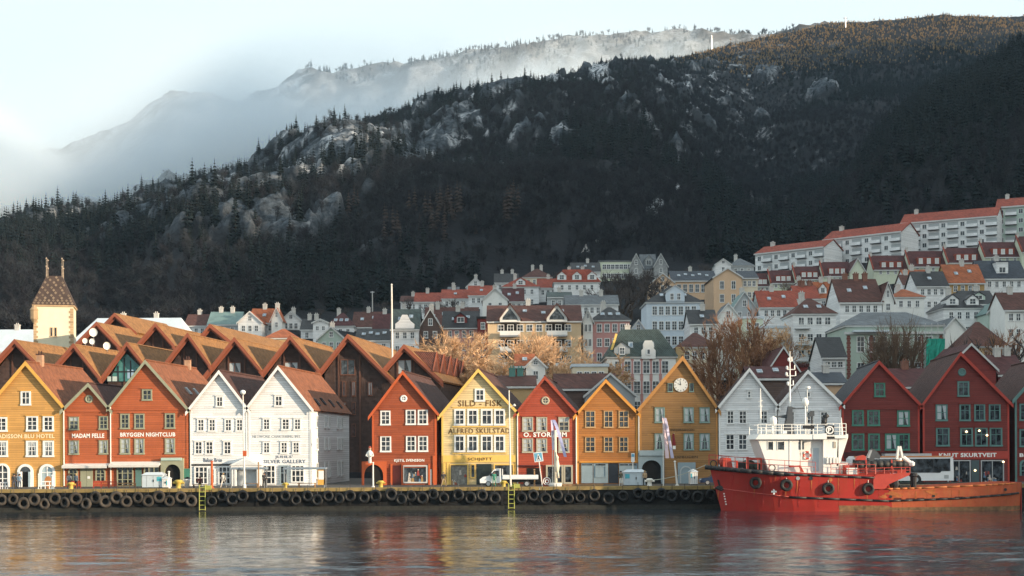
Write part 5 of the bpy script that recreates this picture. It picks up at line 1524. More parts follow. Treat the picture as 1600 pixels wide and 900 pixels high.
def house(label, x0, x1, ye, yr, Y, kind='side', wall='white', roof='red', d=9.0, yaw=0.0, rows=2, cols=4, chim=1, sky=0, dorm=0, win=(.95, 1.35), name="town_house", frame=None, first=.75, pitch=2.75, cat="house", hip=.35, base=None, att=1, chm=None, dkind='gable', dwall=None, side=0, wmat=None, eave=True, sill=None, ov=.35, ga='hillside houses', dz=.25, pan=(2, 2), margin=.09):
    wm, rm = TW[wall], RF[roof]
    ca = math.cos(R(yaw))
    a, c = P(x0, ye, Y), P(x1, ye, Y)
    w = (c.x - a.x) / ca; xm = (a.x + c.x) / 2; ze = (a.z + c.z) / 2
    zr = PZ((x0 + x1) / 2, yr, Y + (d / 2 if kind != 'gable' else 0))
    if kind == 'flat': zr = ze
    z0 = min(gz(xm, Y), gz(xm, Y + d)) - .6 if base is None else base
    z0 = min(z0, ze - 3.0)
    root = thing(name, label, cat, (xm, Y, z0), R(yaw), ga)
    h, hr = ze - z0, max(zr - ze, .2)
    hw = w / 2
    b = MB()
    if kind == 'side': b.prism([(-hw, 0, 0), (-hw, d, 0), (-hw, d, h), (-hw, d / 2, h + hr), (-hw, 0, h)], (w, 0, 0))
    elif kind == 'gable': b.prism([(-hw, 0, 0), (hw, 0, 0), (hw, 0, h), (0, 0, h + hr), (-hw, 0, h)], (0, d, 0))
    else: b.box(-hw, hw, 0, d, 0, h)
    lpart(root, "wall", b, wm)
    up = .14
    if kind == 'side':
        k = hr / (d / 2); 
        for s, y in ((1, -ov), (-1, d + ov)):
            b = MB(); slab(b, Vector((-hw - .25, y, h - k * ov + up)), Vector((-hw - .25, d / 2, h + hr + up)), Vector((w + .5, 0, 0)), .16); lpart(root, "roof", b, rm)
        if eave:
            b = MB(); b.box(-hw - .2, hw + .2, -ov - .06, -ov + .06, h - k * ov - .22, h - k * ov + .06); lpart(root, "eaves_board", b, M_EAVE)
        slope = math.atan2(hr, d / 2)
        for i in range(sky):
            f = .45 + .12 * (i % 2); x = -hw * .8 + w * .8 * (i + .5) / sky
            skylight(root, x, d / 2 * f, h + hr * f + .22, slope)
        for i in range(dorm):
            x = -hw + w * (i + .5) / dorm; f = dz; dw = min(2.6, w / dorm * .62); dh = hr * .62
            o = dormer(root, x, d / 2 * f - .1, h + hr * f - .1, dw, max(1.3, dh), d / 2 * (.9 - f), TW[dwall] if dwall else wm, rm, dkind)
            window(root, x, d / 2 * f - .1, h + hr * f + .15, min(1.5, dw * .6), max(.8, dh * .5), 2, 1, frame or M_WHITE, .1, .06, 0, wmat or M_PANE_FAR, .06)
        for i in range(chim):
            chimney(root, -hw * .7 + w * .7 * (i + .5) / chim + rnd.uniform(-.1, .1) * w, d / 2 + rnd.uniform(-.3, .3), h + hr, 1.0, chm)
    elif kind == 'gable':
        k = hr / hw
        for s in (-1, 1):
            b = MB(); slab(b, Vector((s * (hw + ov), -.3, h - k * ov + up)), Vector((0, -.3, h + hr + up)), Vector((0, d + .6, 0)), .16); lpart(root, "roof", b, rm)
            b = MB(); A, B_ = Vector((s * (hw + ov), -.38, h - k * ov + up + .03)), Vector((0, -.38, h + hr + up + .03)); q = Vector((0, 0, -.36)); t = Vector((0, .075, 0))
            b.hexa([A + q, B_ + q, B_ + q + t, A + q + t, A, B_, B_ + t, A + t]); lpart(root, "barge_board", b, M_EAVE)
        for i in range(att):
            x = 0 if att == 1 else (-.5 + i) * hw * .5
            window(root, x, 0, h + hr * .12, min(win[0], hw * .5), min(win[1], hr * .5), pan[0], pan[1], frame or M_WHITE, .1, .06, 0, wmat or M_PANE_FAR, .06)
        for i in range(chim): chimney(root, rnd.uniform(-.2, .2), d * (.35 + .3 * i), h + hr, 1.0, chm)
        for i in range(sky): skylight(root, hw * .55, d * (i + .6) / (sky + .4), h + hr * .45 + .24, 0).rotation_euler = (0, math.atan2(hr, hw), 0)
    elif kind in ('hip', 'mansard'):
        b = MB(); o_ = ov + .05
        if kind == 'hip':
            rx = max(.3, hw - d / 2 * hip * 2.0) if w > d else .3
            b.hexa([(-hw - o_, -o_, h), (hw + o_, -o_, h), (hw + o_, d + o_, h), (-hw - o_, d + o_, h), (-rx, d / 2 - .15, h + hr), (rx, d / 2 - .15, h + hr), (rx, d / 2 + .15, h + hr), (-rx, d / 2 + .15, h + hr)])
            sl = math.atan2(hr, d / 2)
        else:
            i_ = min(hw, d / 2) * .45
            b.hexa([(-hw - o_, -o_, h), (hw + o_, -o_, h), (hw + o_, d + o_, h), (-hw - o_, d + o_, h), (-hw + i_, i_, h + hr), (hw - i_, i_, h + hr), (hw - i_, d - i_, h + hr), (-hw + i_, d - i_, h + hr)])
            sl = math.atan2(hr, i_)
        lpart(root, "roof", b, rm)
        b = MB(); b.box(-hw - .28, hw + .28, -.28, d + .28, h - .28, h - .003); lpart(root, "cornice", b, M_EAVE)
        for i in range(sky):
            f = .38; x = -hw * .62 + w * .62 * (i + .5) / sky
            skylight(root, x, (d / 2 if kind == 'hip' else i_) * f - .12, h + hr * f + .18, sl)
        for i in range(dorm):
            x = -hw + w * (i + .5) / dorm; f = .14; dw = min(2.6, w / dorm * .6)
            yy = (d / 2 if kind == 'hip' else i_) * f - .2
            dormer(root, x, yy, h + hr * f, dw, hr * .66, d / 2 * .7, TW[dwall] if dwall else wm, rm, dkind)
            window(root, x, yy, h + hr * f + .25, min(1.3, dw * .55), hr * .34, 2, 2, frame or M_WHITE, .1, .06, 0, wmat or M_PANE_FAR, .06)
        for i in range(chim): chimney(root, (-.5 + i) * w * .3, d / 2 + .5, h + hr - .3, 1.2, chm)
    elif kind == 'flat':
        b = MB(); b.box(-hw - .2, hw + .2, -.2, d + .2, h + .002, h + .45); lpart(root, "roof", b, rm)
        for i in range(chim): chimney(root, (-.3 + .5 * i) * w, d * .5, h + .4, 1.0, chm)
    # windows of the front
    hh = min(win[1], (h - .6))
    for r in range(rows):
        zz = h - first - win[1] - r * pitch
        if zz < .2: break
        for i in range(cols):
            x = -hw + w * margin + w * (1 - 2 * margin) * (i + .5) / cols
            window(root, x, 0, zz, win[0], win[1], pan[0], pan[1], frame or M_WHITE, .11, .06, 0, wmat or M_PANE_FAR, .07)
    # windows of the right or left flank
    for r in range(rows if side else 0):
        zz = h - first - win[1] - r * pitch
        if zz < .2: break
        n_ = max(2, int(d / 3))
        for i in range(n_):
            y = d * (i + .5) / n_
            window(root, (hw if side > 0 else -hw), y, zz, win[0], win[1], pan[0], pan[1], frame or M_WHITE, .11, .06, R(90) if side > 0 else R(-90), wmat or M_PANE_FAR, .07)
    root['_dims'] = 0
    del root['_dims']
    return dict(root=root, hw=hw, h=h, hr=hr, d=d, w=w)

# ---- left, behind the brick hotel
house("long snowy roofed building behind the cream tower", 116, 292, 533, 497, 292, 'hip', 'blue', 'snow', 14, cols=9, rows=1, chim=2, dorm=0, hip=.2)
house("low snowy roofed shed at the far left edge", -30, 50, 548, 516, 286, 'side', 'white', 'snow', 10, cols=3, rows=1, chim=1)
house("house with dark brown roof left of the green roof", 289, 324, 508, 492, 330, 'side', 'white', 'brown', 9, cols=3, chim=1)
house("house with weathered verdigris roof and white end stack", 325, 374, 506, 488, 328, 'side', 'grey', 'teal', 9, cols=3, chim=2)
house("white house with bright orange red roof high behind the hotel", 391, 431, 503, 483, 326, 'side', 'white', 'orange', 8, cols=3, chim=1, sky=1)
house("white front gable joined to the orange red roofed house", 372, 409, 503.5, 487, 320, 'gable', 'white', 'orange', 8, cols=3, rows=2, chim=0)
house("narrow white stepped gable at the right end of the orange red roof", 424, 440, 498, 481, 323, 'gable', 'sunwhite', 'orange', 5, cols=1, rows=2, chim=1, win=(.7, 1.2))
house("white house with grey roof facing the harbour with a balcony gable", 440, 469, 500, 487, 334, 'gable', 'white', 'grey', 9, cols=3, rows=2)
house("small black roofed house right of the balcony gable", 470, 502, 514, 499, 322, 'side', 'white', 'black', 8, cols=2, chim=2)
house("orange brown roof just above the ochre hotel roof", 413, 463, 528, 514, 290, 'hip', 'ochre', 'orange', 9, cols=3, chim=0)
house("white block with a flat gable right of the black roof", 489, 512, 504, 499, 316, 'gable', 'white', 'black', 9, cols=2, rows=2, chim=0, win=(.8, 1.0))
house("dark green gabled house low above the hotel roofs", 497, 538, 529, 511, 296, 'gable', 'mint', 'green', 9, cols=3, rows=1)
house("house with red brown hipped roof and three roof windows", 511, 553, 509, 489, 338, 'hip', 'white', 'plum', 9, cols=3, chim=1, sky=3)
house("house with a plain brown roof right of the red brown hip", 551, 596, 510, 488, 340, 'side', 'white', 'brown', 10, cols=3, chim=1, sky=2)
house("house with brown roof and red dormer left of the flagpole", 583, 612, 515, 491, 318, 'side', 'white', 'plum', 8, cols=2, chim=1)
house("low white house with long black roof and four skylights", 556, 610, 531, 515, 286, 'side', 'white', 'black', 9, cols=4, chim=0, sky=4)
g = house("white house with mossy green roof and shaped gablet", 611, 654, 513, 484, 284, 'side', 'white', 'green', 10, cols=3, rows=2, chim=0, sky=2)
b = MB(); b.prism([(-1.9, -.25, g['h'] - .6), (1.9, -.25, g['h'] - .6), (1.9, -.25, g['h'] + .9), (1.1, -.25, g['h'] + 1.5), (.5, -.25, g['h'] + 2.7), (-.5, -.25, g['h'] + 2.7), (-1.1, -.25, g['h'] + 1.5), (-1.9, -.25, g['h'] + .9)], (0, 2.2, 0)); lpart(g['root'], "gablet", b, TW['white'])
house("brown shingled house end by the mossy green roof", 655, 690, 512, 483, 286, 'gable', 'brown', 'brown', 9, cols=2, rows=1, sky=2)
house("white gabled house peeping out behind the mossy green roof", 618, 642, 494, 482, 306, 'gable', 'white', 'brown', 8, cols=2, rows=1)
house("wide house with a dull brown roof behind the bare tree", 664, 705, 507, 481, 312, 'side', 'white', 'brown', 10, cols=3, sky=2)
house("house with brown roof and white roof windows left of the beige block", 703, 746, 507, 481, 310, 'side', 'pink', 'brown', 10, cols=3, sky=2)
house("pinkish house with black roof and red dormer behind the bare tree", 692, 747, 511, 487, 288, 'side', 'pink', 'black', 10, cols=4, rows=3, dorm=1, dwall='dred', sky=2, frame=M_WHITE)
house("narrow black house with red window bay beside the beige block", 746, 763, 498, 489, 284, 'flat', 'dred', 'black', 8, cols=1, rows=3, chim=0)
# ---- the long white row with red roofs
for i, (a, c, e, r, lb) in enumerate([(648, 690, 471, 458, "left section of the white row under a red roof"), (690, 732, 466, 453, "middle section of the long white row under a red roof"), (732, 772, 461, 447, "right section of the white row under a red roof beside the tall gable")]):
    house(lb, a, c, e, r, 372 - i * 4, 'side', 'white', 'red', 10, cols=4, rows=2, chim=1, sky=1 if i else 0)
house("tall white gable wall with a red brown roof behind", 754, 793, 468, 450.5, 345, 'gable', 'sunwhite', 'plum', 14, cols=2, rows=1, chim=1, att=0)
house("small house with red brown roof right of the tall white gable", 786, 818, 470, 451, 352, 'side', 'white', 'plum', 9, cols=3, rows=1, sky=2)
house("three storey white house with red hipped roof left of centre", 785, 842, 448, 434, 392, 'hip', 'white', 'red', 11, cols=4, rows=3, chim=1, dorm=1)
house("white house with red roof at the end of the white row", 841, 872, 449, 436, 394, 'side', 'white', 'red', 10, cols=3, rows=2, chim=1)
house("cream white house with dark hipped roof at the wood's edge", 817, 862, 433, 420, 418, 'hip', 'cream', 'brown', 11, cols=4, rows=2, chim=2)
house("white house with dark roof and two chimneys at the wood's edge", 773, 809, 441, 428, 412, 'side', 'white', 'black', 10, cols=3, rows=1, chim=2)
house("small snow dusted dark villa at the wood's edge", 729, 757, 448, 434, 402, 'gable', 'white', 'black', 9, cols=2, rows=1)
house("lone white cottage among bare trees at the upper left of the town", 700, 716, 456, 449, 396, 'side', 'white', 'grey', 7, cols=2, rows=1, chim=1)
house("white cottage row half hidden by the leafless slope", 626, 662, 471, 463, 385, 'side', 'white', 'brown', 8, cols=4, rows=1, chim=1)

# ---- beige block of flats with two glazed balcony gables
fl = house("beige block of flats with two glazed balcony gables", 762, 908, 501, 478, 262, 'side', 'beige', 'brown', 12, cols=8, rows=4, chim=1, sky=4, first=.7, pitch=2.9, win=(1.2, 1.3), name="apartment_block", cat="apartment block")
def balcony_bay(f, px, half):
    root = f['root']; x = (PX(px, 500, root.location.y) - root.location.x); h = f['h']
    b = MB(); b.prism([(x - half, -.9, h - .3), (x + half, -.9, h - .3), (x + half, -.9, h + .4), (x, -.9, h + 2.9), (x - half, -.9, h + .4)], (0, 4.5, 0)); o = lpart(root, "bay_gable", b, TW['sunwhite'])
    b = MB()
    for s in (-1, 1): slab(b, Vector((x + s * (half + .4), -1.3, h + .1)), Vector((x, -1.3, h + 3.2)), (0, 5, 0), .16)
    lpart(o, "bay_roof", b, RF['brown'])
    b = MB(); b.prism([(x - half + .5, -.93, h + .1), (x + half - .5, -.93, h + .1), (x + half - .6, -.93, h + .6), (x, -.93, h + 2.2), (x - half + .6, -.93, h + .6)], (0, .05, 0)); lpart(o, "bay_glazing", b, M_PANE)
    for r in range(3):
        zf = h - 3.0 - r * 2.9
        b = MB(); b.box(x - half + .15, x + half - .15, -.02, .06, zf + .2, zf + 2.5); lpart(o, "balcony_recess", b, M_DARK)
        b = MB(); b.box(x - half, x + half, -1.1, 0, zf, zf + .2); lpart(o, "balcony_floor", b, M_METAL)
        b = MB(); b.box(x - half, x + half, -1.1, -1.03, zf + .25, zf + 1.05); lpart(o, "balcony_front", b, TW['sunwhite'])
balcony_bay(fl, 797, 1.9); balcony_bay(fl, 870, 1.9)
# ---- pink house and neighbours
pk = house("dusty pink corner house with black hipped roof and white dormer", 925, 984, 500, 480, 268, 'hip', 'pink', 'black', 10, cols=4, rows=3, chim=1, sky=3, first=.7, win=(1.0, 1.6))
house("narrow house with white gabled dormer and balconies left of the pink house", 911, 926, 500, 484, 266, 'gable', 'sunwhite', 'black', 10, cols=2, rows=3, chim=0, win=(.7, 1.5), pan=(2, 1))
house("long white house with a dark grey roof above the beige block", 884, 966, 475, 462, 318, 'side', 'white', 'grey', 9, cols=7, rows=1, chim=2)
house("low green grey roofed building left of the long white house", 856, 893, 464, 457, 338, 'side', 'grey', 'green', 9, cols=3, rows=1)
house("white house with a broad red hipped roof and white gable dormers", 866, 937, 441, 423, 386, 'mansard', 'white', 'red', 11, cols=5, rows=2, chim=2, dorm=3)
house("white house with a black roof and a row of skylights below the wood", 893, 938, 424, 411, 420, 'side', 'white', 'black', 10, cols=4, rows=1, chim=1, sky=3)
house("pale green flat roofed school like building", 936, 992, 409, 405, 428, 'flat', 'lime', 'grey', 12, cols=7, rows=2, chim=0, win=(1.3, 1.5))
house("grey stone gable, left of the two on the slate roofed chapel", 984, 1004, 416, 396.5, 426, 'gable', 'stone', 'grey', 12, cols=1, rows=1, chim=0)
house("slate roofed chapel between two grey stone gables", 1003, 1026, 421, 398, 430, 'side', 'stone', 'grey', 12, cols=2, rows=1, chim=0, dorm=1)
house("grey stone gable, right of the two on the slate roofed chapel", 1022, 1043, 415, 396.5, 426, 'gable', 'stone', 'grey', 12, cols=1, rows=1, chim=0)
house("small pale house with red roof alone at the wood's edge", 922, 950, 396, 381, 452, 'side', 'white', 'red', 8, cols=2, rows=1, chim=1)
house("white gable joined to the lone red roofed house", 907, 924, 398, 382, 450, 'gable', 'sunwhite', 'red', 8, cols=1, rows=2, chim=0)
house("tall narrow snowy white villa above the red roofed house", 951, 965, 381, 370, 462, 'gable', 'white', 'snow', 8, cols=1, rows=1, chim=0)
house("peach coloured villa with a white pediment among bare trees", 1018, 1053, 441, 427, 372, 'gable', 'peach', 'grey', 12, cols=3, rows=1, chim=0, win=(.9, 1.8))
house("long peach building with a dark blue slate roof", 1050, 1119, 438, 424, 376, 'side', 'peach', 'navy', 12, cols=6, rows=1, chim=1, sky=5, win=(1.2, 2.2), first=1.0)
bg = house("tall pale blue grey house with black hipped roof and white central gable", 1010, 1097, 472, 447, 292, 'hip', 'blue', 'black', 12, cols=7, rows=3, chim=0, sky=3, first=.8, pitch=3.1, win=(1.05, 1.9), pan=(2, 3))
r_ = bg['root']; x = PX(1055, 470, 292) - r_.location.x
b = MB(); b.prism([(x - 1.9, -.3, bg['h'] - .2), (x + 1.9, -.3, bg['h'] - .2), (x + 1.9, -.3, bg['h'] + 2.1), (x, -.3, bg['h'] + 3.3), (x - 1.9, -.3, bg['h'] + 2.1)], (0, 4, 0)); lpart(r_, "central_gable", b, TW['blue'])
b = MB()
for s in (-1, 1): slab(b, Vector((x + s * 2.2, -.5, bg['h'] + 2.0)), Vector((x, -.5, bg['h'] + 3.55)), (0, 4.2, 0), .14)
lpart(r_, "gable_roof", b, M_EAVE)
for s in (-.7, .7): window(r_, x + s, -.3, bg['h'] + .4, .8, 1.4, 2, 2, M_WHITE, .1, .06, 0, M_PANE_FAR)
for i in range(8):
    b = MB(); xx = -bg['hw'] + bg['w'] * (.09 + .82 * i / 7) ; b.box(xx - .12, xx + .12, -.1, .05, .5, bg['h'] - .35); lpart(r_, "pilaster", b, TW['blue'])
house("grey blue roofed cottage left of the tall pale blue house", 984, 1011, 519, 500, 276, 'gable', 'blue', 'grey', 9, cols=2, rows=2, chim=0)
house("white house with black roof and bay right of the tall pale blue house", 1078, 1120, 505, 485, 268, 'side', 'white', 'black', 9, cols=3, rows=2, chim=1, sky=1)
# ---- green mansard corner house with a white Dutch gable
mh = house("corner house with dark green mansard roof and sunlit white Dutch gable", 949, 1056, 557, 518, 232, 'mansard', 'sunwhite', 'green', 14, cols=6, rows=3, chim=1, sky=2, first=.7, pitch=3.3, win=(1.2, 2.1), pan=(2, 3), dorm=0)
r_ = mh['root']; x = PX(1013, 550, 232) - r_.location.x; h = mh['h']
b = MB(); b.prism([(x - 1.15, -.45, h - .4), (x + 1.15, -.45, h - .4), (x + 1.15, -.45, h + 1.0), (x + .85, -.45, h + 1.3), (x + .85, -.45, h + 2.0), (x + .55, -.45, h + 2.6), (x - .55, -.45, h + 2.6), (x - .85, -.45, h + 2.0), (x - .85, -.45, h + 1.3), (x - 1.15, -.45, h + 1.0)], (0, 2.4, 0)); lpart(r_, "dutch_gable", b, TW['sunwhite'])
window(r_, x, -.45, h + .3, .6, .9, 1, 1, M_WHITE, .1, .06, 0, M_PANE_FAR)
x = PX(972, 550, 232) - r_.location.x
dormer(r_, x, -.1, h + .1, 2.6, 2.4, 3, TW['grey'], RF['green']); window(r_, x, -.1, h + .35, .9, 1.2, 2, 2, M_WHITE, .1, .06, 0, M_PANE_FAR)
for i in range(5):
    b = MB(); xx = -mh['hw'] + mh['w'] * (.09 + .82 * (i + 1) / 6); b.box(xx - .24, xx + .24, -.05, .05, 1, h - .4); lpart(r_, "pink_strip", b, TW['pink'])
b = MB(); b.tube((-mh['hw'] + .3, .2, h - .2), (-mh['hw'] + 1.6, 1.2, h + 3.8), .3, .25, 4); lpart(r_, "gable_coping", b, M_CREAMT)
house("white house with a broad brown hipped roof behind the clock house", 1062, 1121, 542, 520, 238, 'hip', 'cream', 'brown', 10, cols=4, rows=2, chim=0)
b = MB(); c = P(1063, 556, 236); b.box(c.x - .7, c.x + .7, c.y, c.y + 1.4, c.z - 6, c.z + 1.5); o = part_free("belfry", b, TW['ochre']); tag(o, "small buff belfry peeping over the clock house", "belfry")

# ---- centre right
pd = house("peach classical house with white pediment and pilasters", 1115, 1159, 433, 419, 342, 'gable', 'peach', 'navy', 16, cols=2, rows=2, chim=0, win=(1.1, 2.0), first=.9, pitch=3.2, att=0)
house("sunlit cream side wing of the classical house", 1158, 1184, 434, 424, 344, 'side', 'cream', 'navy', 12, cols=3, rows=2, chim=0)
house("grey boarded villa with a gable at each side above the classical house", 1118, 1142, 413, 404.5, 392, 'gable', 'white', 'teal', 9, cols=1, rows=1, chim=0)
house("slate roofed villa with a half timbered grey gable", 1141, 1178, 415, 404, 396, 'hip', 'grey', 'grey', 9, cols=3, rows=1, chim=1)
house("white gabled house among the sunlit bare trees", 1117, 1159, 500, 474, 272, 'gable', 'sunwhite', 'grey', 9, cols=2, rows=1, chim=0)
house("green slate roofed house behind the sunlit bare trees", 1145, 1182, 482, 456, 302, 'gable', 'grey', 'teal', 10, cols=2, rows=1)
house("small white gable left of the red roofs", 1181, 1206, 468, 451, 312, 'gable', 'sunwhite', 'red', 8, cols=2, rows=1, chim=0)
house("white house with a red roof and two double roof windows", 1187, 1246, 479, 455, 300, 'side', 'white', 'red', 10, cols=5, rows=1, chim=1, sky=2)
house("red roof with many small chimneys behind the dark hip", 1244, 1280, 466, 447, 322, 'side', 'white', 'red', 10, cols=3, rows=1, chim=3, chm=M_CHIMB)
house("orange red roof with white dormers left of the big brown roof", 1278, 1316, 465, 441, 324, 'side', 'white', 'orange', 10, cols=3, rows=1, chim=2, dorm=2)
house("small house with black gabled roof under the terrace", 1296, 1322, 452, 441, 342, 'gable', 'white', 'black', 8, cols=1, rows=1)
house("small house with brown gabled roof under the terrace", 1238, 1266, 450, 438, 346, 'gable', 'white', 'plum', 8, cols=1, rows=1)
house("mint and white flat roofed block among the sunlit twigs", 1160, 1192, 498, 494, 258, 'flat', 'lime', 'snow', 9, cols=2, rows=2, chim=0)
house("low flat house with a snowy white roof behind the bare trees", 1190, 1232, 513, 508, 256, 'flat', 'sunwhite', 'snow', 9, cols=2, rows=1, chim=0)
dk = house("white four storey block with a dark brown hipped roof", 1239, 1306, 490, 466, 250, 'hip', 'white', 'brown', 10, cols=4, rows=4, chim=1, sky=2, first=.6, pitch=2.9, win=(1.1, 1.4))
for r in range(4):
    b = MB(); x = -dk['hw'] + .3; z = dk['h'] - 2.75 - r * 2.9; b.box(x, x + 2.6, -1.0, 0, z, z + .15); o = lpart(dk['root'], "balcony_floor", b, M_METAL)
    b = MB()
    for k in range(8): b.box(x + .02 + k * .36, x + .07 + k * .36, -.99, -.95, z + .15, z + 1.0)
    b.box(x, x + 2.6, -1.0, -.94, z + 1.0, z + 1.06); lpart(dk['root'], "balcony_railing", b, M_WHITE)
house("big white house with a tall dark brown roof and white right gable", 1312, 1379, 471, 437, 268, 'side', 'white', 'brown', 12, cols=5, rows=3, chim=3, sky=2, chm=M_CHIMB)
house("white gable wall at the right end of the big brown roof", 1378, 1397, 468, 441, 268, 'gable', 'sunwhite', 'brown', 11, cols=1, rows=1, chim=0)
house("white boarded house with a plain black roof below the dark hip", 1285, 1321, 557, 528, 222, 'side', 'white', 'black', 9, cols=3, rows=1, chim=0, win=(.9, 1.0))
house("low buff building with a grey blue roof between white and red gables", 1271, 1322, 598, 583, 196, 'side', 'peach', 'navy', 8, cols=0, rows=0, chim=1, base=QUAY_Z)
house("red gabled building behind the two white houses", 1196, 1252, 584, 542.5, 198, 'gable', 'dred', 'plum', 12, cols=0, rows=0, chim=0, base=QUAY_Z, att=0)
house("low brown roofed building joining the red gable", 1170, 1235, 590, 574, 193, 'side', 'brown', 'plum', 6, cols=0, rows=0, chim=0, base=QUAY_Z, sky=2)
house("dark red house end right of the red gable", 1240, 1262, 573, 566, 200, 'flat', 'dred', 'plum', 8, cols=0, rows=0, chim=0, base=QUAY_Z)
# roofs between the quay houses
house("long low building with a dark brown roof behind the scarlet house", 868, 962, 606, 585, 194, 'side', 'brown', 'brown', 7, cols=0, rows=0, chim=0, base=QUAY_Z)
house("low dark roofed building behind the cream house", 776, 836, 603, 588, 196, 'side', 'ochre', 'brown', 8, cols=0, rows=0, chim=2, base=QUAY_Z, chm=mat("green copper flue", (.08, .2, .18)))
house("glossy slate roofed gable between the scarlet and orange houses", 915, 992, 617, 584, 191, 'gable', 'grey', 'navy', 8, cols=0, rows=0, chim=0, base=QUAY_Z, att=0)
house("dark brown roofed building between the two dark red houses", 1386, 1470, 603, 577, 194, 'side', 'brown', 'plum', 9, cols=0, rows=0, chim=1, base=QUAY_Z, chm=M_CHIMB)
house("red shed roof and white hut among the bare trees", 806, 834, 571, 554, 226, 'side', 'dred', 'orange', 7, cols=1, rows=1, chim=0, sky=1)
house("small white gabled hut among the bare trees", 822, 852, 572, 558, 222, 'gable', 'sunwhite', 'snow', 7, cols=1, rows=1, chim=0)
house("flat white garden building behind the orange bare trees", 895, 950, 573, 569, 220, 'flat', 'cream', 'snow', 6, cols=4, rows=1, chim=0)

# ---- terraced rows with plum roofs and red party walls
def terrace(cells, ys, Y, lab):
    for i in range(len(cells) - 1):
        x0, x1 = cells[i], cells[i + 1]; top, bot = ys[i]
        g = house(lab[i], x0, x1, bot, top, Y[i], 'side', 'lime', 'plum', 8, cols=4, rows=1, chim=0, name="terraced_house", ga="terraced houses with red party walls", win=(.8, .9), first=.5)
        r_ = g['root']; hw, h, hr, d = g['hw'], g['h'], g['hr'], g['d']
        b = MB(); b.prism([(-hw - .05, -.6, h - .4), (-hw - .05, d / 2, h + hr + .2), (-hw - .05, d / 2, h + hr + .55), (-hw - .05, -.6, h + .15)], (-.32, 0, 0)); lpart(r_, "party_wall", b, RF['red'])
        n = 3
        b = MB(); b.box(-hw * .62, hw * .62, d / 2 * .1, d / 2 * .8, h + hr * .1, h + hr * .52); o = lpart(r_, "dormer_band", b, RF['red'])
        for k in range(n):
            x = hw * .62 * (-.68 + .68 * k)
            window(r_, x, d / 2 * .1, h + hr * .14, 1.0, hr * .32, 1, 1, M_WHITE, .1, .05, 0, mat("white dormer blind", (.6, .6, .58)), .06)
        chimney(r_, -hw + .2, d / 2, h + hr + .3, .5, M_CHIM, .3)
terrace([1172, 1205, 1244, 1287, 1330], [(428, 446), (423, 441), (417, 435), (410, 430)], [372, 370, 368, 366],
        ["terraced house under plum roof, leftmost of the lower terrace", "terraced house second from the left in the lower terrace", "terraced house third from the left in the lower terrace", "terraced house at the right end of the lower terrace"])
house("pale lime gable end closing the lower terrace", 1329, 1351, 422, 404, 364, 'gable', 'lime', 'plum', 8, cols=0, rows=0, chim=0, att=0)
terrace([1365, 1422, 1482, 1539, 1597, 1660], [(400, 420), (393, 415), (388, 409), (379, 400), (370, 392)], [372, 370, 368, 366, 364],
        ["terraced house leftmost in the upper right terrace", "terraced house second from the left in the upper right terrace", "terraced house in the middle of the upper right terrace", "terraced house with a red party wall fourth in the upper right terrace", "terraced house cut by the right edge in the upper right terrace"])

# ---- long white apartment blocks along the top
def block(label, x0, x1, el, er, rl, rr, wall, roof, Y0, bays, storeys=4):
    """a slab block whose right end stands nearer; eave and ridge given at both ends"""
    za = CY - 4
    s = (za - er) / (za - el)
    Y1 = Y0 / s * 1.0
    a, c = P(x0, el, Y0), P(x1, er, Y1)
    dx, dy = c.x - a.x, c.y - a.y
    w = math.hypot(dx, dy); yaw = math.atan2(dy, dx)
    ze = (a.z + c.z) / 2; d = 11.0
    hr = (PZ(x0, rl, Y0 + 5.5) - a.z)
    z0 = min(gz(a.x, a.y), gz(c.x, c.y)) - 4
    root = thing("apartment_block", label, "apartment block", ((a.x + c.x) / 2, (a.y + c.y) / 2, z0), yaw, "white apartment blocks below the wood")
    h = ze - z0; hw = w / 2
    b = MB(); b.prism([(-hw, 0, 0), (-hw, d, 0), (-hw, d, h), (-hw, d / 2, h + hr), (-hw, 0, h)], (w, 0, 0)); lpart(root, "wall", b, TW[wall])
    for y in (-.5, d + .5):
        b = MB(); slab(b, Vector((-hw - .3, y, h - .2)), Vector((-hw - .3, d / 2, h + hr + .15)), Vector((w + .6, 0, 0)), .2); lpart(root, "roof", b, RF[roof])
    b = MB(); b.box(-hw - .2, hw + .2, -.56, -.44, h - .5, h - .1); lpart(root, "eaves_board", b, M_EAVE)
    for i in range(max(1, bays // 3)): chimney(root, -hw + w * (i * .5 + .12), d / 2, h + hr, 1.1, M_CHIM, .55)
    mr = mat("balcony shadow gap", (.05, .05, .05), .9)
    for r in range(storeys):
        z = h - 2.4 - r * 2.75
        if z < .5: break
        for i in range(bays * 2):
            x = -hw + w * (i + .5) / (bays * 2)
            if i % 2 == 0: window(root, x, 0, z, 1.3, 1.35, 2, 1, M_WHITE, .1, .06, 0, M_PANE_FAR, .06)
            else:
                b = MB(); b.box(-1.55, 1.55, -.02, .05, .05, 2.0); key = ('rec',)
                if 'rec' not in SKY:
                    SKY['rec'] = b.mesh("balcony_recess", TW['grey'])
                    b = MB(); b.box(-1.6, 1.6, -1.0, 0, -.12, .04); SKY['flr'] = b.mesh("balcony_floor", M_BLACK)
                    b = MB(); b.box(-1.6, 1.6, -1.06, -.98, .06, .95); SKY['frt'] = b.mesh("balcony_front", TW['white'])
                o = link("balcony_recess", SKY['rec'], root, (x, 0, z - .5)); link("balcony_floor", SKY['flr'], o); link("balcony_front", SKY['frt'], o)
    return root
block("leftmost white apartment block below the wood with red roof", 1180, 1287, 396, 385, 387, 376, 'white', 'red', 425, 4, 3)
block("second white apartment block from the left under red roof", 1287, 1408, 374, 361, 363, 351, 'white', 'red', 424, 4, 4)
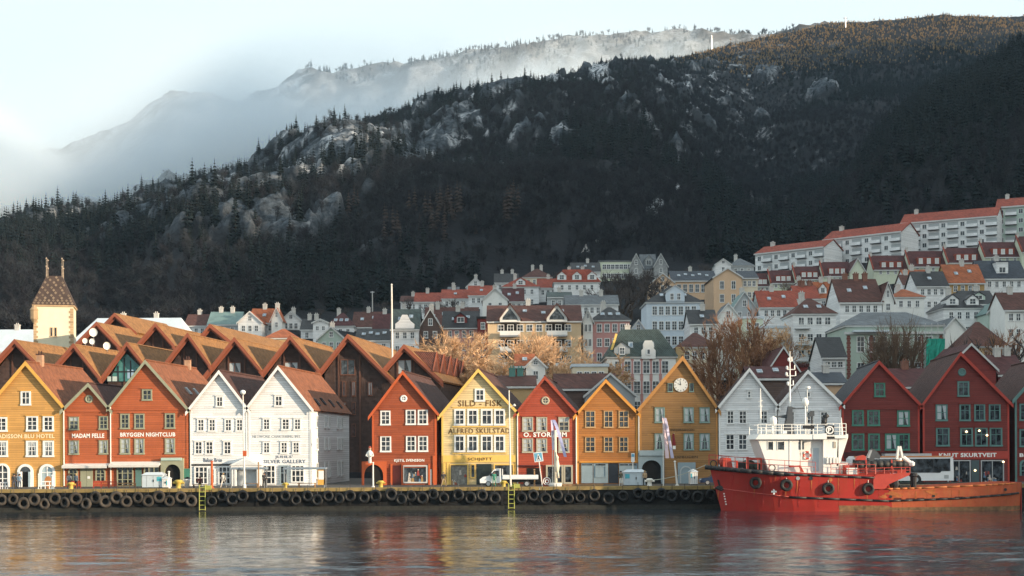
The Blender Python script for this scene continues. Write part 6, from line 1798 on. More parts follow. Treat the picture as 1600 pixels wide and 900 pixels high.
block("longest white apartment block under red roof, third from the left", 1408, 1557, 348, 337, 336, 326, 'white', 'red', 424, 5, 5)
block("pale green apartment block at the right edge under red roof", 1557, 1680, 323, 315, 312, 303, 'green', 'red', 420, 4, 5)

# ---- right
qb = house("mint grey building with brick quoins and green scaffold netting", 1322, 1474, 508, 488, 232, 'hip', 'mint', 'grey', 14, cols=7, rows=3, chim=0, first=1.8, pitch=4.3, win=(1.3, 2.6), pan=(2, 3), hip=.3, name="corner_building", cat="building")
r_ = qb['root']; hw, h = qb['hw'], qb['h']
mq = mat("red brick quoin", (.20, .075, .06), .85, .25, 1)
q = MB(); q.box(-.34, .34, -.07, .05, 0, .34); qm = q.mesh("quoin", mq); q = MB(); q.box(-.24, .24, -.07, .05, 0, .34); qm2 = q.mesh("quoin", mq)
for i, x in enumerate([-hw + .4, -hw + qb['w'] * .26, -hw + qb['w'] * .5, hw * .55, hw - .4]):
    z = h - 2.0; k = 0
    while z > h - 9.0: link("quoin", qm if k % 2 else qm2, r_, (x, 0, z)); z -= .36; k += 1
b = MB(); b.box(-hw - .3, hw + .3, -.4, 0, h - 1.5, h - 1.1); lpart(r_, "string_course", b, M_EAVE)
b = MB(); b.box(-hw + 1, -hw + qb['w'] * .42, -1.6, 0, h - 1.2, h - .9); lpart(r_, "snowy_canopy", b, RF['snow'])
# scaffold netting
c0, c1 = P(1447, 569, 230), P(1476, 529, 230)
net = thing("scaffold", "scaffold wrapped in bright green netting on the mint grey building", "scaffold", (c0.x, 230, c0.z - 4))
mn = mat("green netting", (.03, .34, .25), .8, .35, 1.2)
nx = 12
b = MB()
for i in range(nx):
    for j in range(10):
        def pt(i, j): return ((c1.x - c0.x) * i / nx, -.25 * math.sin(i * 1.9) * math.sin(j * 1.1 + .5) - .1 * (vnoise(i * .9, j * .8, 3)), (c1.z - c0.z + 4) * j / 10)
        b.quad(pt(i, j), pt(i + 1, j), pt(i + 1, j + 1), pt(i, j + 1))
link("netting", b.mesh("netting", mn), net, (0, 0, 0))
for i in range(4):
    b = MB(); x = (c1.x - c0.x) * i / 3; b.tube((x, .25, 0), (x, .25, c1.z - c0.z + 6.5), .06, .06, 5); link("scaffold_pole", b.mesh("scaffold_pole", M_METAL), net)
for j in range(4):
    b = MB(); z = 2 + j * 1.9; b.tube((0, .25, z), (c1.x - c0.x, .25, z), .05, .05, 5); link("ledger", b.mesh("ledger", M_METAL), net)
house("sunlit white wall right of the green netting", 1475, 1509, 515, 496, 244, 'gable', 'sunwhite', 'grey', 10, cols=0, rows=0, chim=0, att=0)
house("white cottage with an orange roof above the mint grey building", 1397, 1444, 464, 452, 290, 'hip', 'sunwhite', 'orange', 9, cols=3, rows=1, chim=1)
house("small brown roofed house left of the black roof", 1412, 1432, 445, 430, 322, 'side', 'white', 'brown', 8, cols=2, rows=1)
house("white house with a smooth black roof and white roof window", 1432, 1481, 446, 425, 310, 'side', 'white', 'black', 9, cols=4, rows=2, chim=1, sky=1)
house("orange roofed house left of the black roofed one", 1416, 1453, 438, 422, 330, 'side', 'white', 'orange', 9, cols=2, rows=1, chim=1)
house("tan boarded house with a broad orange red roof and roof terrace", 1482, 1538, 441, 414, 312, 'side', 'tan', 'orange', 10, cols=4, rows=2, chim=1, sky=2)
house("white house with a dark navy roof at the right edge", 1534, 1604, 434, 408, 314, 'side', 'white', 'navy', 10, cols=5, rows=2, chim=1, dorm=1, dkind='flat', dwall='white')
house("white cube house with a black hipped roof and glazed dormers", 1474, 1537, 481, 458, 264, 'hip', 'white', 'black', 10, cols=4, rows=2, chim=1, dorm=2)
house("house with a black roof and white dormer behind the white cube", 1508, 1556, 474, 455, 284, 'side', 'green', 'black', 9, cols=3, rows=1, chim=1, dorm=1)
house("white house with a brown roof cut by the right edge", 1570, 1612, 483, 458, 250, 'side', 'sunwhite', 'brown', 9, cols=3, rows=3, chim=1)
house("teal grey cottage with a small red annex near the right edge", 1543, 1572, 488, 472, 258, 'gable', 'green', 'teal', 8, cols=1, rows=1, chim=0)
house("brown roofed house below the white cube", 1512, 1574, 541, 503, 222, 'hip', 'ochre', 'brown', 10, cols=3, rows=1, chim=0)
house("dark red gabled house with white barge boards behind the tall red house", 1478, 1556, 576, 538, 196, 'gable', 'dred', 'plum', 12, cols=0, rows=0, chim=0, base=QUAY_Z, att=0)
house("dark red house with white framed windows at the right edge", 1560, 1602, 584, 556, 197, 'side', 'dred', 'plum', 9, cols=2, rows=1, chim=2, base=QUAY_Z, win=(1.2, 1.4))

# ------------------------------------------------------------------ bare trees standing among the houses
def bare_tree_mesh(seed, h, spread, levels=6, thick=.32, fan=3):
    r = random.Random(seed); tb, cb = MB(), MB()
    def grow(p, d, L, rad, lv):
        q = p + d * L
        (tb if lv < 2 else cb).tube(p, q, max(rad, .03), max(rad * .68, .02), 5 if lv < 2 else 3, 0, False)
        if lv >= levels - 1:
            for k in range(fan):
                e = (d + Vector((r.gauss(0, .7), r.gauss(0, .7), r.gauss(.1, .5)))).normalized() * L * r.uniform(.7, 1.5)
                s_ = e.orthogonal().normalized() * max(.02, L * .022); t_ = p + d * L * r.random()
                cb.poly([t_ - s_, t_ + s_, t_ + e])
        if lv >= levels:
            return
        n = 3 if lv in (1, 2, 4) else 2
        if lv == 0: n = 4
        for k in range(n):
            a = r.uniform(0, 6.283)
            ax = d.orthogonal().normalized(); ax.rotate(Matrix.Rotation(a, 3, d))
            ang = r.uniform(.25, .75) * spread
            nd = d.copy(); nd.rotate(Matrix.Rotation(ang, 3, ax)); nd = (nd + Vector((0, 0, .10))).normalized()
            grow(p + d * L * r.uniform(.55, 1.0), nd, L * r.uniform(.58, .86), rad * .60, lv + 1)
    grow(Vector((0, 0, 0)), Vector((r.uniform(-.06, .06), 0, 1)).normalized(), h * .27, thick, 0)
    top = max(v[2] for v in cb.v)
    return tb, cb, top

M_BARK = mat("warm grey bark", (.20, .14, .10), .9, .25, 3)
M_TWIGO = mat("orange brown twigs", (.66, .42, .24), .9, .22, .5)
M_TWIGR = mat("russet twigs", (.26, .13, .07), .9, .25, .5)
M_TWIGE = mat("brown grey twigs", (.16, .105, .07), .9, .25, .5)
M_TWIGD = mat("dark brown twigs", (.075, .06, .055), .9, .25, .5)
TREEM = {}
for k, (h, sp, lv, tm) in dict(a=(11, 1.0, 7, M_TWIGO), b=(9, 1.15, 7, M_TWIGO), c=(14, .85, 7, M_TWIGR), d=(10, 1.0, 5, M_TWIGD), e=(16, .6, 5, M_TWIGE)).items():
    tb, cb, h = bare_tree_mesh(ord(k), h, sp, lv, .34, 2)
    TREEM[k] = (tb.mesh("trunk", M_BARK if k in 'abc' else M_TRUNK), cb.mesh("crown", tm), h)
def town_tree(kind, px, pyt, Y, label, group="bare trees among the houses", base=None, sx=1.0):
    X = PX(px, pyt, Y); zt = PZ(px, pyt, Y); z0 = gz(X, Y) - .2 if base is None else base
    t, c, h = TREEM[kind]; s = max(.35, (zt - z0) / h)
    root = thing("bare_tree", label, "tree", (X, Y, z0), rnd.uniform(0, 6.28), group)
    o = link("trunk", t, root); o.scale = (s * sx, s * sx, s); o = link("crown", c, root); o.scale = (s * sx, s * sx, s)
for a in [('a', 708, 503, 238, "sunlit orange bare tree left of the beige flats, tallest there", 1.2), ('b', 688, 522, 232, "low sunlit bare tree left of the tall orange one", 1.25), ('b', 736, 524, 233, "sunlit bare tree right of the tall orange one", 1.2),
          ('a', 822, 512, 236, "sunlit bare tree in front of the beige flats, left", 1.15), ('a', 852, 507, 238, "sunlit bare tree in front of the middle of the beige flats", 1.1), ('b', 790, 540, 228, "low golden bare tree before the beige flats' left end", 1.3),
          ('b', 905, 540, 230, "orange bare tree between the beige flats and the green mansard", 1.3), ('b', 882, 548, 226, "low orange bare bush below the beige flats", 1.3), ('b', 930, 548, 228, "orange bare bush left of the green mansard", 1.2), ('b', 765, 552, 224, "low shaded bare tree beside the hotel dormers", 1.2),
          ('c', 1152, 468, 212, "big russet bare tree with a thick lit trunk right of the clock house", 1.15), ('c', 1128, 492, 214, "russet bare tree behind the clock house", 1.0), ('c', 1184, 490, 216, "russet bare tree left of the red gable", 1.0), ('b', 1212, 490, 250, "sunlit twiggy tree in front of the white flat roof", 1.2),
          ('e', 1396, 470, 212, "tall slender bare tree before the mint grey building", 1.0), ('e', 1412, 478, 213, "slender bare tree right of the tallest one before the mint grey building", 1.0), ('e', 1378, 490, 214, "slender bare tree left of the tallest one before the mint grey building", 1.1), ('c', 1560, 498, 212, "brown bare tree by the right edge behind the red houses", 1.1), ('d', 1586, 505, 210, "dark crooked bare tree at the right edge", 1.2),
          ('d', 960, 418, 352, "dark bare tree left in the clump above the pink house", 1.3), ('d', 985, 415, 350, "dark bare tree in the middle of the clump above the pink house", 1.3), ('d', 1006, 412, 352, "dark bare tree before the stone chapel", 1.2), ('d', 1028, 425, 340, "dark bare tree beside the peach villa", 1.2), ('d', 945, 440, 346, "low dark bare tree behind the long white house", 1.3), ('d', 972, 442, 335, "low dark bare tree right of the long white house", 1.3),
          ('d', 706, 462, 352, "dark bare tree before the long white row", 1.3), ('d', 682, 466, 350, "dark bare tree left in front of the long white row", 1.2), ('d', 600, 468, 372, "grey bare tree on the slope above the flagpole", 1.3), ('d', 575, 480, 360, "grey bare tree on the slope left of the flagpole", 1.3), ('d', 640, 462, 378, "grey bare tree at the left end of the white row", 1.2),
          ('d', 540, 478, 362, "grey bare tree above the red brown hipped roof", 1.3), ('d', 500, 486, 352, "grey bare tree behind the white block", 1.3), ('d', 410, 478, 352, "dim bare tree behind the orange red roof", 1.3), ('d', 310, 488, 348, "dim bare tree behind the dark brown roof", 1.3),
          ('d', 1075, 415, 396, "dark bare tree behind the long peach building", 1.2), ('d', 1100, 408, 400, "dark bare tree at the edge of the wood above the peach building", 1.2), ('d', 880, 420, 402, "grey bare tree behind the broad red hipped roof", 1.1), ('d', 752, 445, 386, "grey bare tree above the long white row", 1.1), ('e', 1228, 430, 348, "thin bare tree between terrace and red roofs", .9), ('d', 1560, 448, 292, "bare tree between the white cube and the navy roof", 1.0)]:
    town_tree(a[0], a[1], a[2], a[3], a[4], sx=a[5] * (.85 if a[0] in 'ab' else .8))
# ================================================================== ON THE QUAY
M_HULL = mat("red hull paint", (.37, .034, .027), .42, .12, .5, streak=.30, streak_col=(.26, .075, .03))
M_HULLA = mat("faded orange hull paint", (.44, .10, .042), .55, .22, .8, streak=.6, streak_col=(.42, .17, .06))
M_BOOT = mat("weedy tan boot topping", (.22, .12, .06), .8, .6, 1.5, streak=.8, streak_col=(.05, .04, .03))
M_HULLT = mat("red deck paint", (.42, .05, .035), .5, .15, 1.5, streak=.3, streak_col=(.3, .1, .04))
M_RUST = mat("rusty scraped paint", (.42, .13, .04), .75, .4, 1.4, streak=.6, streak_col=(.3, .16, .06))
M_SHIPW = mat("ship white paint", (.80, .79, .76), .4, .04, .8, streak=.14, streak_col=(.5, .38, .25))

# ------------------------------------------------------------------ tyres on the quay face
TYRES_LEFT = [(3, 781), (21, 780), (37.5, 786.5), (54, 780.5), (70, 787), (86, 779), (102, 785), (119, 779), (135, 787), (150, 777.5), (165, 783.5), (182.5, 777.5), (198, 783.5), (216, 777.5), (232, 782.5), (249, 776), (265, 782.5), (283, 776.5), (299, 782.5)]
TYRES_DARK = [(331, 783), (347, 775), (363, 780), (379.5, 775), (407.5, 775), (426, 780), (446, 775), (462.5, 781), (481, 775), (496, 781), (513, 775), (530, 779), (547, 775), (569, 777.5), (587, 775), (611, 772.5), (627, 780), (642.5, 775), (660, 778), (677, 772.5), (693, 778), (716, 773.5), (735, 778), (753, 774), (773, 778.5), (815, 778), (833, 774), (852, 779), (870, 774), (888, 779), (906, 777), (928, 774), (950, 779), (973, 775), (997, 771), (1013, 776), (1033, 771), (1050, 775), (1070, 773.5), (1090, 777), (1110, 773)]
tb = MB(); tb.torus(.46, .17, 22, 8, squash=1.15); TY = tb.mesh("tyre", mat("sunlit toned grey tyre rubber", (.055, .046, .038), .8, .4, 3, per_obj=.3), (0, 0, 0), True); TYD = tb.mesh("tyre", mat("shade toned black tyre rubber", (.009, .009, .0095), .55, .4, 3, per_obj=.4), (0, 0, 0), True)  # sun and shade put into the rubber: paler left tyres, blacker right ones
tb = MB(); tb.tube((0, .02, .42), (0, .10, 1.25), .03, .03, 5); TYC = tb.mesh("chain", M_BLACK)
def below(px):
    for x1, nm in ((98, "ochre hotel"), (173, "narrow vermilion house"), (295, "wide vermilion house"), (387, "first white house"), (487, "tall white house"), (581, "dark gap"), (686, "brick red house"), (807, "cream house"), (900, "scarlet house"), (998, "amber house")):
        if px < x1: return nm
    return "mustard house"
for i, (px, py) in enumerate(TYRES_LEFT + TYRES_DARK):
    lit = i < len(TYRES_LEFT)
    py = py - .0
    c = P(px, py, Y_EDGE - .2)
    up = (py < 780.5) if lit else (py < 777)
    o = thing("tyre_fender", ("sunlit-toned grey" if lit else "shade-toned black") + " tyre in the " + ("upper" if up else "lower") + " row on the quay wall below the " + below(px), "tyre", (c.x, Y_EDGE - .34, c.z), rnd.uniform(-.18, .18), "tyre fenders hung along the quay wall")
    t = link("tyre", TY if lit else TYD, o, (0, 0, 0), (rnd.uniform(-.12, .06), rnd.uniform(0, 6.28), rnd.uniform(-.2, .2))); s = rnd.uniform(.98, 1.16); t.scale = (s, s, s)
    link("chain", TYC, o)

# ------------------------------------------------------------------ ladders, bollards
def ladder(px, label):
    c = P(px, 780, Y_EDGE - .3); root = thing("quay_ladder", label, "ladder", (c.x, Y_EDGE - .3, QUAY_Z), 0, "yellow ladders down the quay wall")
    for s in (-.32, .32):
        b = MB(); b.tube((s, 0, -2.3), (s, 0, .45), .05, .05, 6); b.tube((s, 0, .45), (s, .5, .45), .05, .05, 6); lpart(root, "rail", b, M_LIME)
    b = MB(); b.tube((-.3, 0, 0), (.3, 0, 0), .045, .045, 6); rm_ = b.mesh("rung", M_LIME)
    for k in range(6): link("rung", rm_, root, (0, 0, .2 - k * .48))
    b = MB(); b.box(.1, .95, .05, .4, -.05, .42); lpart(root, "marker_box", b, M_LIME)
ladder(316, "lime yellow quay ladder below the first white house"); ladder(799, "lime yellow quay ladder below the cream house")
def bollard(px, label, m=M_YMARK, Y=156.6, s=1.0):
    c = P(px, 760, Y); root = thing("bollard", label, "bollard", (c.x, Y, QUAY_Z), 0, "mooring bollards on the quay edge")
    b = MB(); b.lathe([(.3 * s, 0), (.24 * s, .1 * s), (.22 * s, .5 * s), (.34 * s, .6 * s), (.36 * s, .75 * s), (.2 * s, .82 * s)], n=12); lpart(root, "bollard_post", b, m, True)
    b = MB(); b.tube((-.5 * s, 0, .55 * s), (.5 * s, 0, .55 * s), .1 * s, .1 * s, 8); lpart(root, "cross_bar", b, m)
bollard(111, "yellow bollard in front of the vermilion house"); bollard(279, "yellow bollard by the dark arched gateway", s=1.25); bollard(595, "small yellow bollard before the brick red house"); bollard(446, "small yellow bollard before the tall white house", s=.8); bollard(787, "low yellow bollard by the pickup truck", s=.9); bollard(1015, "cream bollard before the arched mustard gateway", M_POLE, s=1.1)

def post(px, py_top, Y, r, label, m=M_POLE, name="post", cat="post", tilt=0.0, group="posts standing on the quay"):
    c = P(px, 757, Y); zt = PZ(px, py_top, Y)
    root = thing(name, label, cat, (c.x, Y, QUAY_Z), 0, group)
    b = MB(); b.tube((0, 0, 0), (tilt, 0, zt - QUAY_Z), r, r * .8, 8); b.lathe([(r * 2, 0), (r * 2, .06), (r, .12)], n=8); lpart(root, "shaft", b, m)
    b = MB(); b.lathe([(r * .8, 0), (r * 1.5, .05), (r * .5, .16)], (tilt, 0, zt - QUAY_Z), 8); lpart(root, "cap", b, m)
    return root
post(264, 738, 160, .11, "white post right of the pale blue kiosk"); post(1058, 722, 160, .11, "white leaning post before the grey arched door", tilt=-.25)
post(835, 735, 158, .10, "short tan post behind the pickup truck's load bed", M_WOODR)
post(60, 742, 158, .05, "thin white post before the yellow hotel"); post(82, 744, 158, .16, "thick white post before the yellow hotel's arched window"); post(331, 722, 158, .16, "orange timber post before the first white house", M_BRICKT)
post(404, 724, 158, .09, "brown timber post under the first bus shelter", M_WOODR)
# street lamp
c = P(382, 757, 157.5); lamp = thing("street_lamp", "tall white street lamp between the two white houses", "street lamp", (c.x, 157.5, QUAY_Z))
zt = PZ(382, 617, 157.5) - QUAY_Z
b = MB(); b.tube((0, 0, 0), (-.12, 0, zt), .11, .06, 8); b.lathe([(.2, 0), (.18, .4), (.11, .5)], n=8); lpart(lamp, "shaft", b, M_POLE)
b = MB(); b.lathe([(.06, 0), (.28, .15), (.32, .35), (.2, .5), (.04, .55)], (-.12, 0, zt), 10); lpart(lamp, "lamp_head", b, M_WHITE, True)
b = MB(); b.box(-.14, .28, -.2, -.1, 3.6, 4.2); lpart(lamp, "small_sign", b, M_BRICKT)
# slim mast before the cream house and tall flagpole on the hotel
c = P(798, 757, 157); z_ = PZ(796, 610, 157) - QUAY_Z
ms = thing("mast", "slim white mast with a lamp arm before the cream house", "mast", (c.x, 157, QUAY_Z)); b = MB(); b.tube((0, 0, 0), (-.14, 0, z_), .10, .06, 8); lpart(ms, "shaft", b, M_POLE)
b = MB(); b.tube((-.13, 0, z_ - 1.9), (.45, 0, z_ - 1.7), .04, .04, 5); b.lathe([(.05, 0), (.2, .1), (.05, .3)], (.45, 0, z_ - 1.8), 8); lpart(ms, "lamp_arm", b, M_POLE)
c = P(613.5, 560, 225); fp_ = thing("flagpole", "tall white flagpole rising behind the brick hotel", "flagpole", (c.x, 225, QUAY_Z)); b = MB(); b.tube((0, 0, 0), (-.1, 0, PZ(613, 446, 225) - QUAY_Z), .22, .12, 8); lpart(fp_, "pole", b, M_POLE)
b = MB(); b.lathe([(.05, 0), (.18, .1), (.05, .3)], (-.1, 0, PZ(613, 446, 225) - QUAY_Z), 8); lpart(fp_, "ball", b, M_POLE)
# far masts on the mountain
for px, py0, py1, Y, lb in ((193, 328, 350, 900, "small steel pylon on the rocky left slope"), (1112, 55, 78, 1245, "radio mast on the misty part of the ridge"), (1321, 27, 42, 1235, "pale mast on the sunlit part of the ridge"), (720, 145, 165, 1200, "thin pylon in the mist on the ridge"), (582, 455, 480, 372, "thin lamp mast on the slope above the flagpole")):
    a, t = P(px, py1 + 12, Y), P(px, py0, Y); rt_ = thing("pylon", lb, "mast", a); k = Y / 1250
    b = MB(); b.tube((0, 0, 0), (0, 0, t.z - a.z), .7 * k, .45 * k, 5); lpart(rt_, "shaft", b, M_METAL)
    b = MB(); b.box(-1.8 * k, 1.8 * k, -.3 * k, .3 * k, t.z - a.z - 1.2 * k, t.z - a.z - .4 * k); lpart(rt_, "cross_arm", b, M_METAL)

# ------------------------------------------------------------------ kiosks, shelters, signs
def kiosk(px0, px1, py, Y, label, m):
    a, c = P(px0, 757, Y), P(px1, py, Y); w, h = c.x - a.x, c.z - QUAY_Z
    root = thing("kiosk", label, "kiosk", ((a.x + c.x) / 2, Y, QUAY_Z), 0, "pale kiosks on the quay")
    b = MB(); b.box(-w / 2, w / 2, 0, 1.8, .12, h - .3); lpart(root, "body", b, m)
    b = MB(); b.hexa([(-w / 2 - .1, -.12, h - .3), (w / 2 + .1, -.12, h - .3), (w / 2 + .1, 1.9, h - .3), (-w / 2 - .1, 1.9, h - .3), (-w / 2 + .35, .35, h), (w / 2 - .35, .35, h), (w / 2 - .35, 1.5, h), (-w / 2 + .35, 1.5, h)]); lpart(root, "roof", b, mat("kiosk roof", (.55, .6, .64), .5, .08))
    b = MB(); b.box(-w / 2 + .02, w / 2 - .02, .05, 1.75, 0, .12); lpart(root, "plinth", b, M_BLACK)
    for k in (-.28, .05, .32):
        b = MB(); b.box(w * k - .02, w * k + .02, -.015, .01, .2, h - .4); lpart(root, "door_joint", b, M_METAL)
    b = MB(); b.box(w * .05 - .05, w * .05 + .06, -.05, 0, h * .4, h * .55); lpart(root, "handle", b, M_BLACK)
    b = MB(); b.box(w * .22, w * .45, -.02, .01, h - 1.0, h - .5) if px0 < 500 else b.box(-w * .46, -w * .25, -.02, .01, h - 1.0, h - .5); lpart(root, "notice", b, mat("turquoise notice", (.08, .4, .48), .5))
    return root
M_KI = mat("pale blue grey enamel", (.50, .57, .62), .45, .06, streak=.1, streak_col=(.3, .3, .28))
kiosk(222, 254, 738, 159.5, "pale blue kiosk with a turquoise notice before the dark gateway", M_KI)
kiosk(975.5, 1009, 733.5, 158.5, "pale grey kiosk box before the amber orange house", M_KI)
b0 = kiosk(253.5, 262, 744, 159.3, "small white cabinet beside the pale blue kiosk", M_SHIPW)
b0 = kiosk(1079, 1090, 733, 161, "white electric cabinet beside the grey arched door", M_SHIPW)
def shelter(px0, px1, py0, py1, Y, label):
    a, c = P(px0, 757, Y), P(px1, py0, Y); w = c.x - a.x; zt = c.z - QUAY_Z; zb = PZ(px0, py1, Y) - QUAY_Z
    root = thing("bus_shelter", label, "bus shelter", ((a.x + c.x) / 2, Y, QUAY_Z), 0, "bus shelters before the white houses")
    b = MB(); b.hexa([(-w / 2, -.9, zb), (w / 2, -.9, zb), (w / 2, .9, zb), (-w / 2, .9, zb), (-w / 2, -.9, zt - .08), (w / 2, -.9, zt - .08), (w / 2, .9, zt), (-w / 2, .9, zt)]); lpart(root, "roof", b, mat("slate blue shelter roof", (.20, .25, .30), .5, .1))
    for x in (-w / 2 + .15, w / 2 - .15):
        for y in (-.7, .7):
            b = MB(); b.box(x - .05, x + .05, y - .05, y + .05, 0, zb); lpart(root, "post", b, M_METAL)
    b = MB(); b.box(-w * .2, w * .25, .3, .7, .42, .48); b.box(-w * .18, -w * .15, .35, .65, 0, .42); b.box(w * .2, w * .23, .35, .65, 0, .42); lpart(root, "bench", b, M_WOODR)
    return root, w, zb
r0, w, zb = shelter(361.5, 417, 730, 733.5, 160, "left bus shelter with a slate blue flat roof before the porch")
r1, w, zb = shelter(444, 510, 730, 733.5, 160, "right bus shelter reaching past the tall white house's corner")
b = MB(); b.box(w / 2 - .9, w / 2 - .1, -.75, -.6, .3, zb); o = lpart(r1, "timetable_case", b, M_YELT); b = MB(); b.box(w / 2 - .8, w / 2 - .2, -.77, -.75, .9, zb - .15); lpart(o, "timetable", b, M_WHITE)
def flat_sign(px, py0, py1, pxw, Y, label, face, tilt=0.0, foot=757, group=None):
    c = P(px, foot, Y); zb, zt = PZ(px, py1, Y) - QUAY_Z, PZ(px, py0, Y) - QUAY_Z; w = pxw / F * Y
    root = thing("road_sign", label, "sign", (c.x, Y, QUAY_Z), 0, group)
    b = MB(); b.tube((0, 0, 0), (0, 0, zt - .1), .06, .06, 6); p = lpart(root, "post", b, M_POLE); p.rotation_euler = (0, tilt, 0)
    b = MB(); b.box(-w / 2, w / 2, -.13, -.07, zb, zt); f = lpart(root, "sign_plate", b, face); f.rotation_euler = (0, tilt, 0)
    return root, f, w, zb, zt
root, f, w, zb, zt = flat_sign(847.5, 706, 721, 14, 157.5, "leaning square crossing sign, white with a pale blue triangle", M_WHITE, -.13)
b = MB(); b.box(-w * .42, w * .42, -.15, -.13, zb + .08, zt - .08); lpart(f, "blue_field", b, mat("sign blue", (.13, .36, .52), .4)); b = MB(); b.prism([(-w * .3, -.155, zb + .15), (w * .3, -.155, zb + .15), (0, -.155, zt - .15)], (0, -.015, 0)); lpart(f, "triangle", b, M_WHITE)
b = MB(); b.tube((-.02, -.175, zb + .3), (.03, -.175, zt - .5), .05, .05, 5); b.tube((0, -.175, zb + .45), (-.12, -.175, zb + .2), .035, .03, 5); b.tube((0, -.175, zb + .45), (.13, -.175, zb + .2), .035, .03, 5); b.lathe([(.02, 0), (.06, .05), (.02, .12)], (.03, -.175, zt - .5), 6); lpart(f, "walking_figure", b, M_BLACK)
root, f, w, zb, zt = flat_sign(989, 708, 722, 5.5, 159, "tall narrow white sign beside the amber orange house", M_WHITE)
b = MB(); b.box(-w * .4, w * .4, -.15, -.13, zb + .6, zt - .1); lpart(f, "blue_field", b, mat("sign blue", (.13, .36, .52)))
# red arched notice board with a white ring
c = P(854.5, 757, 157.6); nb = thing("notice_board", "small red arched notice board with a white ring beside the leaning sign", "notice board", (c.x, 157.6, QUAY_Z))
b = MB(); b.prism(arch_pts(-.42, .42, 0, 1.05, -.05, 8), (0, .12, 0)); lpart(nb, "board", b, M_REDST)
tm = MB(); tm.torus(.2, .06, 14, 6); link("ring", tm.mesh("ring", M_WHITE), nb, (0, -.1, .6)); tm = MB(); tm.torus(.40, .05, 14, 5); link("rim", tm.mesh("rim", M_WHITE), nb, (0, -.06, .62))
# cafe fences, tables
def fence(px0, px1, Y, label, m, h=.75):
    a, c = P(px0, 757, Y), P(px1, 757, Y); w = c.x - a.x; root = thing("cafe_fence", label, "fence", ((a.x + c.x) / 2, Y, QUAY_Z), 0, "low railings on the quay")
    n = max(3, int(w / 1.1)); pb = MB(); pb.box(-.04, .04, -.04, .04, 0, h); pm_ = pb.mesh("fence_post", m)
    for k in range(n + 1): link("fence_post", pm_, root, (-w / 2 + w * k / n, 0, 0))
    for z in (h * .45, h - .06):
        b = MB(); b.box(-w / 2, w / 2, -.055, -.04, z - .06, z + .06); lpart(root, "fence_rail", b, m)
fence(108, 126, 162, "dark red railing left before the narrow vermilion house", M_DREDT); fence(146, 182, 162, "dark red railing right before the narrow vermilion house", M_DREDT); fence(184, 212, 161.5, "timber railing before the shop window of the wide vermilion house", M_WOODR, .6)
fence(64, 84, 159, "white rope barrier before the yellow hotel", M_WHITE, .9); fence(0, 12, 159, "white barrier at the left edge before the hotel", M_WHITE, .8)
# stacked planks
st = thing("plank_stack", "low stack of raw planks lying before the scarlet and orange houses", "planks", P(910, 757, 157.3)); st.location.z = QUAY_Z
for k in range(3):
    for j in range(2):
        b = MB(); L_ = rnd.uniform(2.1, 2.4); b.box(-L_, L_, -.5 + k * .34, -.2 + k * .34, .06 + j * .12, .165 + j * .12); lpart(st, "plank", b, M_WOODR)
# ------------------------------------------------------------------ banners
def banner(px, pytop, Y, label, strips, m1):
    c = P(px, 757, Y); zt = PZ(px, pytop, Y) - QUAY_Z; root = thing("banner", label, "banner", (c.x, Y, QUAY_Z), 0, "limp banners on the quay")
    b = MB(); b.tube((0, 0, 0), (0, 0, zt), .05, .035, 6); lpart(root, "pole", b, M_POLE)
    for (xa, xb, zlo, w0, w1, mm) in strips:
        b = MB(); n = 9
        z_lo = PZ(px, zlo, Y) - QUAY_Z; xa, xb, w0, w1 = [q / F * Y for q in (xa, xb, w0, w1)]
        L_, R_ = [], []
        for k in range(n + 1):
            t = k / n; x = xa + (xb - xa) * t ** .8; w_ = w0 + (w1 - w0) * t; y = -.1 - .12 * math.sin(t * 7 + xa)
            L_.append((x - w_ / 2, y, zt + (z_lo - zt) * t)); R_.append((x + w_ / 2, y + .15 * math.sin(t * 5), zt + (z_lo - zt) * t))
        for k in range(n): b.hexa([L_[k], R_[k], tuple(Vector(R_[k]) + Vector((0, .02, 0))), tuple(Vector(L_[k]) + Vector((0, .02, 0))), L_[k + 1], R_[k + 1], tuple(Vector(R_[k + 1]) + Vector((0, .02, 0))), tuple(Vector(L_[k + 1]) + Vector((0, .02, 0)))])
        lpart(root, "cloth", b, mm)
M_LILAC = mat("lilac banner cloth", (.50, .46, .60), .8, .12, 1.5); M_PINKB = mat("pale pink banner cloth", (.70, .52, .55), .8, .12, 1.5); M_BLUEB = mat("pale violet blue banner cloth", (.34, .36, .58), .8, .12, 1.5)
banner(863.5, 656, 157.4, "limp lilac banner hanging before the scarlet house", [(0, 1, 703, 5, 3, M_LILAC), (2, 20, 714, 5, 4.5, M_BLUEB)], M_LILAC)
banner(1036.5, 653, 157.4, "limp pale pink and lilac banner before the mustard clock house", [(1, 6, 716, 5, 5.5, M_PINKB), (3, 14, 716, 4, 4.5, M_LILAC)], M_PINKB)
# carved white figure post on a round stone foot
c = P(868, 757, 157.2); cp = thing("carved_post", "white carved post with a climbing figure on a round stone foot", "sculpture", (c.x, 157.2, QUAY_Z)); z_ = PZ(868, 672, 157.2) - QUAY_Z
b = MB(); b.tube((0, 0, .3), (0, 0, z_), .21, .13, 9); lpart(cp, "post", b, mat("carved pale wood", (.72, .64, .52), .7, .1, 2), True)
b = MB(); b.lathe([(.75, 0), (.78, .25), (.70, .40), (.3, .45)], n=14); lpart(cp, "stone_foot", b, mat("pale stone", (.6, .58, .54), .8, .1, 2))
b = MB(); b.lathe([(.05, 0), (.2, .15), (.28, .7), (.2, 1.2), (.14, 1.5), (.19, 1.7), (.05, 1.95)], (.18, -.12, 1.6), 9); b.tube((.2, -.2, 2.9), (.05, -.2, 3.9), .1, .07, 6); b.tube((.25, -.1, 1.7), (.35, -.2, 1.0), .12, .09, 6); lpart(cp, "figure", b, mat("carved pale wood", (.72, .64, .52)), True)
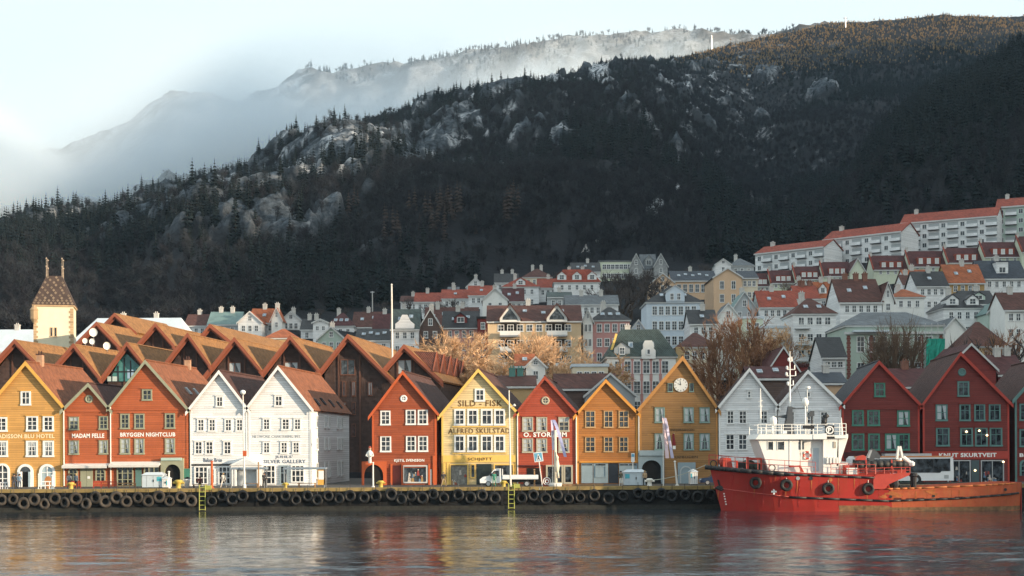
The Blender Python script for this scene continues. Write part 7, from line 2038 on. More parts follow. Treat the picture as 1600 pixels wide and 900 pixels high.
# painted wooden figure on the corner of the brick red house
c = P(578, 722, 160); wf = thing("painted_figure", "painted wooden figure in red cap standing on a corner post", "statue", (c.x, 160, PZ(578, 724, 160)))
b = MB(); b.lathe([(.16, 0), (.2, .15), (.17, .6), (.28, .9), (.32, 1.25), (.16, 1.45), (.12, 1.5)], n=10); lpart(wf, "body", b, mat("figure white paint", (.72, .70, .66), .6, .15, 3), True)
b = MB(); b.lathe([(.08, 0), (.16, .08), (.17, .22), (.06, .33)], (0, 0, 1.48), 10); lpart(wf, "head", b, mat("figure skin paint", (.5, .33, .24), .6), True)
b = MB(); b.lathe([(.2, 0), (.17, .1), (.03, .26)], (0, 0, 1.72), 10); lpart(wf, "cap", b, M_REDST)
for s in (-1, 1): b = MB(); b.tube((s * .25, 0, 1.25), (s * .42, -.2, .85), .09, .07, 6); b.tube((s * .42, -.2, .85), (s * .22, -.36, .8), .07, .06, 6); lpart(wf, "arm", b, mat("figure white paint", (.72, .70, .66)))
b = MB(); b.box(-.5, .3, -.2, .2, -.12, 0); lpart(wf, "base", b, M_BRICKT)
post(583, 724, 160, .10, "white post under the painted wooden figure")

# ------------------------------------------------------------------ vehicles
def wheel(root, x, y, r, w=.24, m_hub=None, face=-1):
    b = MB(); b.torus(r * .74, r * .27, 18, 8, squash=w / (r * .54)); o = link("wheel", b.mesh("wheel", M_RUBBERB, (0, 0, 0), True), root, (x, y, r))
    b = MB(); b.prism([(r * .6 * math.cos(t * math.pi / 8), face * w * .42, r * .6 * math.sin(t * math.pi / 8)) for t in range(16)], (0, .05, 0)); h = link("rim", b.mesh("rim", m_hub or M_METAL), o)
    return o
def extrude_side(b, pts, y0, y1): b.prism([(x, y0, z) for x, z in pts], (0, y1 - y0, 0))
M_CARW = mat("white vehicle paint", (.78, .79, .80), .25, .03, 1, spec=.6)
# pickup truck with a flat load bed, facing left
a = P(750, 757, 158.6); L_ = (P(841, 757, 158.6).x - a.x)
tr = thing("pickup_truck", "white flatbed pickup truck parked before the cream house", "truck", (a.x, 158.6, QUAY_Z))
b = MB(); extrude_side(b, [(0.02, .45), (.0, .85), (.35, 1.12), (.95, 1.22), (1.55, 1.92), (1.85, 2.05), (2.35, 2.05), (2.4, .45)], -.95, .95); lpart(tr, "cab", b, M_CARW)
b = MB(); extrude_side(b, [(1.12, 1.24), (1.62, 1.82), (2.15, 1.84), (2.15, 1.22)], -.962, -.945); extrude_side(b, [(1.12, 1.24), (1.62, 1.82), (2.15, 1.84), (2.15, 1.22)], .945, .962); lpart(tr, "side_window", b, M_PANE)
b = MB(); b.hexa([(.97, -.82, 1.26), (.97, .82, 1.26), (1.0, .82, 1.24), (1.0, -.82, 1.24), (1.5, -.78, 1.88), (1.5, .78, 1.88), (1.55, .78, 1.86), (1.55, -.78, 1.86)]); lpart(tr, "windscreen", b, M_PANE)
b = MB(); b.box(2.55, L_, -1.0, 1.0, .82, .95); o = lpart(tr, "load_bed", b, M_METAL)
b = MB(); b.box(2.55, L_, -1.04, -1.0, .9, 1.32); lpart(o, "side_board", b, M_CARW); b = MB(); b.box(2.55, L_, 1.0, 1.04, .9, 1.32); lpart(o, "side_board", b, M_CARW); b = MB(); b.box(2.5, 2.58, -1, 1, .9, 2.0); lpart(o, "headboard", b, M_CARW)
b = MB(); b.box(.3, L_ - .3, -.45, .45, .5, .8); lpart(tr, "chassis", b, M_BLACK)
b = MB(); b.box(-.04, .1, -.9, .9, .38, .62); lpart(tr, "bumper", b, M_BLACK); b = MB(); b.box(-.02, .2, -.94, -.6, .78, .95); lpart(tr, "headlight", b, M_PANE_FAR)
b = MB(); b.box(1.1, 1.3, -1.18, -.98, 1.28, 1.55); lpart(tr, "mirror", b, M_BLACK)
for x in (.95, L_ - 1.3):
    for y in (-.85, .85): wheel(tr, x, y, .36, face=-1 if y < 0 else 1)
# dark car half behind the bow
a = P(1093, 757, 160.5); ca_ = thing("parked_car", "dark blue car half hidden by the ship's bow", "car", (a.x, 160.5, QUAY_Z)); M_CARB = mat("dark blue car paint", (.025, .045, .09), .18, .1, 1, spec=.7)
b = MB(); extrude_side(b, [(0, .3), (-.02, .62), (.25, .8), (1.1, .92), (1.7, 1.38), (2.1, 1.46), (3.0, 1.42), (3.7, 1.0), (4.15, .92), (4.2, .3)], -.85, .85); lpart(ca_, "body", b, M_CARB)
b = MB(); extrude_side(b, [(1.25, .95), (1.76, 1.34), (2.2, 1.38), (2.95, 1.35), (3.4, .97)], -.86, -.84); lpart(ca_, "side_window", b, M_PANE)
b = MB(); b.box(-.03, .2, -.8, -.5, .58, .74); lpart(ca_, "headlight", b, mat("headlight glass", (.7, .72, .72), .1))
for x in (.8, 3.3): wheel(ca_, x, -.75, .32)
# white city bus behind the ship, facing left
a, e = P(1328, 757, 161.5), P(1490.5, 757, 161.5); L_ = e.x - a.x; hb_ = PZ(1440, 712.5, 161.5) - QUAY_Z
bu = thing("city_bus", "white city bus with dark windows standing behind the red ship", "bus", (a.x, 161.5, QUAY_Z))
b = MB(); extrude_side(b, [(0.05, .35), (0, 1.2), (.18, hb_ - .3), (.5, hb_), (L_ - .35, hb_), (L_ - .06, hb_ - .25), (L_, 1.2), (L_ - .03, .35)], 0, 2.5); lpart(bu, "body", b, M_CARW)
b = MB(); extrude_side(b, [(.25, 1.35), (.32, hb_ - .35), (L_ - .42, hb_ - .3), (L_ - .4, 1.45), (L_ - 1.4, 1.42), (L_ - 1.6, 1.25)], -.03, .02); o = lpart(bu, "window_band", b, M_PANE)
for k in range(1, 6): b = MB(); x = .3 + (L_ - .8) * k / 6; b.box(x - .03, x + .03, -.04, -.028, 1.4, hb_ - .38); lpart(o, "window_joint", b, M_BLACK)
b = MB(); b.box(.5, L_ - .3, -.04, .3, hb_ - .14, hb_ + .02); lpart(bu, "lit_roof_edge", b, mat("orange sunlit tone", (.6, .25, .10), .4, .1))  # orange strip paints the low sun's glow along the white roof edge
b = MB(); b.box(L_ * .35, L_ * .8, .5, 2.0, hb_, hb_ + .28); lpart(bu, "roof_unit", b, M_METAL)
b = MB(); b.box(L_ - .06, L_ + .02, .15, 2.35, 1.5, hb_ - .4); lpart(bu, "rear_window", b, M_PANE)
b = MB(); b.box(L_ - 1.1, L_ - .6, -.03, .02, .6, 1.0); lpart(bu, "grille", b, M_METAL)
for px in (1431, 1356):
    x = P(px, 757, 161.5).x - a.x; b = MB(); b.prism([(x + .62 * math.cos(t * math.pi / 10), -.015, .48 + .62 * math.sin(t * math.pi / 10)) for t in range(-2, 13)], (0, .1, 0)); lpart(bu, "wheel_arch", b, M_BLACK); wheel(bu, x, .06, .48, .26)

# ------------------------------------------------------------------ the red ship
YC = 150.9
XB0, XB1 = PX(1131, 795, 149), PX(1108, 729, YC)      # stem at the water and at deck height
XS = PX(1600, 780, 148)
def sheer(x):
    px = CX + x / 147.5 * F
    py = np.interp(px, [1100, 1160, 1260, 1380, 1384, 1440, 1540, 1588, 1620], [727.0, 732.5, 739, 743, 763.5, 762, 757.5, 754.5, 754])
    return PZ(px, py, 147.2)
ZD = sheer(XB1)
def xb(z): return XB0 + (XB1 - XB0) * min(1.0, max(-.25, z / ZD)) ** 1.0
def half(x, z):
    s = (x - xb(z)) / (XS - xb(z)); s = min(1, max(0, s)); fl = min(1, max(0, z / ZD))
    B = 3.15 + .85 * fl; k = .34 - .14 * fl
    f = math.sin(min(1, s / k) * math.pi / 2) ** .8 if s > 0 else 0
    aft = 1 - .42 * max(0, (s - .93) / .07) ** 2
    return B * f * aft
def hull():
    root = thing("tug_ship", "red working ship with white wheelhouse moored at the quay", "ship", ((XB0 + XS) / 2, YC, 0))
    S = [0, .01, .025, .05, .08, .12, .17, .23, .30, .38, .46, .54, .557, .566, .62, .7, .78, .86, .92, .955, .98, 1]
    LV = [-.22, 0, .15, .36, .62, .84, 1.0]
    for side, nm in ((-1, "hull_side"), (1, "hull_side")):
        g = []
        for l in LV:
            row = []
            for s in S:
                x0 = xb(ZD); xd = x0 + (XS - x0) * s
                z = sheer(xd) * l if l >= 0 else -1.0
                x = xb(z) + (XS - xb(z)) * s
                row.append((x, YC + side * half(x, z), z))
            g.append(row)
        b = MB()
        for i in range(len(LV) - 1):
            for j in range(len(S) - 1): b.quad(g[i][j], g[i][j + 1], g[i + 1][j + 1], g[i + 1][j], 2 if (0 < i <= 1 and S[j] > .35) else 1 if S[j] >= .55 else 0)
        part(nm, b, [M_HULL, M_HULLA, M_BOOT], root, True)
        if side == -1: top = g[-1]
        else: top2 = g[-1]
    b = MB()
    for j in range(len(S) - 1):
        dz = Vector((0, 0, -.30)); b.quad(Vector(top[j]) + dz, Vector(top[j + 1]) + dz, Vector(top2[j + 1]) + dz, Vector(top2[j]) + dz)
    part("deck", b, M_HULLT, root)
    b = MB(); A, C_ = Vector(top[-1]), Vector(top2[-1]); b.hexa([(A.x - .05, A.y, -1), (C_.x - .05, C_.y, -1), (C_.x + .02, C_.y, -1), (A.x + .02, A.y, -1), A, C_, C_ + Vector((.06, 0, 0)), A + Vector((.06, 0, 0))]); part("transom", b, M_HULL, root)
    return root
ship = hull()
R0 = ship.location
def strake(pts, r, m, name, n=6, out=.05):
    """a rail following the near hull side through (px, py) points"""
    b = MB(); q = []
    for (px, py) in pts:
        x = PX(px, py, 147.2); z = PZ(px, py, 147.2); q.append(Vector((x, YC - half(x, z) - out, z)))
    for i in range(len(q) - 1): b.tube(q[i], q[i + 1], r[0], r[1] if i == len(q) - 2 else r[0], n)
    return part(name, b, m, ship, True)
def poly_pts(p, n):
    out = []
    for (a, b_), (c, d) in zip(p[:-1], p[1:]):
        for k in range(n): t = k / n; out.append((a + (c - a) * t, b_ + (d - b_) * t))
    return out + [p[-1]]
strake(poly_pts([(1109.5, 731), (1160, 735.5), (1240, 741.5)], 5), (.24, .15), M_BLACK, "bow_fender")
strake(poly_pts([(1240, 741.5), (1366, 746.5)], 6), (.12, .12), M_BLACK, "rubbing_strake")
strake(poly_pts([(1235, 777), (1390, 783), (1500, 779), (1597, 771)], 6), (.12, .12), M_BLACK, "rubbing_strake")
strake(poly_pts([(1122, 763), (1180, 770.5), (1235, 776.5)], 4), (.035, .035), mat("pale red seam", (.55, .12, .10), .5), "plate_seam")
strake(poly_pts([(1384, 764), (1440, 762.5), (1540, 758), (1588, 755)], 5), (.09, .09), M_RUST, "bulwark_rail")
# waterline weed and rust patches, thin plates on the hull
def on_hull(px, py, out=.02):
    x, z = PX(px, py, 147.2), PZ(px, py, 147.2); return Vector((x, YC - half(x, z) - out, z))
def hull_patch(pts, m, name, out=.03):
    b = MB(); p = [on_hull(px, py, out) for px, py in pts]; b.prism(p, (0, .02, 0)); return part(name, b, m, ship)
for (px, py, w, h) in ((1395, 771, 12, 7), (1405, 775, 9, 4), (1455, 768, 9, 7), (1462, 772, 7, 5), (1382, 776, 7, 5)):
    hull_patch([(px + w * math.cos(t) * (.8 + .3 * math.sin(3 * t + px)), py + h * .6 * math.sin(t) * (.8 + .25 * math.cos(2 * t + py))) for t in np.linspace(0, 6.0, 11)], M_RUST, "rust_patch", .025)
for px, py, w in ((1424, 780, 13), (1476, 779, 13), (1404, 779.5, 12), (1500, 777.5, 13), (1440, 779.5, 11)): hull_patch([(px - w / 2, py + 1.4), (px + w / 2, py + 1.2), (px + w / 2, py - 1.6), (px - w / 2, py - 1.4)], mat("dark scupper", (.10, .02, .015), .7), "scupper", .03)
for px, py in ((1393, 776), (1460, 775), (1572, 765)): 
    b = MB(); c = on_hull(px, py, .03); b.prism([(c.x + .16 * math.cos(t * math.pi / 5), c.y, c.z + .16 * math.sin(t * math.pi / 5)) for t in range(10)], (0, .03, 0)); part("fairlead", b, M_BLACK, ship)
for px, py, m in ((1246.5, 747.3, M_METAL), (1267, 747.3, M_PANE), (1297.5, 749.5, M_RUST)):
    b = MB(); c = on_hull(px, py, .04); b.prism([(c.x + .2 * math.cos(t * math.pi / 7), c.y, c.z + .2 * math.sin(t * math.pi / 7)) for t in range(14)], (0, .05, 0)); o = part("porthole", b, m, ship)
c = on_hull(1211, 768.5, .05); b = MB(); b.box(c.x - .28, c.x + .28, c.y - .02, c.y + .03, c.z - .09, c.z + .09); b.box(c.x - .09, c.x + .09, c.y - .025, c.y + .028, c.z - .28, c.z + .28); part("white_cross", b, M_LWHITE, ship)
c = on_hull(1131.5, 762, .12); b = MB(); b.tube(c + Vector((-.2, 0, .75)), c + Vector((.1, -.05, -.3)), .09, .09, 6); b.tube(c + Vector((-.5, -.05, -.1)), c + Vector((.15, -.1, -.4)), .12, .07, 6); b.tube(c + Vector((.15, -.1, -.4)), c + Vector((.75, 0, .0)), .07, .13, 6); b.hexa([c + Vector(q) for q in ((-.45, -.15, -.2), (.6, -.15, -.25), (.6, .1, -.25), (-.45, .1, -.2), (-.3, -.1, .1), (.5, -.1, .1), (.5, .1, .1), (-.3, .1, .1))]); part("anchor", b, M_BLACK, ship)
# plate seams: the welded joints stand a little proud
for px in (1150, 1172, 1196, 1222, 1250, 1280, 1312, 1344, 1374, 1412, 1450, 1488, 1526, 1562):
    yt = 742 if px < 1375 else 764
    yt = np.interp(px, [1110, 1160, 1260, 1375, 1384, 1440, 1588], [734, 738, 744, 748, 767, 765, 758])
    strake([(px, yt + k * (793 - yt) / 5) for k in range(6)], (.016, .016), M_HULL if px < 1384 else M_HULLA, "plate_seam", 4, .0)
for (px, y0, ln) in ((1182, 764, 14), (1229, 768, 12), (1246, 751, 22), (1268, 751, 16), (1297, 753, 8), (1356, 773, 10), (1130, 768, 16), (1310, 746, 26), (1335, 747, 18), (1212, 741, 12), (1384, 770, 14), (1432, 768, 16), (1500, 765, 12), (1545, 762, 18), (1572, 768, 14)):
    hull_patch([(px - .9, y0), (px + .9, y0), (px + .5, y0 + ln * .6), (px + .15, y0 + ln), (px - .4, y0 + ln * .7)], M_RUST, "rust_streak", .02)
# draught marks at the bow
for k in range(5): hull_patch([(1137 + k * .9, 772 + k * 4.2), (1139 + k * .9, 772 + k * 4.2), (1139.2 + k * .9, 774 + k * 4.2), (1137.2 + k * .9, 774 + k * 4.2)], M_LWHITE, "draught_mark", .03)
# tyres hung on the hull
tb = MB(); tb.torus(.47, .19, 22, 8, squash=.9); TYS = tb.mesh("ship_tyre", M_RUBBERB, (0, 0, 0), True)
for (px, py, lb) in ((1182.5, 754.5, "black tyre fender nearest the bow of the red ship"), (1228.7, 758, "black tyre fender right of the white cross on the red ship"), (1294, 763.5, "sunlit tyre fender below the ship's wheelhouse door"), (1356.5, 764, "sunlit tyre fender at the aft end of the ship's raised side")):
    c = on_hull(px, py, .2); x2 = c.x + .5; yaw = math.atan2(-(half(x2, c.z) - half(c.x, c.z)), .5)
    o = thing("ship_tyre_fender", lb, "tyre", c, yaw, "tyre fenders on the red ship"); link("tyre", TYS, o); b = MB(); b.tube((0, .0, .6), (0, .1, 1.25), .03, .03, 5); lpart(o, "rope", b, M_POLE)
# wheelhouse
def sp(px, py, y): q = P(px, py, 147.9); return Vector((q.x, y, q.z))
def sprism(name, pts, y0, y1, m, parent=None, smooth=False):
    b = MB(); b.prism([sp(px, py, y0) for px, py in pts], (0, y1 - y0, 0)); return part(name, b, m, parent or ship, smooth)
def sbox(name, px0, px1, py0, py1, y0, y1, m, parent=None): return sprism(name, [(px0, py1), (px1, py1), (px1, py0), (px0, py0)], y0, y1, m, parent)
YN, YF = YC - 2.75, YC + 2.75
wh = sprism("wheelhouse", [(1204, 740), (1185, 686.5), (1249, 686.5), (1252, 740)], YN, YF, M_SHIPW)
sbox("deckhouse", 1252, 1288, 686.5, 741, YN + .5, YF - .3, M_SHIPW); sbox("engine_casing", 1288, 1311, 684.5, 741, YN, YF, M_SHIPW)
sprism("aft_brace", [(1308, 728), (1312, 728), (1326, 684), (1326, 678), (1310, 684)], YN, YN + .5, M_SHIPW)
sprism("bridge_roof", [(1180, 686.5), (1288, 686.5), (1288, 678.5), (1186, 678.5)], YN - .45, YF + .45, M_SHIPW)
sprism("bridge_roof", [(1270, 686.2), (1291, 686.2), (1291, 677), (1270, 679)], YN - .5, YN - .42, M_SHIPW)
sbox("aft_roof", 1289, 1324, 680, 685, YN - .3, YF + .3, M_SHIPW)
for (a, c, y0, y1) in ((1201, 1208.5, 690.5, 702.5), (1216, 1226, 690.5, 702.5)): 
    o = sbox("bridge_window", a, c, y0, y1, YN - .03, YN + .02, M_PANE); sbox("window_frame", a - 1, a, y0 - .8, y1 + .8, YN - .05, YN - .002, M_SHIPW, o); sbox("window_frame", c, c + 1, y0 - .8, y1 + .8, YN - .05, YN - .002, M_SHIPW, o)
sbox("bridge_window", 1249, 1257, 690.5, 702.5, YN - .032 + .0, YN + .3, M_PANE)
for k in range(3):
    yy = YN + .6 + k * 1.5; b = MB(); A, B_ = sp(1187.5, 691, yy), sp(1192.5, 703, yy); o_ = Vector((-.05, 0, .02)); b.hexa([B_ + o_, B_ + o_ + Vector((0, 1.2, 0)), B_ + Vector((0, 1.2, 0)), B_, A + o_, A + o_ + Vector((0, 1.2, 0)), A + Vector((0, 1.2, 0)), A]); part("front_window", b, M_PANE, ship)
sbox("door", 1271, 1281.5, 700, 736, YN + .42, YN + .52, mat("pale blue ship door", (.45, .52, .56), .5)); 
for a in (1234, 1252, 1287): sbox("stanchion", a, a + 1.8, 687, 740, YN - .05, YN + .1, M_SHIPW)
sbox("grab_rail", 1251, 1253, 712, 738, YN + .2, YN + .28, M_WHITE); sbox("porthole_plate", 1303, 1307, 690, 700, YN - .06, YN + .02, mat("warm grey plate", (.4, .36, .3), .5))
for a in (1293, 1298, 1303, 1308): sprism("gas_bottle", [(a - 1.3, 724), (a + 1.3, 724), (a + 1.3, 716), (a, 714), (a - 1.3, 716)], YN - .35, YN - .1, M_WHITE)
# lifebuoy
c = sp(1263, 711.5, YN + .36); tm = MB(); tm.torus(.36, .09, 18, 8); lbuoy = link("lifebuoy", tm.mesh("lifebuoy", mat("lifebuoy red", (.62, .06, .03), .5), (0, 0, 0), True), ship, c - R0)
for t in range(4):
    tm = MB(); a = t * math.pi / 2 + .78; tm.box(-.07, .07, -.11, .11, -.11, .11); o = link("white_band", tm.mesh("white_band", M_WHITE), lbuoy, (.36 * math.cos(a), 0, .36 * math.sin(a)), (0, -a, 0))
# railings
def railing(pts, y_of, h_py, m, name, rails=(1.0, .5), r=.03, every=1):
    b = MB(); tops = []
    for i, (px, py) in enumerate(pts):
        y = y_of(px, py) if callable(y_of) else y_of; a = sp(px, py, y); t = sp(px, py - h_py, y); tops.append((a, t))
        if i % every == 0: b.tube(a, t, r, r, 5)
    for f in rails:
        for (a, t), (a2, t2) in zip(tops[:-1], tops[1:]): b.tube(a.lerp(t, f), a2.lerp(t2, f), r, r, 5)
    return part(name, b, m, ship)
edge = lambda px, py: YC - max(.1, half(PX(px, py, 147.2), PZ(px, py, 147.2)) - .15)
railing(poly_pts([(1114, 727), (1150, 731), (1200, 735), (1272, 739)], 3), edge, 17, M_HULLT, "bow_railing", (1.0, .55), .03)
railing(poly_pts([(1114, 727), (1150, 729), (1190, 731)], 3), lambda px, py: YC + (YC - edge(px, py)), 15, M_HULLT, "bow_railing", (1.0, .55), .03)
railing(poly_pts([(1296, 741), (1365, 743)], 5), edge, 17, M_HULLT, "side_railing", (1.0, .5), .035)
railing(poly_pts([(1184, 678), (1290, 678)], 8), YN - .3, 15, M_SHIPW, "bridge_railing", (1.0, .66, .33), .035)
railing(poly_pts([(1186, 678), (1290, 678)], 8), YF + .3, 15, M_SHIPW, "bridge_railing", (1.0, .5), .035)
railing(poly_pts([(1292, 680), (1322, 680)], 3), YN - .2, 18, M_SHIPW, "aft_railing", (1.0, .66, .33), .04)
# emblem panel and dark sign
o = sbox("emblem_panel", 1288.5, 1303, 664.5, 679, YN - .42, YN - .34, M_BLACK); c = sp(1295.6, 672, YN - .45); tm = MB(); tm.torus(.36, .07, 18, 6, squash=.4); link("emblem_ring", tm.mesh("emblem_ring", M_WHITE), o, c - R0); link("emblem_letter", TXT_P, o, c - R0 + Vector((-.17, .0, -.24))).scale = (.66, 1, .64)
sbox("dark_name_board", 1254, 1272, 664.5, 670, YN - .42, YN - .36, M_BLACK); sbox("black_vent", 1291, 1304, 682, 684.8, YN - .36, YN - .302, M_BLACK)
# mast, crane, exhausts, radars on the bridge roof
b = MB(); a, t = sp(1243, 634, YC), sp(1243, 546, YC); b.tube(a, t, .11, .045, 8)
for k, w in ((600, .35), (585, .6), (575, .5), (562, .2)): q = sp(1243, k, YC); b.tube(q - Vector((w * .6, 0, 0)), q + Vector((w, 0, 0)), .05, .05, 5); b.tube(q + Vector((w, 0, 0)), q + Vector((w, 0, .5)), .07, .05, 5); b.lathe([(.03, 0), (.14, .08), (.14, .3), (.04, .4)], q - Vector((w * .6, 0, 0)), 7)
part("main_mast", b, M_SHIPW, ship)
M_CRN = mat("charcoal mast paint", (.06, .066, .075), .5, .15)
b = MB()
b.hexa([sp(1233, 678, YC - .8), sp(1248, 678, YC - .8), sp(1248, 678, YC + .8), sp(1233, 678, YC + .8), sp(1240, 634, YC - .3), sp(1246, 634, YC - .3), sp(1246, 634, YC + .3), sp(1240, 634, YC + .3)])
b.hexa([sp(1218, 650.5, YC - .2), sp(1238, 653, YC - .2), sp(1238, 653, YC + .2), sp(1218, 650.5, YC + .2), sp(1218, 649.5, YC - .2), sp(1238, 647, YC - .2), sp(1238, 647, YC + .2), sp(1218, 649.5, YC + .2)])
b.hexa([sp(1242, 639, YC - .2), sp(1252, 638.5, YC - .2), sp(1252, 638.5, YC + .2), sp(1242, 639, YC + .2), sp(1240, 633.5, YC - .2), sp(1252, 636.5, YC - .2), sp(1252, 636.5, YC + .2), sp(1240, 633.5, YC + .2)]); b.tube(sp(1251, 637.5, YC), sp(1271, 636.5, YC), .06, .05, 5)
part("mast_base", b, M_CRN, ship)
b = MB(); b.tube(sp(1192.5, 678, YC - 1.5), sp(1192, 606, YC - 1.5), .12, .05, 6); b.tube(sp(1189, 634, YC - 1.5), sp(1196, 634, YC - 1.5), .04, .04, 5); b.tube(sp(1189, 627, YC - 1.5), sp(1196, 625, YC - 1.5), .04, .04, 5); part("whip_mast", b, M_SHIPW, ship)
b = MB(); q = sp(1209, 662, YC - 2.2); b.tube(sp(1208, 678, YC - 2.2), q, .1, .08, 6); b.lathe([(.05, -.5), (.34, -.35), (.40, 0), (.3, .35), (.05, .5)], q + Vector((.1, 0, .3)), 10); part("searchlight", b, M_SHIPW, ship, True)
b = MB(); b.tube(sp(1266, 678, YC - .5), sp(1266, 630, YC - .5), .09, .07, 6); b.lathe([(.1, 0), (.34, .1), (.38, .45), (.25, .75), (.05, .9)], sp(1266, 633, YC - .5), 10); b.tube(sp(1270, 678, YC), sp(1271, 602, YC), .05, .03, 5); b.box(*[v for v in (sp(1268, 606, YC).x, sp(1275, 606, YC).x, YC - .2, YC + .2, sp(1270, 606, YC).z, sp(1270, 602, YC).z)]); part("radar_post", b, M_SHIPW, ship, True)
b = MB(); b.tube(sp(1278, 678, YC), sp(1278, 650, YC), .1, .1, 6); b.hexa([sp(1271, 651, YC - .3), sp(1281, 649, YC - .3), sp(1281, 649, YC + .3), sp(1271, 651, YC + .3), sp(1276, 641, YC - .3), sp(1281, 641, YC - .3), sp(1281, 641, YC + .3), sp(1276, 641, YC + .3)]); part("floodlight", b, M_CRN, ship)
b = MB(); b.tube(sp(1297, 664, YC), sp(1298, 652, YC), .30, .30, 8); b.tube(sp(1298, 652, YC), sp(1303, 647, YC), .26, .28, 8); o = part("exhaust_pipe", b, M_BLACK, ship, True)
b = MB(); b.tube(sp(1253, 600, YC), sp(1265, 634, YC), .015, .015, 4); b.tube(sp(1244, 598, YC), sp(1252, 612, YC), .015, .015, 4); part("stay_wire", b, M_BLACK, ship)
b = MB(); b.tube(sp(1319, 680, YC - 2), sp(1318, 652, YC - 2), .14, .03, 6); part("aft_aerial", b, M_SHIPW, ship)
for px, py in ((1225, 672), (1200, 671)): sbox("deck_box", px, px + 9, py, 678, YC - 1.5, YC - .6, M_SHIPW)
# foredeck winches
b = MB(); q0, q1 = sp(1138, 723, YC - 1), sp(1138, 723, YC + 1); b.tube(q0, q1, .45, .45, 12); part("winch_drum", b, M_HULLT, ship, True)
sprism("winch_frame", [(1133.5, 731), (1133.5, 717), (1138, 715), (1146, 716), (1149, 731)], YC - 1.3, YC - 1.1, M_HULLT); sprism("winch_frame", [(1133.5, 731), (1133.5, 717), (1138, 715), (1146, 716), (1149, 731)], YC + 1.0, YC + 1.2, M_HULLT)
for a in (1153, 1170): sbox("winch_post", a, a + 3, 714 if a > 1160 else 720, 733, YC - 1.8, YC - 1.5, M_HULLT)
sbox("winch_motor", 1176, 1192, 715.5, 719, YC - 1.9, YC + .2, M_HULLT); sbox("winch_post", 1191, 1193.5, 716, 735, YC - 2.0, YC - 1.7, M_HULLT)
b = MB(); b.tube(sp(1177, 727, YC - 1.4), sp(1177, 727, YC + 1.4), .52, .52, 12); b.tube(sp(1188, 729, YC - 1.6), sp(1188, 729, YC + .6), .4, .4, 10); part("tow_winch", b, mat("dark green machinery", (.05, .075, .06), .6, .3, 2), ship, True)
sbox("machinery", 1158, 1169, 723, 732, YC - .8, YC + .8, M_BLACK)
for px, py in ((1121, 725), (1205, 731)): tm = MB(); tm.torus(.33, .06, 12, 5); q = sp(px, py, edge(px, py) + .3); link("fairlead_ring", tm.mesh("fairlead_ring", M_BLACK), ship, q - R0)
sprism("side_stair", [(1232, 728), (1250, 727), (1256, 738), (1252, 738), (1248, 729.5), (1232, 730)], YN - .5, YN - .3, M_HULLT)
# aft bulwark swept down to the low deck
b = MB(); q = [on_hull(px, py, 0) for px, py in ((1365, 744), (1366, 758))]
yb = YC - 3.9
pl = [(1364, 745), (1370, 741), (1422, 738.5), (1420, 742.5), (1388, 756.5), (1382, 764), (1364, 764)]
b.prism([Vector((PX(px, py, 147.2), yb, PZ(px, py, 147.2))) for px, py in pl], (0, .18, 0)); part("aft_bulwark", b, M_HULLT, ship)
b = MB(); b.prism([Vector((PX(px, py, 147.2), YC + 3.7, PZ(px, py, 147.2))) for px, py in pl], (0, .18, 0)); part("aft_bulwark", b, M_HULLT, ship)
sbox("deck_machinery", 1316, 1330, 722, 741, YC - 1.5, YC + 1, M_SHIPW); sbox("deck_machinery", 1322, 1338, 727, 742, YC - 2.6, YC - 1.2, M_HULLT); sbox("white_locker", 1323, 1339, 731, 741, YC - 3.2, YC - 2.7, M_SHIPW)
railing(poly_pts([(1340, 741), (1420, 739)], 6), YC - 3.4, 9, M_HULLT, "aft_railing", (1.0, .5), .04)
for a in (1352, 1392): sprism("boat_cradle", [(a, 742), (a + 3, 742), (a + 2.5, 718), (a + .5, 718)], YC - 3.0, YC - 2.8, M_HULLT)
sbox("red_casing", 1408, 1422, 728, 740, YC - 1.5, YC + 1.5, M_HULLT)
# small davit with a hook
b = MB(); b.hexa([sp(1409, 718, YC - .9), sp(1412, 718, YC - .9), sp(1412, 718, YC - .5), sp(1409, 718, YC - .5), sp(1412, 697, YC - .9), sp(1415, 697, YC - .9), sp(1415, 697, YC - .5), sp(1412, 697, YC - .5)]); b.hexa([sp(1418, 716, YC - .9), sp(1421, 716, YC - .9), sp(1421, 716, YC - .5), sp(1418, 716, YC - .5), sp(1414, 697, YC - .9), sp(1417, 697, YC - .9), sp(1417, 697, YC - .5), sp(1414, 697, YC - .5)]); b.tube(sp(1421, 715, YC - .7), sp(1435, 726, YC - .8), .22, .2, 7); b.lathe([(.05, -.3), (.3, -.2), (.34, .1), (.1, .3)], sp(1434, 725, YC - .8), 8)
b.tube(sp(1415, 716, YC - .7), sp(1413, 740, YC - .7), .25, .3, 8); part("davit", b, M_SHIPW, ship)
b = MB(); b.tube(sp(1384, 760, YC - 2.6), sp(1384, 760, YC + 2.6), .35, .35, 8); b.lathe([(.3, 0), (.5, .3), (.2, .7)], sp(1378, 764, YC - 2.5), 8); part("tow_gear", b, mat("weathered brass gear", (.30, .24, .12), .6, .4, 3), ship)
b = MB(); b.lathe([(.5, 0), (.55, .5), (.4, .9), (.2, 1.0)], sp(1404, 765, YC - 1.5), 10); b.lathe([(.3, 0), (.35, 1.3), (.5, 1.4), (.4, 1.7)], sp(1435, 765, YC - 1.2), 10); b.box(sp(1410, 765, 0).x, sp(1426, 765, 0).x, YC - 2, YC, sp(1410, 765, 0).z, sp(1410, 759, 0).z); part("capstan", b, M_BLACK, ship)
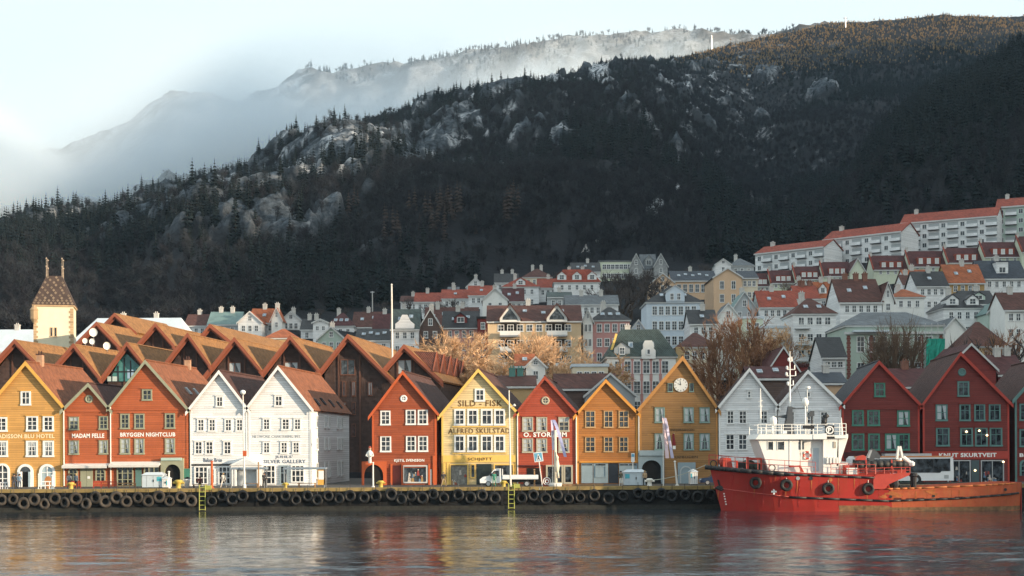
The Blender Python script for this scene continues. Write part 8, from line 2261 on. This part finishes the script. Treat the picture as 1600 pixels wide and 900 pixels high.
# inflatable boat lying on the ship's after deck
ib = thing("inflatable_boat", "black inflatable boat with outboard stowed on the ship's after deck", "boat", sp(1378, 727, YC - 2.0), 0)
b = MB(); I0 = ib.location
for s in (-.75, .75):
    q = [sp(1340 + 80 * t, 727.5 - 2.2 * math.sin(t * 2.6), YC - 2.0 + s * (1 - (.15 if t < .9 else .9))) for t in np.linspace(0, 1, 9)]
    for i in range(len(q) - 1): b.tube(q[i], q[i + 1], .40 if i else .34, .40 if i < 7 else .3, 9)
part("tube", b, M_RUBBERB, ib, True)
b = MB(); A, C_ = sp(1342, 731, YC - 2.6), sp(1416, 731, YC - 1.4); b.box(A.x, C_.x, A.y, C_.y, A.z - .2, A.z + .1); part("floor", b, M_BLACK, ib)
sprism("outboard_motor", [(1358, 715), (1365, 701), (1371, 703), (1379, 713), (1377, 717), (1370, 716), (1366, 722), (1361, 722)], YC - 2.3, YC - 1.8, M_CRN, ib); sprism("motor_plate", [(1357.5, 715.5), (1363, 703), (1365.5, 703.5), (1361, 716)], YC - 2.36, YC - 1.74, M_METAL, ib)
sprism("red_seat", [(1340, 719), (1343, 713), (1352, 711), (1356, 714), (1355, 719)], YC - 2.4, YC - 1.6, M_HULLT, ib)
b = MB(); b.tube(sp(1344, 722.5, YC - 2.72), sp(1412, 720, YC - 2.72), .05, .05, 5); part("grab_line", b, mat("orange line", (.6, .22, .08), .6), ib)
# mooring line
b = MB(); q0, q1 = sp(1109, 727, YC), Vector((PX(1018, 752, 157), 157, QUAY_Z + .7))
for k in range(10):
    t0, t1 = k / 10, (k + 1) / 10; sag = lambda t: -.9 * 4 * t * (1 - t) * .35
    b.tube(q0.lerp(q1, t0) + Vector((0, 0, sag(t0))), q0.lerp(q1, t1) + Vector((0, 0, sag(t1))), .035, .035, 5)
tag(part_free("mooring_line", b, mat("pale rope", (.45, .45, .38), .8)), "pale mooring line running from the ship's bow to a cream bollard", "rope")

# ------------------------------------------------------------------ people on the quay
def person(px, Y, label, coat, legs, hair, pose='stand', face=1, h=1.74):
    c = P(px, 757, Y); root = thing("person", label, "person", (c.x, Y, QUAY_Z), 0, "people on the quay")
    s = h / 1.74
    if pose == 'sit':
        J = {'pel': (0, 0, .50), 'ch': (.02, 0, .92), 'nk': (.03, -.02, 1.06), 'hd': (.03, -.04, 1.22), 'ls': (-.19, 0, .98), 'le': (-.25, -.1, .72), 'lh': (-.16, -.32, .62), 'rs': (.21, 0, .98), 're': (.27, -.12, .72), 'rh': (.15, -.34, .62), 'lk': (-.11, -.44, .50), 'la': (-.12, -.46, .08), 'lt': (-.12, -.62, .04), 'rk': (.11, -.44, .50), 'ra': (.12, -.48, .08), 'rt': (.13, -.64, .04), 'lp': (-.1, 0, .49), 'rp': (.1, 0, .49)}
    else:
        w = .16 if pose == 'walk' else .03
        J = {'pel': (0, 0, .95), 'ch': (0, -.01, 1.33), 'nk': (0, -.01, 1.47), 'hd': (.0, -.03, 1.62), 'ls': (-.19, 0, 1.40), 'le': (-.24, w, 1.12), 'lh': (-.22, w - .16, .90), 'rs': (.19, 0, 1.40), 're': (.24, -w, 1.12), 'rh': (.22, -w - .14, .90), 'lp': (-.1, 0, .91), 'lk': (-.11 - w * .6, -.03, .50), 'la': (-.12 - w * 1.2, .03, .08), 'lt': (-.13 - w * .6, -.13, .04), 'rp': (.1, 0, .91), 'rk': (.11 + w * .8, -.05, .50), 'ra': (.12 + w * 1.4, .02, .08), 'rt': (.13 + w * 2.0, -.14, .04)}
    rad = dict(pel=(.15, .11), ch=(.17, .12), nk=(.06, .06), hd=(.10, .11), ls=(.075, .075), le=(.05, .05), lh=(.04, .03), rs=(.075, .075), re=(.05, .05), rh=(.04, .03), lp=(.095, .095), lk=(.068, .068), la=(.045, .045), lt=(.045, .035), rp=(.095, .095), rk=(.068, .068), ra=(.045, .045), rt=(.045, .035))
    ks = list(J); ed = [('pel', 'ch'), ('ch', 'nk'), ('nk', 'hd'), ('ch', 'ls'), ('ls', 'le'), ('le', 'lh'), ('ch', 'rs'), ('rs', 're'), ('re', 'rh'), ('pel', 'lp'), ('lp', 'lk'), ('lk', 'la'), ('la', 'lt'), ('pel', 'rp'), ('rp', 'rk'), ('rk', 'ra'), ('ra', 'rt')]
    me = bpy.data.meshes.new("body"); me.from_pydata([tuple(q * s for q in J[k]) for k in ks], [(ks.index(a), ks.index(b_)) for a, b_ in ed], [])
    o = bpy.data.objects.new("body", me); COL.objects.link(o)
    md = o.modifiers.new("skin", 'SKIN'); o.modifiers.new("sub", 'SUBSURF').levels = 1
    for i, k in enumerate(ks): me.skin_vertices[0].data[i].radius = tuple(q * s for q in rad[k])
    me.skin_vertices[0].data[0].use_root = True
    dg = bpy.context.evaluated_depsgraph_get(); m2 = bpy.data.meshes.new_from_object(o.evaluated_get(dg)); bpy.data.objects.remove(o)
    m2.materials.clear()
    for q in (coat, legs, M_SKIN, M_BLACK): m2.materials.append(q)
    hz = J['nk'][2] * s; wz = J['pel'][2] * s
    for f in m2.polygons:
        q = f.center; hand = min((q - Vector(J['lh']) * s).length, (q - Vector(J['rh']) * s).length) < .07
        f.material_index = 2 if (q.z > hz - .01 or hand) else 0 if q.z > wz - .02 and not (pose == 'sit' and q.y < -.2 and q.z < .56) else 3 if q.z < .09 else 1
        f.use_smooth = True
    link("body", m2, root)
    hd = Vector(J['hd']) * s; b = MB(); b.lathe([(.095, -.02), (.118, .03), (.112, .09), (.06, .135), (.01, .145)], hd + Vector((0, .015, -.02)), 10); b.box(hd.x - .10, hd.x + .10, hd.y + .05, hd.y + .12, hd.z - .1, hd.z + .05); link("hair", b.mesh("hair", hair, (0, 0, 0), True), root)
    b = MB(); b.prism([hd + Vector((-.02, -.10, -.03)), hd + Vector((.02, -.10, -.03)), hd + Vector((0, -.115, .03))], (0, -.03, 0)); link("nose", b.mesh("nose", M_SKIN), root)
    for e in (-.035, .035): b = MB(); b.box(hd.x + e - .014, hd.x + e + .014, hd.y - .115, hd.y - .09, hd.z + .025, hd.z + .045); link("eye", b.mesh("eye", M_BLACK), root)
    root.rotation_euler.z = face
    return root
M_SKIN = mat("skin", (.48, .29, .21), .6, .05)
CT = lambda n, c: mat(n + " cloth", c, .85, .12, 4)
person(22, 158.5, "person in dark coat standing by the left edge before the hotel", CT("charcoal", (.04, .04, .045)), CT("dark denim", (.05, .06, .09)), M_BLACK, face=.4)
person(25, 159.2, "person in pale jacket beside the hotel's arched door", CT("pale grey", (.45, .44, .42)), CT("black", (.02, .02, .02)), CT("brown hair", (.08, .045, .025)), face=-.5)
person(30.5, 158.8, "person in blue jacket right of the pale jacketed one at the hotel", CT("blue", (.10, .17, .26)), CT("dark denim", (.05, .06, .09)), M_BLACK, face=.8)
person(108, 160, "person in grey jacket standing before the narrow vermilion house", CT("mid grey", (.22, .23, .25)), CT("dark denim", (.05, .06, .09)), CT("brown hair", (.08, .045, .025)), face=.2)
person(119, 159.5, "person in slate blue jacket facing the narrow vermilion house's door", CT("slate", (.12, .16, .2)), CT("black", (.02, .02, .02)), CT("fair hair", (.4, .28, .14)), face=2.8)
person(349, 158.6, "person all in pale clothes before the first white house", CT("cream", (.68, .62, .54)), CT("cream", (.68, .62, .54)), CT("fair hair", (.4, .28, .14)), 'walk', .2)
person(312, 160, "dark clothed person seated before the first white house's window", CT("maroon", (.08, .02, .02)), CT("black", (.02, .02, .02)), M_BLACK, 'sit', .3)
person(413, 159, "person in black waiting at the left bus shelter", CT("charcoal", (.04, .04, .045)), CT("black", (.02, .02, .02)), M_BLACK, face=.3)
person(693, 158.5, "person in dark jacket walking between the red and cream houses", CT("charcoal", (.04, .04, .045)), CT("tan trousers", (.3, .22, .14)), CT("fair hair", (.4, .28, .14)), 'walk', .6)
person(970, 157.6, "person in olive jacket and pale trousers left of the grey kiosk", CT("olive", (.10, .09, .06)), CT("cream", (.68, .62, .54)), M_BLACK, face=.4)
person(1007.5, 158.2, "person in tan coat right of the grey kiosk", CT("camel", (.42, .28, .16)), CT("black", (.02, .02, .02)), CT("fair hair", (.4, .28, .14)), face=-.4)
person(772, 157.4, "person in green jacket standing before the pickup truck's cab", CT("sea green", (.05, .22, .16)), CT("sea green", (.05, .22, .16)), M_BLACK, face=.1)
b_ = thing("bench", "white bench under the seated person before the first white house", "bench", (P(312, 757, 160).x, 160.1, QUAY_Z)); b = MB(); b.box(-.8, .8, -.2, .25, .36, .42); lpart(b_, "seat", b, M_WOODR)
for s in (-.7, .7): b = MB(); b.box(s - .05, s + .05, -.15, .2, 0, .36); lpart(b_, "leg", b, M_BLACK)
# white planters
for px, Y, lb in ((293, 161, "white flower tub at the corner of the wide vermilion house"), (88, 159.5, "orange round board leaning before the hotel's arched window")):
    c = P(px, 757, Y)
    if 'tub' in lb:
        o = thing("flower_tub", lb, "planter", (c.x, Y, QUAY_Z)); b = MB(); b.lathe([(.3, 0), (.42, .9), (.48, .95), (.46, 1.0)], n=12); lpart(o, "tub", b, M_WHITE, True); b = MB(); b.lathe([(.4, .9), (.3, 1.15), (.05, 1.25)], n=8); lpart(o, "plant", b, M_PINE)
    else:
        o = thing("round_board", "orange round board standing before the hotel's arched window", "sign", (P(75, 757, Y).x, Y, QUAY_Z)); b = MB(); b.prism([(.42 * math.cos(t * math.pi / 8), 0, .75 + .7 * math.sin(t * math.pi / 8)) for t in range(16)], (0, .12, 0)); lpart(o, "board", b, mat("orange wood board", (.45, .19, .06), .6)); b = MB(); b.box(-.05, .05, .02, .5, 0, .9); lpart(o, "prop", b, M_WOODR)
# tripod banners on the sill of the clock house
c = P(1053, 757, Y_FRONT); fl_ = thing("wall_flag", "small dark red flag hanging on the mustard clock house", "flag", (P(1052.5, 690, Y_FRONT).x, Y_FRONT - .4, PZ(1052.5, 690, Y_FRONT)))
b = MB(); b.tube((0, .35, .7), (0, -.25, 1.0), .03, .03, 5); lpart(fl_, "staff", b, M_POLE); b = MB(); b.prism([(-.2, -.1, .9), (.02, -.15, .95), (.22, -.05, -.4), (.02, -.1, -.55), (-.22, -.05, -.35)], (0, .05, 0)); lpart(fl_, "cloth", b, mat("dark red flag cloth", (.18, .02, .025), .8)); b = MB(); b.box(-.15, .18, -.14, -.04, -.9, -.5); lpart(fl_, "white_edge", b, M_WHITE)
